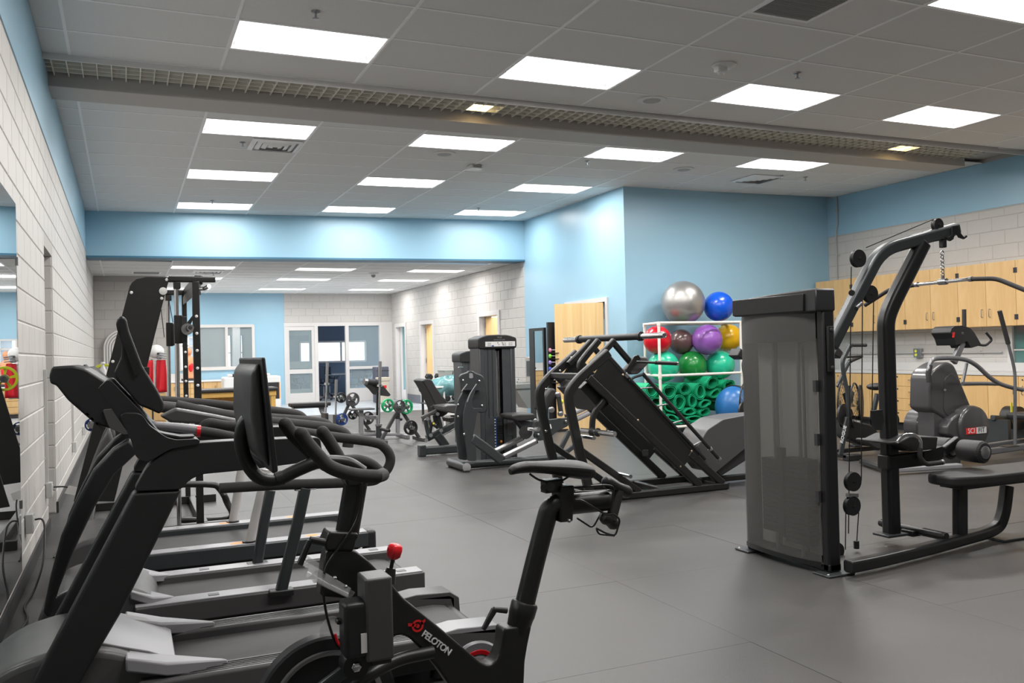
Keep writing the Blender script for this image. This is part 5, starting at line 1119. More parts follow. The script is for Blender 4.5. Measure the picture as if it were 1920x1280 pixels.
for a, b, y in (((395, 1035), (640, 915), gy+.35), ((465, 1085), (760, 940), gy)):
    A, B = PY([zg(*a), zg(*b)], y); o = obj('slide_rail', MB().cyl(A, B, .035, seg=18), M_dgrey, m1_); obj('rail_sleeve', MB().cyl(A.lerp(B, .04), A.lerp(B, .96), .036, seg=18), M_steel, o)  # steel sleeve around each chrome rod
obj('seat_cushion', plate([zg(545, 722), zg(600, 712), zg(745, 708), zg(752, 760), zg(640, 775), zg(590, 775), zg(545, 755)], gy+.05, .36, r=.03), M_vinyl, m1_, bevel=.02, seg=3)
obj('seat_base', plate([zg(590, 775), zg(740, 772), zg(720, 830), zg(660, 900), zg(640, 840)], gy+.15, .12), M_dgrey, m1_, bevel=.01)
obj('arm_plate', plate([zg(770, 765), zg(860, 760), zg(1040, 740), zg(1035, 815), zg(940, 860), zg(860, 930), zg(770, 945), zg(735, 900), zg(760, 840)], gy+.2, .04, r=.03), M_dgrey, m1_, bevel=.008)
obj('pivot_hub', MB().cyl(aty(*zg(665, 870), gy+.08), aty(*zg(665, 870), gy+.2), .08, seg=28), M_satin, m1_)
for a, b in (((1010, 735), (1215, 640)), ((1030, 790), (1215, 700))): A, B = PY([zg(*a), zg(*b)], gy+.3); obj('light_tube', MB().cyl(A, B, .035, seg=16), M_lgrey, m1_)
obj('rear_leg', MB().flat(PY([zg(1040, 860), zg(950, 1040)], gy+.3), .05, .06, (0, 1, 0)), M_dgrey, m1_, bevel=.006); obj('rear_leg', MB().flat(PY([zg(1110, 960), zg(1010, 1040)], gy+.3), .05, .06, (0, 1, 0)), M_dgrey, m1_, bevel=.006)
obj('thigh_pad', plate([zg(820, 680), zg(835, 560), zg(885, 490), zg(930, 500), zg(925, 560), zg(880, 650), zg(850, 690)], gy+.3, .3, r=.03), M_vinyl, m1_, bevel=.025, seg=3)
obj('arm_link', MB().flat(PY([zg(945, 545), zg(970, 712)], gy+.25), .04, .055, (0, 1, 0)), M_dgrey, m1_, bevel=.006)
for q, r_ in (((945, 545), .030), ((968, 712), .032), ((745, 768), .024), ((890, 676), .035), ((775, 890), .016), ((1010, 775), .016)):
    c = aty(*zg(*q), gy+.18); obj('pivot_cap', MB().lathe(c, (0, -1, 0), [(-.03, r_), (.006, r_), (.012, r_*.6), (.013, .002)], 18), M_steel, m1_)
obj('peg', MB().cyl(aty(*zg(775, 850), gy), aty(*zg(690, 840), gy-.05), .02), M_chrome, m1_); obj('yellow_knob', MB().sphere(aty(*zg(972, 607), gy+.3), .03, 14, 8), M_yel, m1_); obj('yellow_knob', MB().sphere(aty(*zg(870, 862), gy+.15), .018, 14, 8), M_yel, m1_)
obj('paper_label', plate([zg(850, 808), zg(880, 798), zg(890, 835), zg(858, 850)], gy+.195, .003), M_white, m1_)
# leg extension
zq = Zm(740, 640, 5.335); qy = 11.45
m2_ = thing('leg_extension_machine', 'charcoal leg extension machine with tilted backrest by the dumbbells', 'weight machine', (4.2, 11.6, 0))
xq0, xq1 = aty(864, 700, 12.1).x, aty(925, 700, 12.1).x
tower(m2_, xq0, xq1, 12.1, .32, aty(890, 657, 12.1).z, detail=False)
obj('base_tube', MB().flat([atz(793, 845, .07), atz(793, 845, .07)+Vector((1.0, 0, 0))], .09, .11, (0, 1, 0)), M_dgrey, m2_, bevel=.01); obj('foot', MB().box(atz(793, 845, .07)+Vector((-.06, -.06, -.07)), atz(793, 845, .07)+Vector((.03, .06, .08))), M_dgrey, m2_, bevel=.012)
def qb(pts, w_, h_, nm, y=qy, m=M_dgrey): return obj(nm, MB().flat(PY([zq(*p) for p in pts], y), w_, h_, (0, 1, 0)), m, m2_, bevel=.008)
qb([(425, 930), (510, 1050)], .09, .12, 'upright'); qb([(320, 970), (600, 830)], .07, .09, 'main_arm'); qb([(270, 765), (420, 690)], .05, .05, 'arm_rest', qy-.1, M_mgrey)
qb([(305, 780), (330, 900), (345, 960)], .04, .055, 'arm_link', qy-.1); qb([(345, 780), (365, 850), (350, 930)], .04, .04, 'arm_link'); qb([(425, 715), (455, 820), (470, 890)], .04, .05, 'seat_link'); qb([(380, 640), (410, 700), (440, 640)], .05, .08, 'hinge_block')
qb([(490, 935), (620, 860)], .02, .015, 'push_rod', qy-.1, M_steel)
bp = [(275, 395), (300, 378), (340, 372), (375, 385), (410, 450), (460, 520), (520, 590), (545, 650), (535, 720), (470, 762), (440, 720), (400, 620), (350, 520), (300, 430)]
obj('back_cushion', plate([zq(*p) for p in bp], qy-.1, .42, r=.03), M_vinyl, m2_, bevel=.03, seg=3); obj('back_board', plate([zq(270, 400), zq(290, 392), zq(460, 755), zq(440, 745)], qy, .2), M_dgrey, m2_, bevel=.006)
obj('seat_cushion', plate([zq(500, 650), zq(520, 640), zq(640, 630), zq(650, 700), zq(610, 722), zq(510, 705)], qy-.5, .5, r=.03), M_mgrey, m2_, bevel=.02, seg=3)
obj('lower_pad', plate([zq(540, 765), zq(600, 755), zq(620, 810), zq(555, 810)], qy, .3, r=.02), M_vinyl, m2_, bevel=.02)
for q in ((328, 772), (430, 725), (465, 890), (362, 938), (318, 988)): obj('pivot_cap', MB().cyl(aty(*zq(*q), qy-.10), aty(*zq(*q), qy-.15), .025), M_steel, m2_)
obj('adjust_spring', MB().cyl(aty(*zq(400, 740), qy), aty(*zq(420, 850), qy), .03).cyl(aty(*zq(390, 820), qy), aty(*zq(430, 850), qy-.1), .035), M_satin, m2_); obj('yellow_knob', MB().sphere(aty(*zq(390, 822), qy-.12), .016, 12, 8), M_yel, m2_)
obj('peg', MB().cyl(aty(*zq(680, 258), 12.05), aty(*zq(638, 258), 12.0), .012), M_chrome, m2_)
# small bright window of the far blue wall
wi = struct('window_7', MB().box((xw0-.02, YF-.02, 1.03), (xw0+.03, YF+.1, 1.97)).box((xw1-.03, YF-.02, 1.03), (xw1+.02, YF+.1, 1.97)).box((xw0, YF-.02, 1.03), (xw1, YF+.1, 1.07)).box((xw0, YF-.02, 1.93), (xw1, YF+.1, 1.97)).box((xw0, YF, 1.69), (xw1, YF+.1, 1.74)), M_frame)
obj('pane', MB().box((xw0+.03, YF+.05, 1.07), (xw1-.03, YF+.055, 1.93)), M_glass, wi)
# ================================================================ SMITH MACHINE
zS = Zm(160, 480, 4.5725); sy, sf = 7.4, 8.9
sm = thing('smith_machine', 'tall black smith rack with a slanted side panel beside the far treadmill', 'smith machine', (.2, 8.0, 0))
pn = PY([(243, 537), (247, 530), (256, 523), (274, 519), (316, 519), (317, 525), (312, 541), (275, 690), (245, 810), (218, 925), (214, 940), (138, 940), (198, 707)], sy)
for k, dy in enumerate((0, sf-sy)):
    o = obj('side_panel', MB().prism(off(pn, (0, dy, 0)), (0, .02, 0)), M_black, sm, bevel=.003)
    if not k:
        for q in ((395, 312), (698, 202), (655, 362), (236, 903)): bolt(o, aty(*zS(*q), sy-.002), (0, -1, 0), .012, M_white)
        obj('pulley_bolt', MB().lathe(aty(*zS(667, 300), sy), (0, -1, 0), [(-.002, .03), (.008, .03), (.014, .015)], 16), M_white, o)
def sq(pts, y, w_, h_, nm, m=M_black, dy=0): return obj(nm, MB().flat(off(PY(pts, y), (0, dy, 0)), w_, h_, (0, 1, 0)), m, sm, bevel=.004)
D = sf-sy
for dy in (0, D):
    sq([(316, 523.5), (403.5, 524)], sy, .05, .046, 'top_beam', dy=dy)
    A = aty(366.5, 528, sy)+Vector((0, dy, 0)); o = obj('upright', MB().box((A.x-(.027 if dy == 0 else .022), A.y-.03, 0), (A.x+(.027 if dy == 0 else .022), A.y+.03, A.z)), M_black, sm, bevel=.004)
    for q in (593, 625, 657, 690, 722, 755, 790): z = aty(366.5, q, sy).z; bolt(o, (A.x, A.y-.031, z), (0, -1, 0), .012, M_white)
    obj('base_beam', MB().box((-.42, sy+dy-.035, .0), (A.x+.25, sy+dy+.035, .07)), M_black, sm, bevel=.004)
    obj('guide_rod', MB().cyl((aty(330.6, 700, sy).x, sy+dy, .07), (aty(330.6, 540, sy).x, sy+dy, aty(330.6, 536, sy).z), .018, seg=14), M_chrome, sm)
    obj('rod_mount', MB().box(aty(325, 537, sy)+Vector((0, dy-.04, -.02)), aty(338, 529, sy)+Vector((0, dy+.04, 0))), M_black, sm, bevel=.003)
    obj('carriage', MB().box(aty(327, 644, sy)+Vector((0, dy-.05, 0)), aty(342, 591, sy)+Vector((0, dy+.05, 0))), M_black, sm, bevel=.006); obj('carriage_hook', MB().box(aty(340, 642, sy)+Vector((0, dy-.06, 0)), aty(350, 594, sy)+Vector((0, dy-.03, 0))), M_satin, sm, bevel=.004)
    obj('catch_plate', MB().prism(off(PY([(350, 605), (360, 592), (361, 600), (356, 610)], sy), (0, dy-.04, 0)), (0, .02, 0)), M_black, sm)
for (a, b) in (((316, 545), (316, 548)),): pass
for z_, x_ in ((aty(340, 549, sf).z, aty(350, 549, sf).x), (.035, -.3), (.035, .55)): obj('cross_beam', MB().box((x_-.03, sy, z_-.035), (x_+.03, sf, z_+.035)), M_black, sm, bevel=.004)
br_ = obj('gusset_plate', MB().box((aty(366, 540, sy).x-.01, sy, aty(366, 552, sy).z), (aty(366, 540, sy).x, sf, aty(366, 534, sy).z)), M_mgrey, sm, bevel=.002)
obj('pull_up_bar', MB().cyl(aty(371, 541, sy), aty(384, 541, sy-.05), .016).cyl(aty(383, 541, sy-.05), aty(392, 536, sy-.12), .016), M_chrome, sm)
for (a, b) in (((302, 580), (308, 632)), ((316, 556), (324, 604))): obj('cable', MB().cyl(aty(*a, sf), aty(*b, sf), .004, seg=6), M_black, sm)
obj('tube_frame', MB().tube(smooth_path([atz(340, 975, .03), atz(430, 972, .03), aty(425, 940, sy-.3), aty(412, 916, sy-.3), aty(395, 908, sy-.3), aty(330, 908, sy-.3)], 5), .025, 12), M_black, sm)
A = aty(357, 614, sy-.45); B = Vector((A.x, sf+.35, A.z))
bb_ = thing('barbell', 'steel barbell fixed across the smith rack, sleeve end towards camera', 'barbell', A)
obj('bar', MB().cyl(A+Vector((0, .4, 0)), B-Vector((0, .35, 0)), .014, seg=12), M_steel, bb_); obj('sleeve', MB().lathe(A, (0, 1, 0), [(0, .02), (0, .025), (.02, .026), (.36, .026), (.36, .045), (.40, .045), (.40, .02)], 22), M_chrome, bb_); obj('sleeve', MB().cyl(B-Vector((0, .38, 0)), B, .025), M_chrome, bb_)
obj('sleeve_end', MB().lathe(A, (0, -1, 0), [(0, .016), (.003, .014), (.004, .004)], 16), M_dark, bb_)
# ---- weight plates
def wplate(c, ax, r, th, m, label, group=None, style='holes', cat='weight plate'):
    c = Vector(c); ax = Vector(ax).normalized(); t = thing('weight_plate', label, cat, c, group); h = th/2
    obj('rim', MB().lathe(c, ax, [(-h, r*.80), (-h, r*.97), (-h*.6, r), (h*.6, r), (h, r*.97), (h, r*.80)], 36, True), m, t)
    # inner web: ring segments and spokes leave grip holes
    u = Vector((0, 0, 1)); x = ax.cross(u).normalized(); u = x.cross(ax)
    P = lambda a, q, d=0: c+ax*d+(x*math.cos(a)+u*math.sin(a))*q
    n = 3 if style == 'holes' else 5; b = MB()
    for k in range(n):
        a0 = 2*PI*k/n+.4; w_ = 2*PI/n*(.52 if style == 'holes' else .30)
        pts = [P(a0-w_/2, r*.32), P(a0, r*.34), P(a0+w_/2, r*.32), P(a0+w_/2*.9, r*.84), P(a0, r*.86), P(a0-w_/2*.9, r*.84)]; b.prism(off(pts, -ax*h*.5), ax*h)
    obj('web', b, m, t); obj('hub', MB().lathe(c, ax, [(-h*1.05, r*.12), (-h*1.05, r*.34), (h*1.05, r*.34), (h*1.05, r*.12)], 28, True), m, t)
    obj('bore_ring', MB().lathe(c, ax, [(-h*1.15, .026), (-h*1.15, .036), (h*1.15, .036), (h*1.15, .026)], 20, True), M_steel, t); return t
M_gp = mat('green_plate', (.01, .36, .13), .35, noise=.05, nscale=8); M_bp = mat('blue_plate', (.015, .05, .20), .4); M_yp = mat('yellow_plate', (.55, .60, .02), .4)
wplate(aty(195, 704, sf+.06), (0, 1, 0), .11, .04, M_yp, 'yellow green weight plate on the rear of the smith rack', style='spokes')
wplate(aty(172, 796, sf+.06), (0, 1, 0), .06, .04, M_bp, 'blue weight plate low behind the dish shaped treadmill console')
# ================================================================ FREE WEIGHT AREA
zw = Zm(520, 660, 6.4)
def weight_tree(apex, l, r, y, label, feet=True):
    t = thing('weight_tree', label, 'weight rack', ((aty(*l, y).x+aty(*r, y).x)/2, y, 0))
    A = aty(*apex, y)
    for q in (l, r):
        B = aty(*q, y); B.z = .03; o = obj('leg', MB().flat([A, B], .06, .05, (0, 1, 0)), M_mgrey, t, bevel=.004)
        obj('foot_bar', MB().box((B.x-.03, y-.28, 0), (B.x+.03, y+.28, .05)), M_mgrey, o, bevel=.004)
    obj('apex_plate', MB().box(A+Vector((-.06, -.04, -.05)), A+Vector((.06, .04, .03))), M_mgrey, t, bevel=.005)
    return t, A
def peg(t, c, l): obj('peg', MB().cyl(Vector(c)+Vector((0, .02, 0)), Vector(c)+Vector((0, -l, 0)), .024, seg=16), M_chrome, t)
wt, A = weight_tree(zw(1465, 660), zw(1245, 1040), zw(1705, 1050), 13.3, 'grey A frame weight tree with green and grey plates')
for (q, r_, m_, lb, st, yy) in (((1325, 640), .105, M_gp, 'green spoked weight plate, left one on the nearer weight tree', 'spokes', 13.1), ((1545, 655), .115, M_gp, 'green spoked weight plate, right one on the nearer weight tree', 'spokes', 13.22), ((1465, 650), .10, M_mgrey, 'grey weight plate at the apex of the nearer weight tree', 'holes', 12.95), ((1600, 905), .115, M_iron, 'black weight plate low on the right leg of the nearer weight tree', 'holes', 13.05)):
    c = aty(*zw(*q), yy); wplate(c, (.25, -1, 0), r_, .05, m_, lb, 'weight plates on the trees', st)
    P0 = Vector((c.x, 13.3, c.z)); peg(wt, P0, 13.3-yy+.12)
obj('plate_arm', MB().cyl(aty(*zw(1240, 920), 13.1), aty(*zw(1345, 945), 12.95), .025), M_satin, wt)
wt, A = weight_tree(zw(870, 600), zw(700, 890), zw(1110, 895), 15.2, 'grey A frame weight tree with small plates, further back')
for (q, r_, m_, lb, yy) in (((765, 545), .09, M_iron, 'small dark weight plate, upper left on the further weight tree', 15.0), ((905, 565), .12, M_mgrey, 'large grey weight plate, upper right on the further weight tree', 14.9), ((775, 805), .105, M_bp, 'dark blue weight plate low on the further weight tree', 14.95), ((905, 750), .085, M_iron, 'small grey weight plate in the middle of the further weight tree', 15.3), ((1085, 790), .115, M_iron, 'open grey weight plate on the right leg of the further weight tree', 15.0)):
    c = aty(*zw(*q), yy); wplate(c, (.2, -1, 0), r_, .045, m_, lb, 'weight plates on the trees', 'holes'); peg(wt, Vector((c.x, 15.2, c.z)), 15.2-yy+.12)
# upright barbells in floor holders
def upright_bar(top, bot, y, label, sleeve_m=M_steel):
    T, B = aty(*top, y), aty(*bot, y); t = thing('barbell', label, 'barbell', B)
    B.z = .02; d = (T-B).normalized(); L_ = (T-B).length
    obj('shaft', MB().cyl(B, T-d*L_*.14, .015, seg=14), M_chrome, t); obj('sleeve', MB().cyl(T-d*min(.42, L_*.3), T, .027, seg=16), sleeve_m, t); obj('collar', MB().cyl(T-d*min(.45, L_*.33), T-d*min(.41, L_*.3), .045, seg=18), M_chrome, t)
    return t
upright_bar(zw(600, 118), zw(568, 720), 15.6, 'chrome barbell standing upright by the flat bench')
upright_bar(zw(706, 330), zw(692, 770), 15.0, 'shorter upright barbell left of the further weight tree')
upright_bar(zw(1233, 110), zw(1215, 900), 13.8, 'long chrome barbell standing upright in a floor holder by the preacher bench')
h_ = thing('bar_holder', 'grey steel tube floor holder at the foot of the long upright barbell', 'holder', atz(711, 820, 0))
b_ = aty(*zw(1216, 870), 13.8); obj('tube', MB().cyl((b_.x, 13.8, 0), (b_.x, 13.8, b_.z), .045, seg=20), M_dgrey, h_); obj('lip', MB().cyl((b_.x, 13.8, b_.z-.02), (b_.x, 13.8, b_.z+.01), .055, seg=20), M_steel, h_); obj('base', MB().cyl((b_.x, 13.8, 0), (b_.x, 13.8, .02), .09), M_dgrey, h_)
h_ = thing('bar_holder', 'black block shaped floor holder under the upright barbells', 'holder', aty(*zw(600, 800), 15.3))
q0, q1 = aty(*zw(552, 800), 15.3), aty(*zw(690, 715), 15.3); obj('block', MB().box((q0.x, 15.1, 0), (q1.x-.15, 15.5, q1.z)), M_satin, h_, bevel=.02); obj('tube', MB().cyl((q1.x-.05, 15.0, 0), (q1.x-.05, 15.0, q1.z-.03), .05), M_mgrey, h_)
# flat bench
fb_ = thing('flat_bench', 'flat black padded weight bench beyond the treadmill handrails', 'bench', atz(580, 795, 0))
q0, q1 = aty(*zw(145, 620), 16.4), aty(*zw(625, 600), 16.4); zt_ = q0.z
obj('pad', MB().box((q0.x, 16.25, zt_-.06), (q1.x, 16.55, zt_+.01)), M_vinyl, fb_, bevel=.02, seg=3); obj('pad_board', MB().box((q0.x+.05, 16.3, zt_-.09), (q1.x-.05, 16.5, zt_-.06)), M_dgrey, fb_)
obj('leg', MB().flat(smooth_path([(q0.x+.55, 16.4, zt_-.08), (q0.x+.62, 16.4, .24), (q0.x+.82, 16.4, .04)], 5), .05, .05, (0, 1, 0)), M_lgrey, fb_, bevel=.004); obj('leg', MB().flat([(q1.x-.12, 16.4, zt_-.08), (q1.x-.12, 16.4, .02)], .05, .05, (0, 1, 0)), M_lgrey, fb_, bevel=.004)
for x_ in (q0.x+.82, q1.x-.12): obj('foot', MB().box((x_-.03, 16.2, 0), (x_+.03, 16.6, .04)), M_lgrey, fb_)
obj('spring_clip', MB().cyl((q0.x+.63, 16.34, .24), (q0.x+.63, 16.33, .24), .03), M_orange, fb_, label='orange knob')
# preacher curl bench
pc = thing('preacher_bench', 'preacher curl bench with slanted black pad on a silver frame', 'bench', (3.95, 13.9, 0)); py_ = 13.9
obj('arm_pad', MB().prism(rpoly(PY([zw(1125, 395), zw(1235, 385), zw(1270, 400), zw(1365, 515), zw(1335, 532), zw(1240, 520), zw(1190, 455)], py_), .02, 3), (0, .5, 0)), M_vinyl, pc, bevel=.02, seg=3)
obj('roller_pad', MB().cyl(aty(*zw(1045, 350), py_-.05), aty(*zw(1175, 368), py_+.0), .05, seg=20).cyl(aty(*zw(1175, 368), py_), aty(*zw(1215, 375), py_), .06, seg=20), M_vinyl, pc); obj('roller_sleeve', MB().cyl(aty(*zw(1040, 350), py_-.05), aty(*zw(1075, 354), py_-.04), .052, seg=20), M_steel, pc)  # steel sleeve around the left end of the roller
def pcb(pts, w_, h_, nm, m=M_lgrey, y=py_): return obj(nm, MB().flat(PY([zw(*p) for p in pts], y), w_, h_, (0, 1, 0)), m, pc, bevel=.004)
pcb([(1208, 380), (1208, 780)], .06, .055, 'post', M_satin, py_+.15); pcb([(1005, 700), (1005, 980)], .07, .07, 'seat_post'); pcb([(990, 785), (1205, 782)], .05, .065, 'mid_beam'); pcb([(900, 985), (1530, 985)], .06, .05, 'base_beam'); pcb([(1445, 745), (1445, 980)], .06, .065, 'post'); pcb([(1445, 700), (1445, 800)], .07, .07, 'post_sleeve', M_satin); pcb([(1210, 760), (1210, 985)], .06, .055, 'post', M_lgrey, py_+.15)
for x_ in (aty(*zw(900, 985), py_).x+.04, aty(*zw(1505, 985), py_).x): obj('foot_bar', MB().box((x_-.03, py_-.3, 0), (x_+.03, py_+.3, .06)), M_lgrey, pc, bevel=.005)
obj('seat', MB().box(aty(*zw(868, 698), py_)+Vector((0, -.15, 0)), aty(*zw(1145, 668), py_)+Vector((0, .15, 0))), M_vinyl, pc, bevel=.02, seg=3); text('lettering', 'VALOR', M_black, pc, aty(*zw(1120, 786), py_-.027), (1, 0, 0), (0, 0, 1), .06, .001)
obj('knob', MB().sphere(aty(*zw(1485, 805), py_-.05), .025, 12, 8), M_satin, pc)
# ---- row of hex dumbbells, dumbbell rack, bins
def hexbell(c, ax, l, r, label, group, m=M_satin, hm=None):
    c = Vector(c); ax = Vector(ax).normalized(); t = thing('dumbbell', label, 'dumbbell', c, group)
    for s in (-1, 1):
        a = c+ax*s*l*.28; b = c+ax*s*l*.5; obj('head', MB().lathe(a, b-a, [(0, r*.7), (.012, r), ((b-a).length-.012, r), ((b-a).length, r*.7)], 6), m, t, sharp=20)
    obj('handle', MB().cyl(c-ax*l*.3, c+ax*l*.3, r*.35, seg=12), hm or M_steel, t); return t
zd = Zm(700, 600, 6.4)
for k in range(7):
    p = atz(783+11*k, 773+.6*k, .0); hexbell(Vector((p.x, 17.0-.1*k, .085)), (.25, 1, 0), .34, .085-.001*k, 'black rubber hex dumbbell on the floor, %s from the left in the row' % ORD[k], 'hex dumbbells on the floor')
rk = thing('dumbbell_rack', 'low rack with dumbbells under the bins by the far doorway', 'rack', (6.9, 16.6, 0))
X0_, X1_ = aty(798, 700, 16.6).x, aty(878, 700, 16.6).x
for z_ in (.35, .78): obj('shelf', MB().box((X0_, 16.5, z_), (X1_, 16.95, z_+.03)), M_dgrey, rk, bevel=.004)
for x_ in (X0_+.03, X1_-.03):
    for y_ in (16.53, 16.92): obj('leg', MB().box((x_-.02, y_-.02, 0), (x_+.02, y_+.02, .8)), M_dgrey, rk)
for k in range(3): hexbell(Vector((X0_+.1+.2*k, 16.7, .89)), (.2, 1, 0), .3, .07, 'black dumbbell on the top shelf of the low rack, %s from the left' % ORD[k], 'dumbbells on the rack top')
for k in range(4): hexbell(Vector((X0_+.08+.19*k, 16.7, .455)), (.2, 1, 0), .3, .07, 'dumbbell on the lower rack shelf, %s from the left' % ORD[k], 'dumbbells on the lower shelf')
# white utility table with bins and a bag of towels
yt = 14.4; tb = thing('folding_table', 'white folding table under the grey bins and towel bag', 'table', (aty(840, 760, yt).x, yt, 0))
xl_, xr_ = aty(806, 700, yt).x, aty(878, 700, yt).x; zt_ = aty(840, 722, yt).z
obj('top', MB().box((xl_, yt-.3, zt_-.03), (xr_, yt+.3, zt_)), M_white, tb, bevel=.006)
for x_ in (xl_+.16, xr_-.1):
    for y_ in (yt-.25, yt+.25): obj('leg', MB().cyl((x_, y_, 0), (x_, y_, zt_-.03), .018, seg=10), M_white, tb)
obj('brace', MB().box((xl_+.16, yt-.26, .3), (xr_-.1, yt-.24, .34)), M_white, tb)
zP = Zm(740, 640, 5.335)
M_bin = mat('grey_bin', (.40, .40, .38), .5, noise=.04, nscale=8)
for k, (a, b) in enumerate(((472, 552), (555, 650))):
    A_, B_ = aty(*zP(a, 290), yt+.05), aty(*zP(b, 400), yt+.05)
    t = thing('storage_bin', ['grey plastic bin on the white table, nearer the doorway', 'grey plastic bin on the white table, nearer the weight tower'][k], 'bin', (A_.x, yt, zt_))
    w_ = (B_.x-A_.x)/2; c = Vector(((A_.x+B_.x)/2, yt+.08, zt_)); hh = A_.z-zt_
    b = MB(); b.add([c+Vector((i*w_*.82, j*.15, 0)) for i, j in ((-1, -1), (1, -1), (1, 1), (-1, 1))]+[c+Vector((i*w_, j*.19, hh)) for i, j in ((-1, -1), (1, -1), (1, 1), (-1, 1))]+[c+Vector((i*w_*.93, j*.17, hh)) for i, j in ((-1, -1), (1, -1), (1, 1), (-1, 1))]+[c+Vector((i*w_*.76, j*.13, .02)) for i, j in ((-1, -1), (1, -1), (1, 1), (-1, 1))],
        [(3, 2, 1, 0)]+[(i, (i+1) % 4, 4+(i+1) % 4, 4+i) for i in range(4)]+[(4+i, 4+(i+1) % 4, 8+(i+1) % 4, 8+i) for i in range(4)]+[(8+i, 8+(i+1) % 4, 12+(i+1) % 4, 12+i) for i in range(4)]+[(12, 13, 14, 15)]); obj('tub', b, M_bin, t, bevel=.006)
    obj('rim', MB().tube([c+Vector((i*w_, j*.19, hh)) for i, j in ((-1, -1), (1, -1), (1, 1), (-1, 1))], .012, 8, closed=True), M_bin, t)
bg = MB(); n = 40; m_ = 14; c = aty(*zP(535, 440), yt-.12); rnd = random.Random(3)
vs = []
for i in range(m_+1):
    ph = -PI/2+PI*i/m_
    for j in range(n):
        a = 2*PI*j/n; rr = 1+.10*math.sin(7*a+3*ph)+.07*math.sin(13*a-5*ph)+rnd.uniform(-.03, .03)
        vs.append(c+Vector((math.cos(ph)*math.cos(a)*.46*rr, math.cos(ph)*math.sin(a)*.2*rr, math.sin(ph)*.155*rr+.05*math.cos(a)*math.cos(ph))))
bg.add(vs, [(i*n+j, i*n+(j+1) % n, (i+1)*n+(j+1) % n, (i+1)*n+j) for i in range(m_) for j in range(n)])
tag(obj('laundry_bag', bg, mat('teal_bag', (.16, .34, .36), .25, noise=.25, nscale=9), sharp=80), 'shiny teal plastic bag sagging over the white table edge', 'bag')
tw = MB(); tw.sphere(aty(*zP(520, 405), yt-.2), .09, 14, 8, (1.6, .8, .35)); tag(obj('towel', tw, M_white, subsurf=1), 'crumpled white towel lying on the teal bag', 'towel')
# ================================================================ BALL RACK
ry = 11.2
Bp, Cp = aty(1235, 607, ry), aty(1388, 602, ry); ztop = (Bp.z+Cp.z)/2
Ap = aty(1207, 609, 11.9); dv_ = Vector((Ap.x-Bp.x, .68, 0)); Bp.z = Cp.z = 0
rkk = thing('ball_rack', 'white pipe rack full of exercise balls against the blue wall', 'rack', ((Bp.x+Cp.x)/2, 11.5, 0))
M_pvc = mat('white_pvc', (.80, .76, .70), .4, noise=.02, nscale=9)
cor = [Bp, Cp, Cp+dv_, Bp+dv_]; zs_ = [.16, aty(1300, 702, ry).z, ztop]
for p in cor: obj('post', MB().cyl(p, p+Vector((0, 0, ztop)), .022, seg=14), M_pvc, rkk)
for z_ in zs_:
    for i in range(4): a, b = cor[i], cor[(i+1) % 4]; obj('rail', MB().cyl(a+Vector((0, 0, z_)), b+Vector((0, 0, z_)), .021, seg=14), M_pvc, rkk)
    for p in cor: obj('joint', MB().cyl(p+Vector((0, 0, z_-.04)), p+Vector((0, 0, min(z_+.04, ztop+.022))), .028, seg=14), M_pvc, rkk)
obj('shelf_board', MB().prism([cor[0]+Vector((0, 0, .18)), cor[1]+Vector((0, 0, .18)), cor[2]+Vector((0, 0, .18)), cor[3]+Vector((0, 0, .18))], (0, 0, .015)), M_satin, rkk)
for i in range(1, 6): a = cor[0].lerp(cor[1], i/6); obj('ball_rest', MB().cyl(a+Vector((0, 0, zs_[1])), a+dv_+Vector((0, 0, zs_[1])), .012, seg=10), M_pvc, rkk)
BALL = [(1280.5, 567.5, 41, 11.62, (.42, .41, .40), 'silver', 'largest silver exercise ball lying on top of the rack', 1), (1347.5, 574.5, 28, 11.5, (.005, .09, .62), 'blue', 'glossy blue exercise ball on top of the rack', 0),
 (1232.5, 637, 26.5, 11.5, (.62, .005, .02), 'red', 'red exercise ball at the left end of the rack', 0), (1277.5, 640.5, 23.5, 11.72, (.10, .055, .055), 'brown', 'dark brown exercise ball between the red and purple ones', 0),
 (1325.7, 636.7, 28.5, 11.45, (.27, .10, .42), 'purple', 'purple exercise ball in the middle row of the rack', 0), (1366, 632.5, 25, 11.78, (.85, .48, .01), 'yellow', 'yellow exercise ball at the right end of the rack', 0),
 (1244, 686, 29, 11.52, (.02, .50, .30), 'teal', 'mint green ball under the red ball', 0), (1298, 685, 27, 11.60, (.01, .22, .04), 'darkgreen', 'dark green ball between the two mint green balls', 0), (1350, 684, 27, 11.52, (.02, .50, .30), 'teal', 'mint green ball under the purple ball, beside the right post', 0)]
for px, py, r, y, col, nm, lb, mt in BALL:
    c = aty(px, py, y); rw = r/1650*((c-CAM).dot(CW)); m_ = mat('ball_'+nm, col, .26 if not mt else .38, metal=.75 if mt else 0, noise=.03, nscale=6, coat=.25 if not mt else 0, bump=.05, bscale=60)
    t = thing('exercise_ball', lb, 'exercise ball', c-Vector((0, 0, rw)), 'exercise balls on the rack')
    seams = MB(); prof = []
    for k in range(33):
        a = -PI/2+PI*k/32; q = rw*(1-.006*(1 if k % 4 == 2 and 8 < k < 26 else 0)); prof.append((math.sin(a)*q, math.cos(a)*q))
    ax = Vector((math.sin(px), -.6*math.cos(px*1.3), .35)).normalized(); obj('skin', MB().lathe(c, ax, prof, 48), m_, t, sharp=80)
    v = c+ax*rw; obj('valve_plug', MB().cyl(v-ax*.006, v+ax*.002, .012, seg=12), M_white, t)
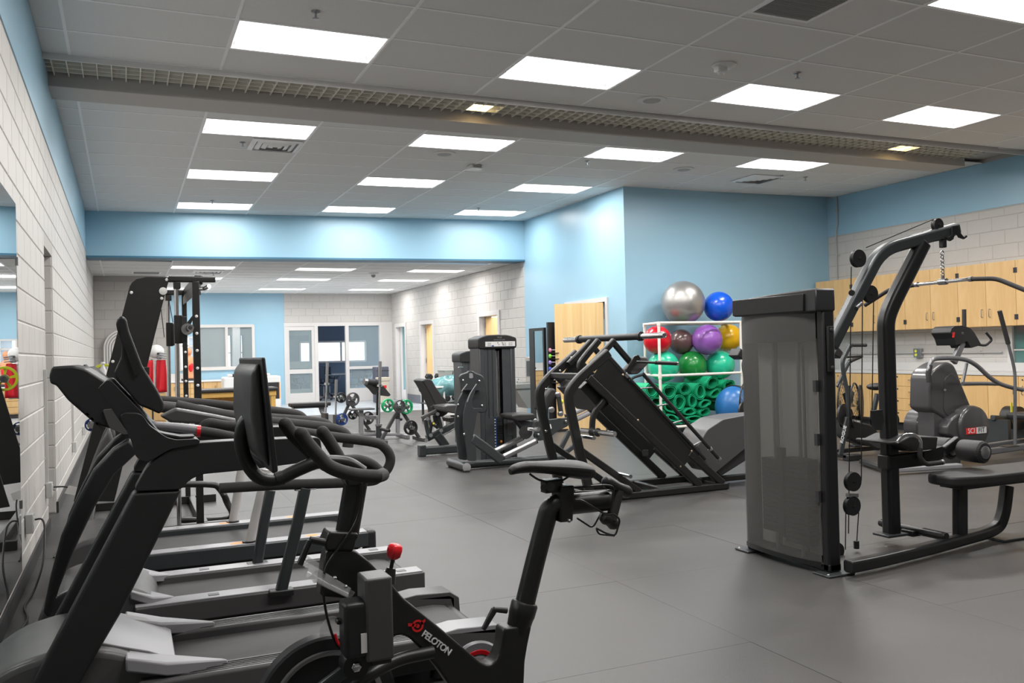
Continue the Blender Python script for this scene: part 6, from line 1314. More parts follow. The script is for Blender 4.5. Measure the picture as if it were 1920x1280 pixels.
# rolled mats
M_mat = mat('green_foam', (.006, .40, .185), .6, noise=.08, nscale=10)
zm = Zm(1200, 690, 9.6)
def mat_roll(px, py, rx, rz, ang, k, depth, label, turns=2.1, th=.0085):
    c = aty(*zm(px, py), ry+.04+depth); s = (c-CAM).dot(CW)/1650/9.6; R0, R1 = rx*s*1.08, rz*s*1.1; n = 34; O, I = [], []
    for i in range(n+1):
        t = i/n; a = 2*PI*turns*t+k*1.3; f = 1-.36*t
        wob = 1+.06*math.sin(3*a+k)
        for L_, d in ((O, 0), (I, th)):
            x_, z_ = math.cos(a)*(R0*f*wob-d), math.sin(a)*(R1*f*wob-d); L_.append(c+Vector((x_*math.cos(ang)-z_*math.sin(ang), 0, x_*math.sin(ang)+z_*math.cos(ang))))
    o = MB(); D_ = Vector((.05*math.sin(k), .58, 0)); m_ = len(O); vs = O+I+off(O, D_)+off(I, D_); fs = []
    for i in range(m_-1): fs += [(i, i+1, m_+i+1, m_+i), (2*m_+i+1, 2*m_+i, 3*m_+i, 3*m_+i+1), (i+1, i, 2*m_+i, 2*m_+i+1), (m_+i, m_+i+1, 3*m_+i+1, 3*m_+i)]
    fs += [(0, m_, 3*m_, 2*m_), (2*m_-1, m_-1, 3*m_-1, 4*m_-1)]
    o.add(vs, fs); tag(obj('rolled_mat', o, M_mat, sharp=50), label, 'exercise mat', 'rolled green mats on the bottom of the rack')
ML = [(225, 400, 150, 130, -.2, 'broad folded green mat at the top left of the pile'), (540, 420, 150, 125, .35, 'large open green mat roll just right of the front post'), (815, 370, 118, 105, -.2, 'green mat roll in the top row, under the dark green ball'), (1090, 420, 105, 145, 0, 'tall open green mat roll in the middle of the top row'), (1305, 265, 135, 105, .5, 'highest green mat roll, poking up under the rail'), (1370, 455, 135, 75, .35, 'flattened green roll beneath the highest one'), (1620, 310, 125, 105, .3, 'green mat roll at the top right by the right post'),
 (715, 610, 125, 145, .1, 'large round roll in the second row, behind the ladder rail'), (945, 590, 95, 125, 0, 'small round green roll in the centre of the pile'), (1170, 640, 125, 70, .3, 'flattened green roll right of the small round one'), (905, 785, 140, 65, .05, 'flat squashed green roll under the centre of the pile'), (1175, 785, 120, 75, .3, 'squashed roll left of the blue half ball'), (975, 905, 170, 55, 0, 'wide flat green roll in the second row from the bottom'), (950, 1010, 180, 55, .1, 'wide flat green roll at the bottom front of the pile'),
 (540, 720, 150, 70, -.5, 'folded green mat seen between the ladder rungs'), (600, 900, 150, 55, -.35, 'lower folded green mat seen between the ladder rungs'), (700, 1020, 110, 45, -.1, 'bottom left green roll near the shelf'), (1240, 930, 110, 55, .3, 'green roll at the lower right, beside the half ball'), (1560, 520, 160, 70, .3, 'green roll hidden behind the blue half ball'), (330, 600, 170, 80, -.15, 'flat green mat at the left below the folded one'), (1240, 1030, 130, 45, .1, 'bottom right green roll near the shelf'), (1620, 700, 150, 90, 0, 'green roll low behind the half ball'), (320, 800, 160, 80, 0, 'green roll at the lower left behind the machine panel')]
for k, (a, b, c_, d, e, lb) in enumerate(ML): mat_roll(a, b, c_, d, e, k, .012*(k % 3), lb)
# half ball
c = aty(1377, 762, 10.75); st_ = thing('step_platform', 'low black step platform under the blue half ball', 'step', (c.x, 10.75, 0)); obj('deck', MB().box((c.x-.25, 10.5, .03), (c.x+.3, 11.0, c.z-.325)), M_satin, st_, bevel=.01); obj('rubber_feet', MB().box((c.x-.2, 10.55, 0), (c.x+.25, 10.95, .03)), M_dark, st_)
bo = thing('half_ball', 'blue half dome balance ball with a black base leaning by the mats', 'balance ball', c-Vector((0, 0, .3)))
prof = [(0, .31), (.06, .30), (.13, .265), (.19, .20), (.235, .11), (.25, .01)]
obj('dome', MB().lathe(c, (-1, -.25, .02), prof, 40), mat('dome_blue', (.02, .13, .36), .3, noise=.2, nscale=4), bo, sharp=60); obj('base', MB().lathe(c, (1, .25, -.02), [(-.005, .31), (.0, .325), (.03, .325), (.05, .30), (.06, .1)], 40), M_satin, bo)
obj('rim_band', MB().lathe(c, (-1, -.25, .02), [(.0, .322), (.012, .327), (.022, .318)], 40, True), M_satin, bo)
# ================================================================ STANDING MIRROR, DUMBBELL TOWER, FOUNTAIN
mx_ = 6.6; a_, b_ = atx(993.5, 616, mx_), atx(1021, 616, mx_)
mr = thing('standing_mirror', 'tall black framed mirror standing between the fountain and wooden door', 'mirror', (mx_, (a_.y+b_.y)/2, 0)); zt_ = a_.z
obj('frame', MB().box((mx_-.02, a_.y-.20, .0), (mx_+.03, a_.y, zt_)).box((mx_-.02, b_.y, .0), (mx_+.03, b_.y+.05, zt_)).box((mx_-.02, b_.y, zt_-.05), (mx_+.03, a_.y, zt_)).box((mx_-.02, b_.y, .0), (mx_+.03, a_.y, .08)), M_black, mr)
obj('glass', MB().box((mx_-.012, b_.y+.05, .08), (mx_-.006, a_.y-.20, zt_-.05)), M_mirror, mr)
XT = 6.85; a_, b_ = atx(1024, 604, XT-.3), atx(1041, 604, XT-.2)
dt = thing('dumbbell_tower', 'tall black tower with small coloured dumbbells beside the wooden door', 'rack', (XT-.15, a_.y-.1, 0))
obj('column', MB().box((XT-.30, a_.y-.05, 0), (XT-.03, a_.y, a_.z)).box((XT-.08, a_.y-.3, 0), (XT-.03, a_.y-.05, a_.z)), M_satin, dt, bevel=.006); obj('base', MB().box((XT-.34, a_.y-.3, 0), (XT-.03, a_.y+.03, .04)), M_satin, dt)
for k, (pyy, col, cn) in enumerate(((656, (.85, .25, .4), 'pink'), (667, (.2, .75, .02), 'lime green'), (679, (.30, .20, .65), 'purple'), (691, (.03, .05, .5), 'dark blue'), (712, (.05, .05, .06), 'black'))):
    c = aty(1038, pyy, a_.y-.16); hexbell(c, (1, -.15, 0), .16, .036, 'small %s dumbbell on the black tower by the wooden door' % cn, 'small coloured dumbbells', mat('neoprene_'+cn.replace(' ', '_'), col, .5)); obj('cradle', MB().box((XT-.26, a_.y-.22, c.z-.055), (XT-.08, a_.y-.05, c.z-.045)), M_satin, dt)
zf = Zm(840, 620, 4.571); fy = 15.3
M_fount = mat('fountain_grey', (.38, .36, .33), .35, metal=.2)
ff = thing('drinking_fountain', 'grey wall drinking fountain with bottle filler by the blue corner', 'fountain', (XP-.3, fy+.3, .4))
z1_, z2_, z3_ = aty(*zf(640, 450), fy).z, aty(*zf(640, 500), fy).z, aty(*zf(640, 665), fy).z; x0_ = aty(*zf(580, 450), fy).x
obj('basin', MB().box((x0_, fy, z2_), (XP-.01, fy+.5, z1_)), M_fount, ff, bevel=.02, seg=3)
obj('bowl', MB().sphere((x0_+.22, fy+.25, z1_), .15, 20, 8, (1, 1, .12)), M_steel, ff)
b = MB().prism([(x0_+.02, fy+.03, z2_), (XP-.01, fy+.03, z2_), (XP-.01, fy+.03, z3_), (x0_+.25, fy+.03, z3_)], (0, .44, 0)); obj('lower_cabinet', b, M_fount, ff, bevel=.008)
zt2 = aty(*zf(680, 225), fy).z; obj('bottle_filler', MB().box((XP-.14, fy+.05, z1_), (XP-.01, fy+.45, zt2)), M_fount, ff, bevel=.015); obj('filler_recess', MB().box((XP-.145, fy+.12, z1_+.12), (XP-.138, fy+.38, z1_+.42)), M_dgrey, ff); obj('spout', MB().tube(smooth_path([(x0_+.08, fy+.1, z1_), (x0_+.08, fy+.1, z1_+.06), (x0_+.13, fy+.15, z1_+.08)], 4), .012, 8), M_chrome, ff)
# trash bins by the office
ty_ = 23.6
def bxp(t, nm, p, q, y, d, m, **k):
    a, b = aty(*p, y), aty(*q, y); return obj(nm, MB().box((min(a.x, b.x), y, min(a.z, b.z)), (max(a.x, b.x), y+d, max(a.z, b.z))), m, t, **k)
tr_ = thing('waste_bin', 'beige bin with a red mark in the far corner', 'bin', (aty(721, 740, ty_).x, ty_, 0))
a = aty(713, 745, ty_); b_ = aty(730, 707, ty_); obj('body', MB().box((a.x, ty_, 0), (b_.x, ty_+.4, b_.z-.1)), mat('beige_bin', (.60, .54, .44), .5), tr_, bevel=.02); obj('lid', MB().box((a.x-.02, ty_-.02, b_.z-.1), (b_.x+.02, ty_+.42, b_.z)), mat('beige_bin', (.60, .54, .44), .5), tr_, bevel=.02); obj('emblem', MB().box(((a.x+b_.x)/2-.06, ty_-.004, b_.z-.3), ((a.x+b_.x)/2+.05, ty_, b_.z-.22)), M_red, tr_, label='red mark')
sc_ = thing('cabinet_case', 'dark slate coloured case standing behind the beige bin', 'case', (aty(719, 740, ty_+.6).x, ty_+.6, 0)); a = aty(706, 745, ty_+.6); b_ = aty(729, 687, ty_+.6); obj('body', MB().box((a.x, ty_+.6, 0), (b_.x, ty_+1.0, b_.z)), mat('slate', (.10, .11, .15), .5), sc_, bevel=.02); obj('lid_seam', MB().box((a.x-.004, ty_+.596, b_.z-.12), (b_.x+.004, ty_+.6, b_.z-.1)), M_dark, sc_)
# ================================================================ FAR LEFT CORNER
iy = 23.4
ap = thing('ice_machine', 'white chest appliance with black top opening by the blue wall', 'appliance', (aty(470, 760, iy).x, iy, 0))
a, b_ = aty(421, 766, iy), aty(526.5, 704, iy)
obj('body', MB().box((a.x, iy, .02), (b_.x, iy+.8, b_.z)), M_white, ap, bevel=.04, seg=3); obj('top_lip', MB().box((a.x+.15, iy+.1, b_.z), (b_.x-.25, iy+.75, b_.z+.07)), M_white, ap, bevel=.03); obj('top_opening', MB().box((a.x+.22, iy+.08, b_.z+.0), (b_.x-.35, iy+.6, b_.z+.075)), M_satin, ap, bevel=.02)
a2, b2 = aty(500, 748, iy), aty(523, 716, iy); obj('dark_window', MB().box((a2.x, iy-.012, a2.z), (b2.x, iy+.01, b2.z)), M_satin, ap, bevel=.01); obj('window_trim', MB().box((b2.x, iy-.008, a2.z), (b2.x+.02, iy+.01, b2.z)), M_orange, ap); obj('lower_handle', MB().box((aty(438, 763, iy).x, iy-.03, .12), (aty(465, 760, iy).x, iy-.01, .14)), M_steel, ap)
for x_ in (a.x+.08, b_.x-.08): obj('foot', MB().cyl((x_, iy+.1, 0), (x_, iy+.1, .03), .03, seg=10), M_dark, ap)
# treatment table
yt2 = 16.6; a, b_ = aty(372, 732, yt2), aty(521, 728, yt2); zt_ = a.z
tt = thing('treatment_table', 'wooden treatment table with a black padded top', 'table', ((a.x+b_.x)/2, yt2, 0))
obj('pad', MB().box((a.x, yt2-.05, zt_-.05), (b_.x, yt2+.65, zt_+.01)), M_vinyl, tt, bevel=.02, seg=3); obj('apron', MB().box((a.x+.03, yt2, zt_-.14), (b_.x-.03, yt2+.6, zt_-.05)), M_pine, tt)
for x_ in (a.x+.04, b_.x-.12):
    for y_ in (yt2+.02, yt2+.5): obj('leg', MB().box((x_, y_, 0), (x_+.08, y_+.08, zt_-.12)), M_pine, tt, bevel=.003)
obj('side_panel', MB().box((a.x+.05, yt2+.55, .15), (a.x+.8, yt2+.57, zt_-.14)), M_pine, tt)
# far counters
cy_ = 24.8; a, b_ = aty(283, 717, cy_), aty(456, 718, cy_); a.x = max(a.x, .87); zt_ = a.z
fc = thing('far_counter', 'maple cabinet counter with a white top under the interior window', 'counter', ((a.x+b_.x)/2, cy_, 0))
obj('top', MB().box((a.x, cy_-.03, zt_-.03), (b_.x+.02, YF-.03, zt_+.005)), M_white, fc, bevel=.006); obj('upstand', MB().box((a.x, YF-.05, zt_), (aty(372, 718, cy_).x, YF-.02, zt_+.2)), M_white, fc); obj('body', MB().box((a.x, cy_+.01, .1), (b_.x, YF-.03, zt_-.03)), M_maple, fc); obj('plinth', MB().box((a.x, cy_+.06, 0), (b_.x, YF-.03, .1)), M_dark, fc)
n_ = 6
for k in range(n_):
    x0_ = a.x+(b_.x-a.x)*k/n_; x1_ = a.x+(b_.x-a.x)*(k+1)/n_
    if k in (1, 2):
        for j in range(4): d = obj('drawer', MB().box((x0_+.006, cy_-.012, .13+j*(zt_-.17)/4), (x1_-.006, cy_+.008, .12+(j+1)*(zt_-.17)/4)), M_maple, fc, bevel=.002)
    else:
        d = obj('door', MB().box((x0_+.006, cy_-.012, .12), (x1_-.006, cy_+.008, zt_-.04)), M_maple, fc, bevel=.002)
        obj('handle', MB().box((x1_-.05, cy_-.03, zt_-.25), (x1_-.035, cy_-.012, zt_-.13)), M_steel, d)
iy2 = 20.0; a, b_ = aty(262, 723, iy2), aty(312, 720, iy2)
fi = thing('low_cabinet', 'small maple cabinet with white top behind the smith rack', 'cabinet', (.5, iy2, 0)); a.x = max(a.x, XL+.9)
obj('top', MB().box((a.x, iy2, a.z-.03), (b_.x, iy2+.48, a.z)), M_white, fi, bevel=.005); obj('body', MB().box((a.x+.02, iy2+.02, 0), (b_.x-.02, iy2+.46, a.z-.03)), M_maple, fi); obj('door', MB().box((a.x+.03, iy2+.005, .08), (b_.x-.03, iy2+.02, a.z-.05)), M_maple, fi)
t = thing('wall_cabinet', 'narrow maple wall cabinet on the far blue wall above the helmet', 'cabinet', (aty(294, 640, 25.2).x, 25.3, aty(294, 674, 25.2).z)); a, b_ = aty(277, 674, 25.2), aty(300, 612, 25.2)
obj('body', MB().box((a.x, 25.22, a.z), (b_.x, YF-.01, b_.z)), M_maple, t); obj('door', MB().box((a.x+.01, 25.2, a.z+.01), (b_.x-.01, 25.22, b_.z-.01)), M_maple, t)
# helmet and jersey
hy_ = 16.8; hc = aty(296, 661, hy_)
st = thing('display_stand', 'thin dark stand holding the helmet and red jersey', 'stand', (hc.x-.1, hy_+.1, 0)); obj('pole', MB().cyl((hc.x-.1, hy_+.1, .02), (hc.x-.1, hy_+.1, hc.z-.12), .015), M_dark, st); obj('base', MB().cyl((hc.x-.1, hy_+.1, 0), (hc.x-.1, hy_+.1, .025), .18), M_dark, st); obj('shoulder_bar', MB().cyl((hc.x-.28, hy_+.1, hc.z-.17), (hc.x+.08, hy_+.1, hc.z-.17), .02), M_dark, st)
hm = thing('football_helmet', 'white football helmet with a face guard on the stand', 'helmet', hc-Vector((0, 0, .12))); obj('shell', MB().sphere(hc+Vector((-.03, 0, .02)), .13, 24, 14, (1.05, .85, .92)), M_white, hm)
for k in range(3): z_ = hc.z-.02-.04*k; obj('guard_bar', MB().tube(smooth_path([(hc.x+.02, hy_-.11, z_+.02), (hc.x+.13, hy_-.08, z_), (hc.x+.155, hy_, z_-.005), (hc.x+.13, hy_+.08, z_), (hc.x+.02, hy_+.11, z_+.02)], 4), .008, 8), M_lgrey, hm)
obj('ear_hole', MB().cyl(hc+Vector((0, -.105, -.02)), hc+Vector((0, -.114, -.02)), .022, seg=14), M_dark, hm); obj('jaw_pad', MB().box(hc+Vector((-.02, -.1, -.12)), hc+Vector((.06, .1, -.05))), M_lgrey, hm, bevel=.02)
js = thing('jersey', 'red and white sports jersey hanging below the helmet', 'jersey', hc-Vector((0, 0, .9)))
def cloth(x0, x1, z0, z1, y, amp, m, nm, flare=0):
    b = MB(); n, k_ = 18, 10; vs = []
    for j in range(k_+1):
        for i in range(n+1):
            u = i/n; v = j/k_; vs.append((x0+(x1-x0)*u+(u-.5)*flare*v, y+amp*math.sin(u*9+v*2)*(0.3+v), z1+(z0-z1)*v))
    b.add(vs, [(j*(n+1)+i, j*(n+1)+i+1, (j+1)*(n+1)+i+1, (j+1)*(n+1)+i) for j in range(k_) for i in range(n)]); o = obj(nm, b, m, js, sharp=80); s = o.modifiers.new('thick', 'SOLIDIFY'); s.thickness = .012; return o
M_jr = mat('jersey_red', (.60, .01, .02), .7)
cloth(hc.x-.22, hc.x+.10, hc.z-.72, hc.z-.14, hy_+.02, .03, M_white, 'body_panel'); cloth(hc.x-.02, hc.x+.12, hc.z-.70, hc.z-.13, hy_-.06, .02, M_jr, 'sleeve', .05); cloth(hc.x-.24, hc.x-.08, hc.z-.6, hc.z-.13, hy_-.06, .02, M_jr, 'sleeve')
# anatomical model on the counter
ay = 25.0; c = aty(356, 700, ay); am = thing('torso_model', 'small orange and red figure model on the far counter', 'figure', Vector((c.x, ay+.2, fc.location.z+.0)))
M_skin = mat('model_orange', (.75, .32, .16), .5)
zb0 = aty(356, 712, ay).z
obj('torso', MB().lathe((c.x, ay+.2, zb0), (0, 0, 1), [(0, .10), (.05, .13), (.2, .11), (.35, .13), (.48, .15), (.58, .12), (.64, .05)], 20), M_skin, am); obj('head', MB().sphere((c.x, ay+.2, zb0+.76), .09, 18, 12, (.85, 1, 1.2)), M_skin, am); obj('neck', MB().cyl((c.x, ay+.2, zb0+.6), (c.x, ay+.2, zb0+.7), .045), M_skin, am)
obj('open_chest', MB().sphere((c.x+.03, ay+.1, zb0+.35), .09, 16, 10, (.8, .5, 1.6)), M_red, am, label='red open chest'); obj('stand', MB().box((c.x-.2, ay+.05, zb0-.02), (c.x+.2, ay+.35, zb0+.03)), M_dark, am)
# nested white arches by the grey wall
ar_ = thing('arch_frames', 'set of nested white arches leaning on the far grey wall', 'arch', (aty(225, 720, 20.3).x, 20.3, 0))
cxx = aty(232, 650, 20.35).x; zt_ = aty(222, 619, 20.35).z; r0 = cxx-aty(196, 660, 20.35).x
for k in range(5):
    r_ = r0*(1-.14*k); z0_ = zt_-r0; P_ = [Vector((cxx-r_, 20.38-.015*k, .02)), Vector((cxx-r_, 20.38-.015*k, z0_))]+[Vector((cxx-r_*math.cos(a), 20.38-.015*k, z0_+r_*math.sin(a))) for a in [PI*i/14 for i in range(1, 14)]]+[Vector((cxx+r_, 20.38-.015*k, z0_)), Vector((cxx+r_, 20.38-.015*k, .02))]
    obj('arch', MB().flat(P_, .05, r0*.115, (0, 1, 0)), M_white, ar_, bevel=.005)
t = tag(obj('spray_bottle', MB().lathe(aty(193, 694, 8.0), (0, 0, 1), [(-.06, .025), (0, .028), (.03, .012), (.05, .012), (.055, .018), (.07, .012)], 14), M_white), 'white bottle top behind the yellow plate', 'bottle')
# ================================================================ OFFICE FURNITURE BEHIND THE GLASS
M_och = mat('office_chair_fabric', (.03, .05, .09), .6); M_otb = mat('office_table', (.10, .14, .20), .4)
def office_chair(x, y, rz, label):
    t = thing('office_chair', label, 'chair', (x, y, 0), 'chairs in the office'); t.rotation_euler.z = rz; L0 = Vector((x, y, 0))
    V_ = lambda a, b, c: L0+Vector((a, b, c))
    obj('seat', MB().box(V_(-.23, -.23, .43), V_(.23, .23, .49)), M_och, t, bevel=.03); obj('backrest', MB().box(V_(-.21, .2, .62), V_(.21, .25, 1.0)), M_och, t, bevel=.03); obj('back_bar', MB().flat([V_(0, .1, .44), V_(0, .26, .5), V_(0, .26, .8)], .05, .02, (1, 0, 0)), M_satin, t)
    obj('gas_post', MB().cyl(V_(0, 0, .1), V_(0, 0, .43), .025, seg=10), M_steel, t)
    for k in range(5):
        a = 2*PI*k/5; o = obj('base_leg', MB().flat([V_(0, 0, .12), V_(.28*math.cos(a), .28*math.sin(a), .07)], .03, .03, (-math.sin(a), math.cos(a), 0)), M_steel, t); obj('caster', MB().cyl(V_(.28*math.cos(a), .28*math.sin(a)-.015, .03), V_(.28*math.cos(a), .28*math.sin(a)+.015, .03), .03, seg=10), M_dark, t)
    for s in (-1, 1): obj('armrest', MB().flat([V_(s*.24, .1, .46), V_(s*.27, .1, .66), V_(s*.27, -.15, .66)], .03, .03, (1, 0, 0)), M_satin, t)
    return t
for i, (px, y, rz, lb) in enumerate(((607, 27.0, .4, 'office chair seen through the open middle bay'), (618, 28.95, 2.4, 'office chair behind the one in the middle bay'), (560, 28.8, 1.2, 'office chair seen through the lower pane of the glass door'), (668, 26.9, -.6, 'office chair behind the right pane of the screen'), (688, 28.8, 2.9, 'office chair furthest right behind the glass'), (540, 27.9, .2, 'office chair nearest the left edge of the glass door'))): office_chair(aty(px, 740, y).x, y, rz, lb)
def folding(x0, x1, y, label):
    t = thing('office_table', label, 'table', ((x0+x1)/2, y, 0)); obj('top', MB().box((x0, y-.35, .72), (x1, y+.35, .75)), M_otb, t, bevel=.005)
    for x in (x0+.15, x1-.15):
        obj('leg', MB().cyl((x-.1, y-.28, 0), (x+.1, y+.28, .72), .016, seg=8), M_steel, t); obj('leg', MB().cyl((x-.1, y+.28, 0), (x+.1, y-.28, .72), .016, seg=8), M_steel, t)
folding(5.75, 7.3, 28.0, 'dark table behind the middle and right bays of the office glass'); folding(4.3, 5.5, 29.6, 'dark table at the back of the office on the left'); folding(6.3, 8.2, 29.4, 'dark table at the back of the office on the right')
tag(obj('desk_bag', MB().sphere((6.75, 28.0, .88), .17, 18, 10, (1.5, .8, .8)), mat('bag_blue', (.05, .14, .25), .6), sharp=80), 'dark blue rounded bag on the office table', 'bag')
# ================================================================ AIR BIKES
zA = Zm(1540, 620, 4.571); by_ = 8.1
def air_bike():
    t = thing('air_bike', 'black air bike with a wire fan cage and white lettering on its leg', 'exercise bike', (aty(*zA(300, 1080), by_).x, by_, 0))
    c = aty(*zA(235, 640), by_); n_ = Vector((.55, -.83, 0)).normalized(); u = Vector((0, 0, 1)); x = n_.cross(u).normalized(); R_ = .27
    obj('fan_rim', MB().tube([c+(x*math.cos(2*PI*i/40)+u*math.sin(2*PI*i/40))*R_-n_*.07 for i in range(40)], .010, 8, closed=True), M_black, t); obj('fan_rim', MB().tube([c+(x*math.cos(2*PI*i/40)+u*math.sin(2*PI*i/40))*R_+n_*.07 for i in range(40)], .010, 8, closed=True), M_black, t)
    b = MB()
    for s in (-1, 1):
        for r_ in (.06, .10, .14, .18, .22, .25): b.tube([c+(x*math.cos(2*PI*i/30)+u*math.sin(2*PI*i/30))*r_+n_*s*(.10-.03*(r_/R_)**2) for i in range(30)], .0022, 5, closed=True)
        for k in range(14): a = 2*PI*k/14; d = x*math.cos(a)+u*math.sin(a); b.tube([c+n_*s*.10, c+d*R_*.6+n_*s*.095, c+d*R_+n_*s*.07], .0022, 5)
    tag(obj('fan_cage', b, M_black, t), kind='stuff')
    for k in range(8): a = 2*PI*k/8; d = x*math.cos(a)+u*math.sin(a); e = n_.cross(d); obj('fan_blade', MB().prism([c+d*.05-e*.02+n_*.03, c+d*.24-e*.03+n_*.03, c+d*.24+e*.03-n_*.03, c+d*.05+e*.02-n_*.03], n_*.004), M_dgrey, t)
    obj('side_cover', MB().prism(rpoly([c+x*(-.17)+u*.24+n_*.11, c+x*(-.02)+u*.25+n_*.11, c+x*.03+u*(-.02)+n_*.11, c+x*(-.05)+u*(-.2)+n_*.11, c+x*(-.2)+u*(-.15)+n_*.11, c+x*(-.24)+u*.05+n_*.11], .05, 3), n_*.02), M_satin, t, bevel=.006)
    c2 = aty(*zA(190, 715), by_-.15); obj('crank_disc', MB().lathe(c2, (.3, -1, 0), [(-.05, .02), (-.02, .12), (.01, .125), (.02, .06), (.03, .02)], 32), M_satin, t)
    ar = fillet(PY([zA(265, 122), zA(245, 130), zA(180, 260), zA(185, 330), zA(225, 540), zA(232, 745)], by_-.2), .06); obj('arm_lever', MB().flat(ar, .035, .045, (0, 1, 0)), M_dgrey, t, bevel=.006); obj('grip', MB().cyl(aty(*zA(258, 122), by_-.2), aty(*zA(382, 122), by_-.2), .022, seg=16), M_foam, t)
    ar = fillet(PY([zA(335, 222), zA(240, 262), zA(205, 330), zA(140, 480)], by_+.3), .05); obj('arm_lever', MB().flat(ar, .035, .045, (0, 1, 0)), M_dgrey, t, bevel=.006); obj('grip', MB().cyl(aty(*zA(345, 215), by_+.3), aty(*zA(240, 262), by_+.3), .024, seg=16), M_foam, t)
    obj('peg_bar', MB().cyl(aty(*zA(215, 225), by_), aty(*zA(345, 215), by_), .014), M_foam, t)
    obj('console', plate([zA(140, 130), zA(190, 185), zA(165, 240), zA(110, 200)], by_, .2), M_satin, t, bevel=.01)
    lg = obj('front_leg', MB().flat([aty(*zA(222, 740), by_-.22), Vector((aty(*zA(165, 1060), by_-.22).x, by_-.22, .06))], .03, .06, (0, 1, 0)), M_dgrey, t, bevel=.004)
    p0, p1 = aty(*zA(165, 985), by_-.24), aty(*zA(208, 790), by_-.24); text('lettering', 'ROGUE', M_wht, t, p0.lerp(p1, .5)+Vector((0, -.006, 0)), p1-p0, Vector((-(p1-p0).z, 0, (p1-p0).x)), .062, .001, bold=.0012)
    obj('body_shell', plate([zA(235, 755), zA(330, 780), zA(420, 800), zA(480, 840), zA(500, 920), zA(470, 985), zA(390, 990), zA(290, 950), zA(230, 920)], by_-.12, .2, r=.04), M_satin, t, bevel=.02); text('lettering', 'ECHO BIKE', M_wht, t, aty(*zA(295, 772), by_-.13), (1, 0, -.2), (0, 0, 1), .028, .001)
    obj('top_bar', MB().flat(PY([zA(220, 735), zA(340, 745), zA(480, 760)], by_), .05, .04, (0, 1, 0)), M_satin, t, bevel=.005)
    obj('seat_post', MB().flat(PY([zA(480, 540), zA(440, 720), zA(430, 830)], by_), .05, .055, (0, 1, 0)), M_dgrey, t, bevel=.005)
    s_ = aty(*zA(470, 478), by_); obj('saddle', MB().sphere(s_, .12, 20, 12, (1.1, .8, .38)), M_vinyl, t, subsurf=1)
    fx = aty(*zA(215, 1075), by_-.2).x; obj('stabilizer', MB().box((fx-.1, by_-.3, .03), (fx-.04, by_+.3, .08)), M_satin, t, bevel=.006); obj('stabilizer', MB().box((fx+.95, by_-.3, .03), (fx+1.01, by_+.3, .08)), M_satin, t, bevel=.006); obj('base_beam', MB().box((fx-.08, by_-.03, .05), (fx+1.0, by_+.03, .1)), M_satin, t, bevel=.004)
    obj('foot_block', MB().box((fx-.1, by_-.34, .0), (fx+.1, by_-.24, .07)), M_satin, t, bevel=.01)
    for y_ in (-.28, .28): obj('foot', MB().cyl((fx-.07, by_+y_, 0), (fx-.07, by_+y_, .03), .025, seg=10), M_dark, t); obj('foot', MB().cyl((fx+.98, by_+y_, 0), (fx+.98, by_+y_, .03), .025, seg=10), M_dark, t)
    pw = aty(*zA(285, 985), by_-.2); obj('pedal', MB().box(pw+Vector((-.05, -.05, -.012)), pw+Vector((.05, .05, .012))), M_satin, t, bevel=.004); obj('body_strut', MB().flat([aty(*zA(450, 960), by_), (fx+.6, by_, .08)], .05, .05, (0, 1, 0)), M_satin, t)
    return t
ab = air_bike(); ab['label'] = 'black air bike seen between the lat machine tower and mast'
p_new = aty(1398, 690, 9.3); p_old = aty(*zA(180, 270), 8.1)
dup(ab, (p_new.x-p_old.x, 1.2, 0), label='second black air bike mostly hidden behind the lat machine tower')
# ================================================================ RECUMBENT STEPPER
zs2 = Zm(1660, 560, 3.765); ky = 6.95
M_sg = mat('stepper_grey', (.055, .052, .055), .3, noise=.05, nscale=7, coat=.3); M_tube = mat('silver_tube', (.22, .22, .23), .3, metal=.5)
stp = thing('recumbent_stepper', 'dark grey recumbent stepper with a round drive housing and silver handlebars', 'exercise machine', (7.9, ky, 0))
obj('column', plate([zs2(*p) for p in ((318, 545), (345, 500), (400, 460), (440, 443), (485, 460), (510, 510), (540, 590), (580, 690), (622, 790), (600, 830), (500, 840), (440, 870), (400, 830), (345, 800), (312, 775))], ky, .28, r=.04), M_sg, stp, bevel=.03, seg=4)
obj('column_recess', plate([zs2(*p) for p in ((420, 560), (470, 520), (510, 560), (560, 700), (600, 790), (520, 800), (440, 830), (410, 780))], ky-.006, .01, r=.04), M_sg, stp, bevel=.004); obj('screw_hole', MB().cyl(aty(*zs2(421, 643), ky-.008), aty(*zs2(421, 643), ky-.014), .014), M_steel, stp)
obj('pedestal', plate([zs2(*p) for p in ((345, 790), (440, 860), (600, 900), (620, 1060), (535, 1130), (530, 1190), (500, 1212), (380, 1190), (345, 1100))], ky+.02, .22, r=.03), M_sg, stp, bevel=.02, seg=3)
c = aty(*zs2(640, 905), ky-.14); h1 = obj('drive_housing', MB().lathe(c, (0, 1, 0), [(-.0, .02), (-.0, .20), (.015, .225), (.05, .235), (.26, .235), (.28, .21), (.28, .02)], 48), M_sg, stp, sharp=50)
c3 = aty(*zs2(330, 905), ky+.35); obj('drive_housing', MB().lathe(c3, (0, 1, 0), [(0, .02), (0, .20), (.03, .225), (.2, .225), (.2, .02)], 40), M_sg, stp)
obj('step_shell', plate([zs2(*p) for p in ((440, 900), (470, 850), (520, 810), (600, 785), (650, 785), (640, 1000), (560, 1010), (440, 960))], ky-.1, .2, r=.03), M_sg, stp, bevel=.02)
L0_, L1_ = aty(*zs2(572, 955), ky-.145), aty(*zs2(712, 905), ky-.145); lz0, lz1 = aty(*zs2(640, 952), ky-.145).z, aty(*zs2(640, 908), ky-.145).z; lx0, lx1 = L0_.x, L1_.x; lm = lx0+(lx1-lx0)*.49
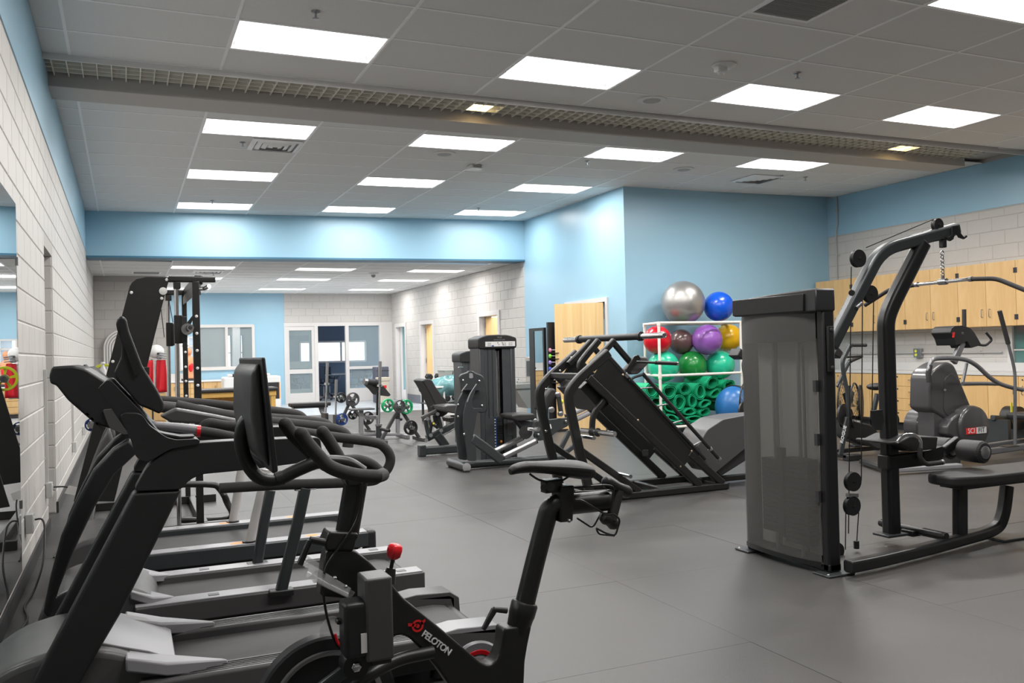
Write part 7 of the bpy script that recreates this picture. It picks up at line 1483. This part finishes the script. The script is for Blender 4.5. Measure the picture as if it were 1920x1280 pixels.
b_ = obj('badge', MB().box((lx0, ky-.148, lz0), (lm, ky-.138, lz1)), M_redp, h1, label='red half of the badge'); b2_ = obj('badge', MB().box((lm, ky-.148, lz0), (lx1, ky-.138, lz1)), M_white, h1, label='pale half of the badge')
text('lettering', 'SCI', M_wht, h1, ((lx0+lm)/2, ky-.149, (lz0+lz1)/2), (1, 0, 0), (0, 0, 1), .078, .001); text('lettering', 'FIT', mat('black_print', (.01, .01, .01), .5), h1, ((lm+lx1)/2, ky-.149, (lz0+lz1)/2), (1, 0, 0), (0, 0, 1), .078, .001)
def tb_(pts, y, r_, m, nm, dy=0): return obj(nm, MB().tube(smooth_path(off(PY([zs2(*p) for p in pts], y), (0, dy, 0)), 5), r_, 12), m, stp)
tb_([(308, 590), (304, 520), (318, 455), (345, 425), (420, 418), (500, 420), (580, 435), (650, 475), (720, 540), (790, 590), (870, 620), (968, 642)], ky-.25, .024, M_tube, 'grab_bar'); tb_([(545, 600), (680, 598), (800, 600)], ky-.1, .022, M_tube, 'cross_tube'); tb_([(575, 455), (545, 600)], ky+.3, .018, M_tube, 'cross_tube')
obj('foam_sleeve', MB().tube(PY([zs2(309, 590), zs2(303, 530), zs2(315, 470)], ky-.25), .028, 12), M_foam, stp)
for p in ((966, 641),): obj('bar_end', MB().sphere(aty(*zs2(*p), ky-.25), .026, 14, 8), M_chrome, stp)
obj('neck', MB().flat(PY([zs2(480, 450), zs2(545, 300)], ky+.1), .05, .085, (0, 1, 0)), M_tube, stp, bevel=.01)
cs = obj('console', plate([zs2(*p) for p in ((460, 240), (468, 208), (490, 192), (545, 188), (600, 205), (628, 235), (680, 325), (605, 348), (580, 300), (500, 330), (485, 280))], ky+.05, .26, r=.012), M_satin, stp, bevel=.012, seg=3); obj('console_label', plate([zs2(478, 238), zs2(492, 235), zs2(488, 272), zs2(476, 274)], ky+.045, .006), M_redp, cs); obj('console_button', MB().sphere(aty(*zs2(545, 245), ky+.05), .02, 12, 6, (1, .3, 1)), M_mgrey, cs)
obj('pulse_grip', MB().tube(fillet(PY([zs2(660, 325), zs2(710, 330), zs2(755, 290), zs2(708, 235)], ky+.1), .04), .014, 10), M_foam, stp)
o = tb_([(868, 318), (905, 470), (915, 560), (916, 800), (916, 1030)], ky-.3, .017, M_tube, 'arm_lever'); obj('grip', MB().tube(PY([zs2(806, 85), zs2(868, 318)], ky-.3), .024, 14), M_foam, stp)
tb_([(556, 195), (572, 330)], ky+.45, .017, M_tube, 'arm_lever'); obj('grip', MB().tube(PY([zs2(556, 75), zs2(557, 200)], ky+.45), .024, 14), M_foam, stp)
obj('foot_plate', MB().box(aty(*zs2(870, 1050), ky-.35), aty(*zs2(950, 1035), ky-.35)+Vector((0, .12, 0))), M_satin, stp, bevel=.006)
x0_ = aty(*zs2(590, 1150), ky).x
obj('base_bar', MB().flat([(7.15, ky-.2, .05), (8.0, ky-.35, .05)], .09, .05, (1, 0, 0)), M_lgrey, stp, bevel=.01); obj('base_bar', MB().flat([(7.2, ky-.15, .04), (7.5, ky+.5, .04)], .06, .05, (1, 0, 0)), M_satin, stp, bevel=.006)
for dy in (-.12, .16): obj('seat_rail', MB().flat([(x0_, ky+dy, .12), (x0_+1.5, ky+dy, .17)], .05, .07, (0, 1, 0)), M_tube, stp, bevel=.006)
obj('rear_foot', MB().box((x0_+1.3, ky-.3, 0), (x0_+1.4, ky+.3, .08)), M_satin, stp, bevel=.01)
obj('seat', MB().box((x0_+.95, ky-.22, .42), (x0_+1.4, ky+.26, .50)), M_vinyl, stp, bevel=.03, seg=3); obj('seat_back', MB().prism([(x0_+1.35, ky-.2, .5), (x0_+1.45, ky-.2, .5), (x0_+1.65, ky-.2, 1.1), (x0_+1.55, ky-.2, 1.12)], (0, .42, 0)), M_vinyl, stp, bevel=.03, seg=3); obj('seat_post', MB().box((x0_+1.1, ky-.05, .15), (x0_+1.22, ky+.08, .43)), M_satin, stp)
# rowing machine behind it
ro = thing('rowing_machine', 'black rowing machine beyond the stepper near the right edge', 'rowing machine', (9.6, 8.1, 0)); rx0, rx1 = aty(1862, 820, 7.9).x, min(aty(1862, 820, 7.9).x+1.25, 10.8)
obj('rail', MB().flat([(rx0, 7.9, .36), (rx1, 7.9, .30)], .07, .07, (0, 1, 0)), M_dgrey, ro, bevel=.006); obj('flywheel_case', MB().cyl((rx0+.40, 7.82, .34), (rx0+.40, 8.0, .34), .15, seg=32), M_satin, ro); obj('leg', MB().box((rx0+.02, 7.7, 0), (rx0+.07, 8.1, .34)), M_dgrey, ro); obj('leg', MB().box((rx1-.1, 7.7, 0), (rx1-.05, 8.1, .3)), M_dgrey, ro); obj('seat', MB().box((rx0+.85, 7.78, .37), (rx0+1.12, 8.02, .42)), M_vinyl, ro, bevel=.015); obj('strap_tab', MB().box((rx0+.22, 7.8, .42), (rx0+.25, 7.81, .55)), M_yel, ro, label='yellow tab')
for px, py in ((195, 704), (172, 796)):
    c = aty(px, py, sf+.06); obj('plate_peg', MB().cyl(Vector((c.x, sf+.01, c.z)), Vector((c.x, sf+.16, c.z)), .024, seg=14), M_chrome, sm)
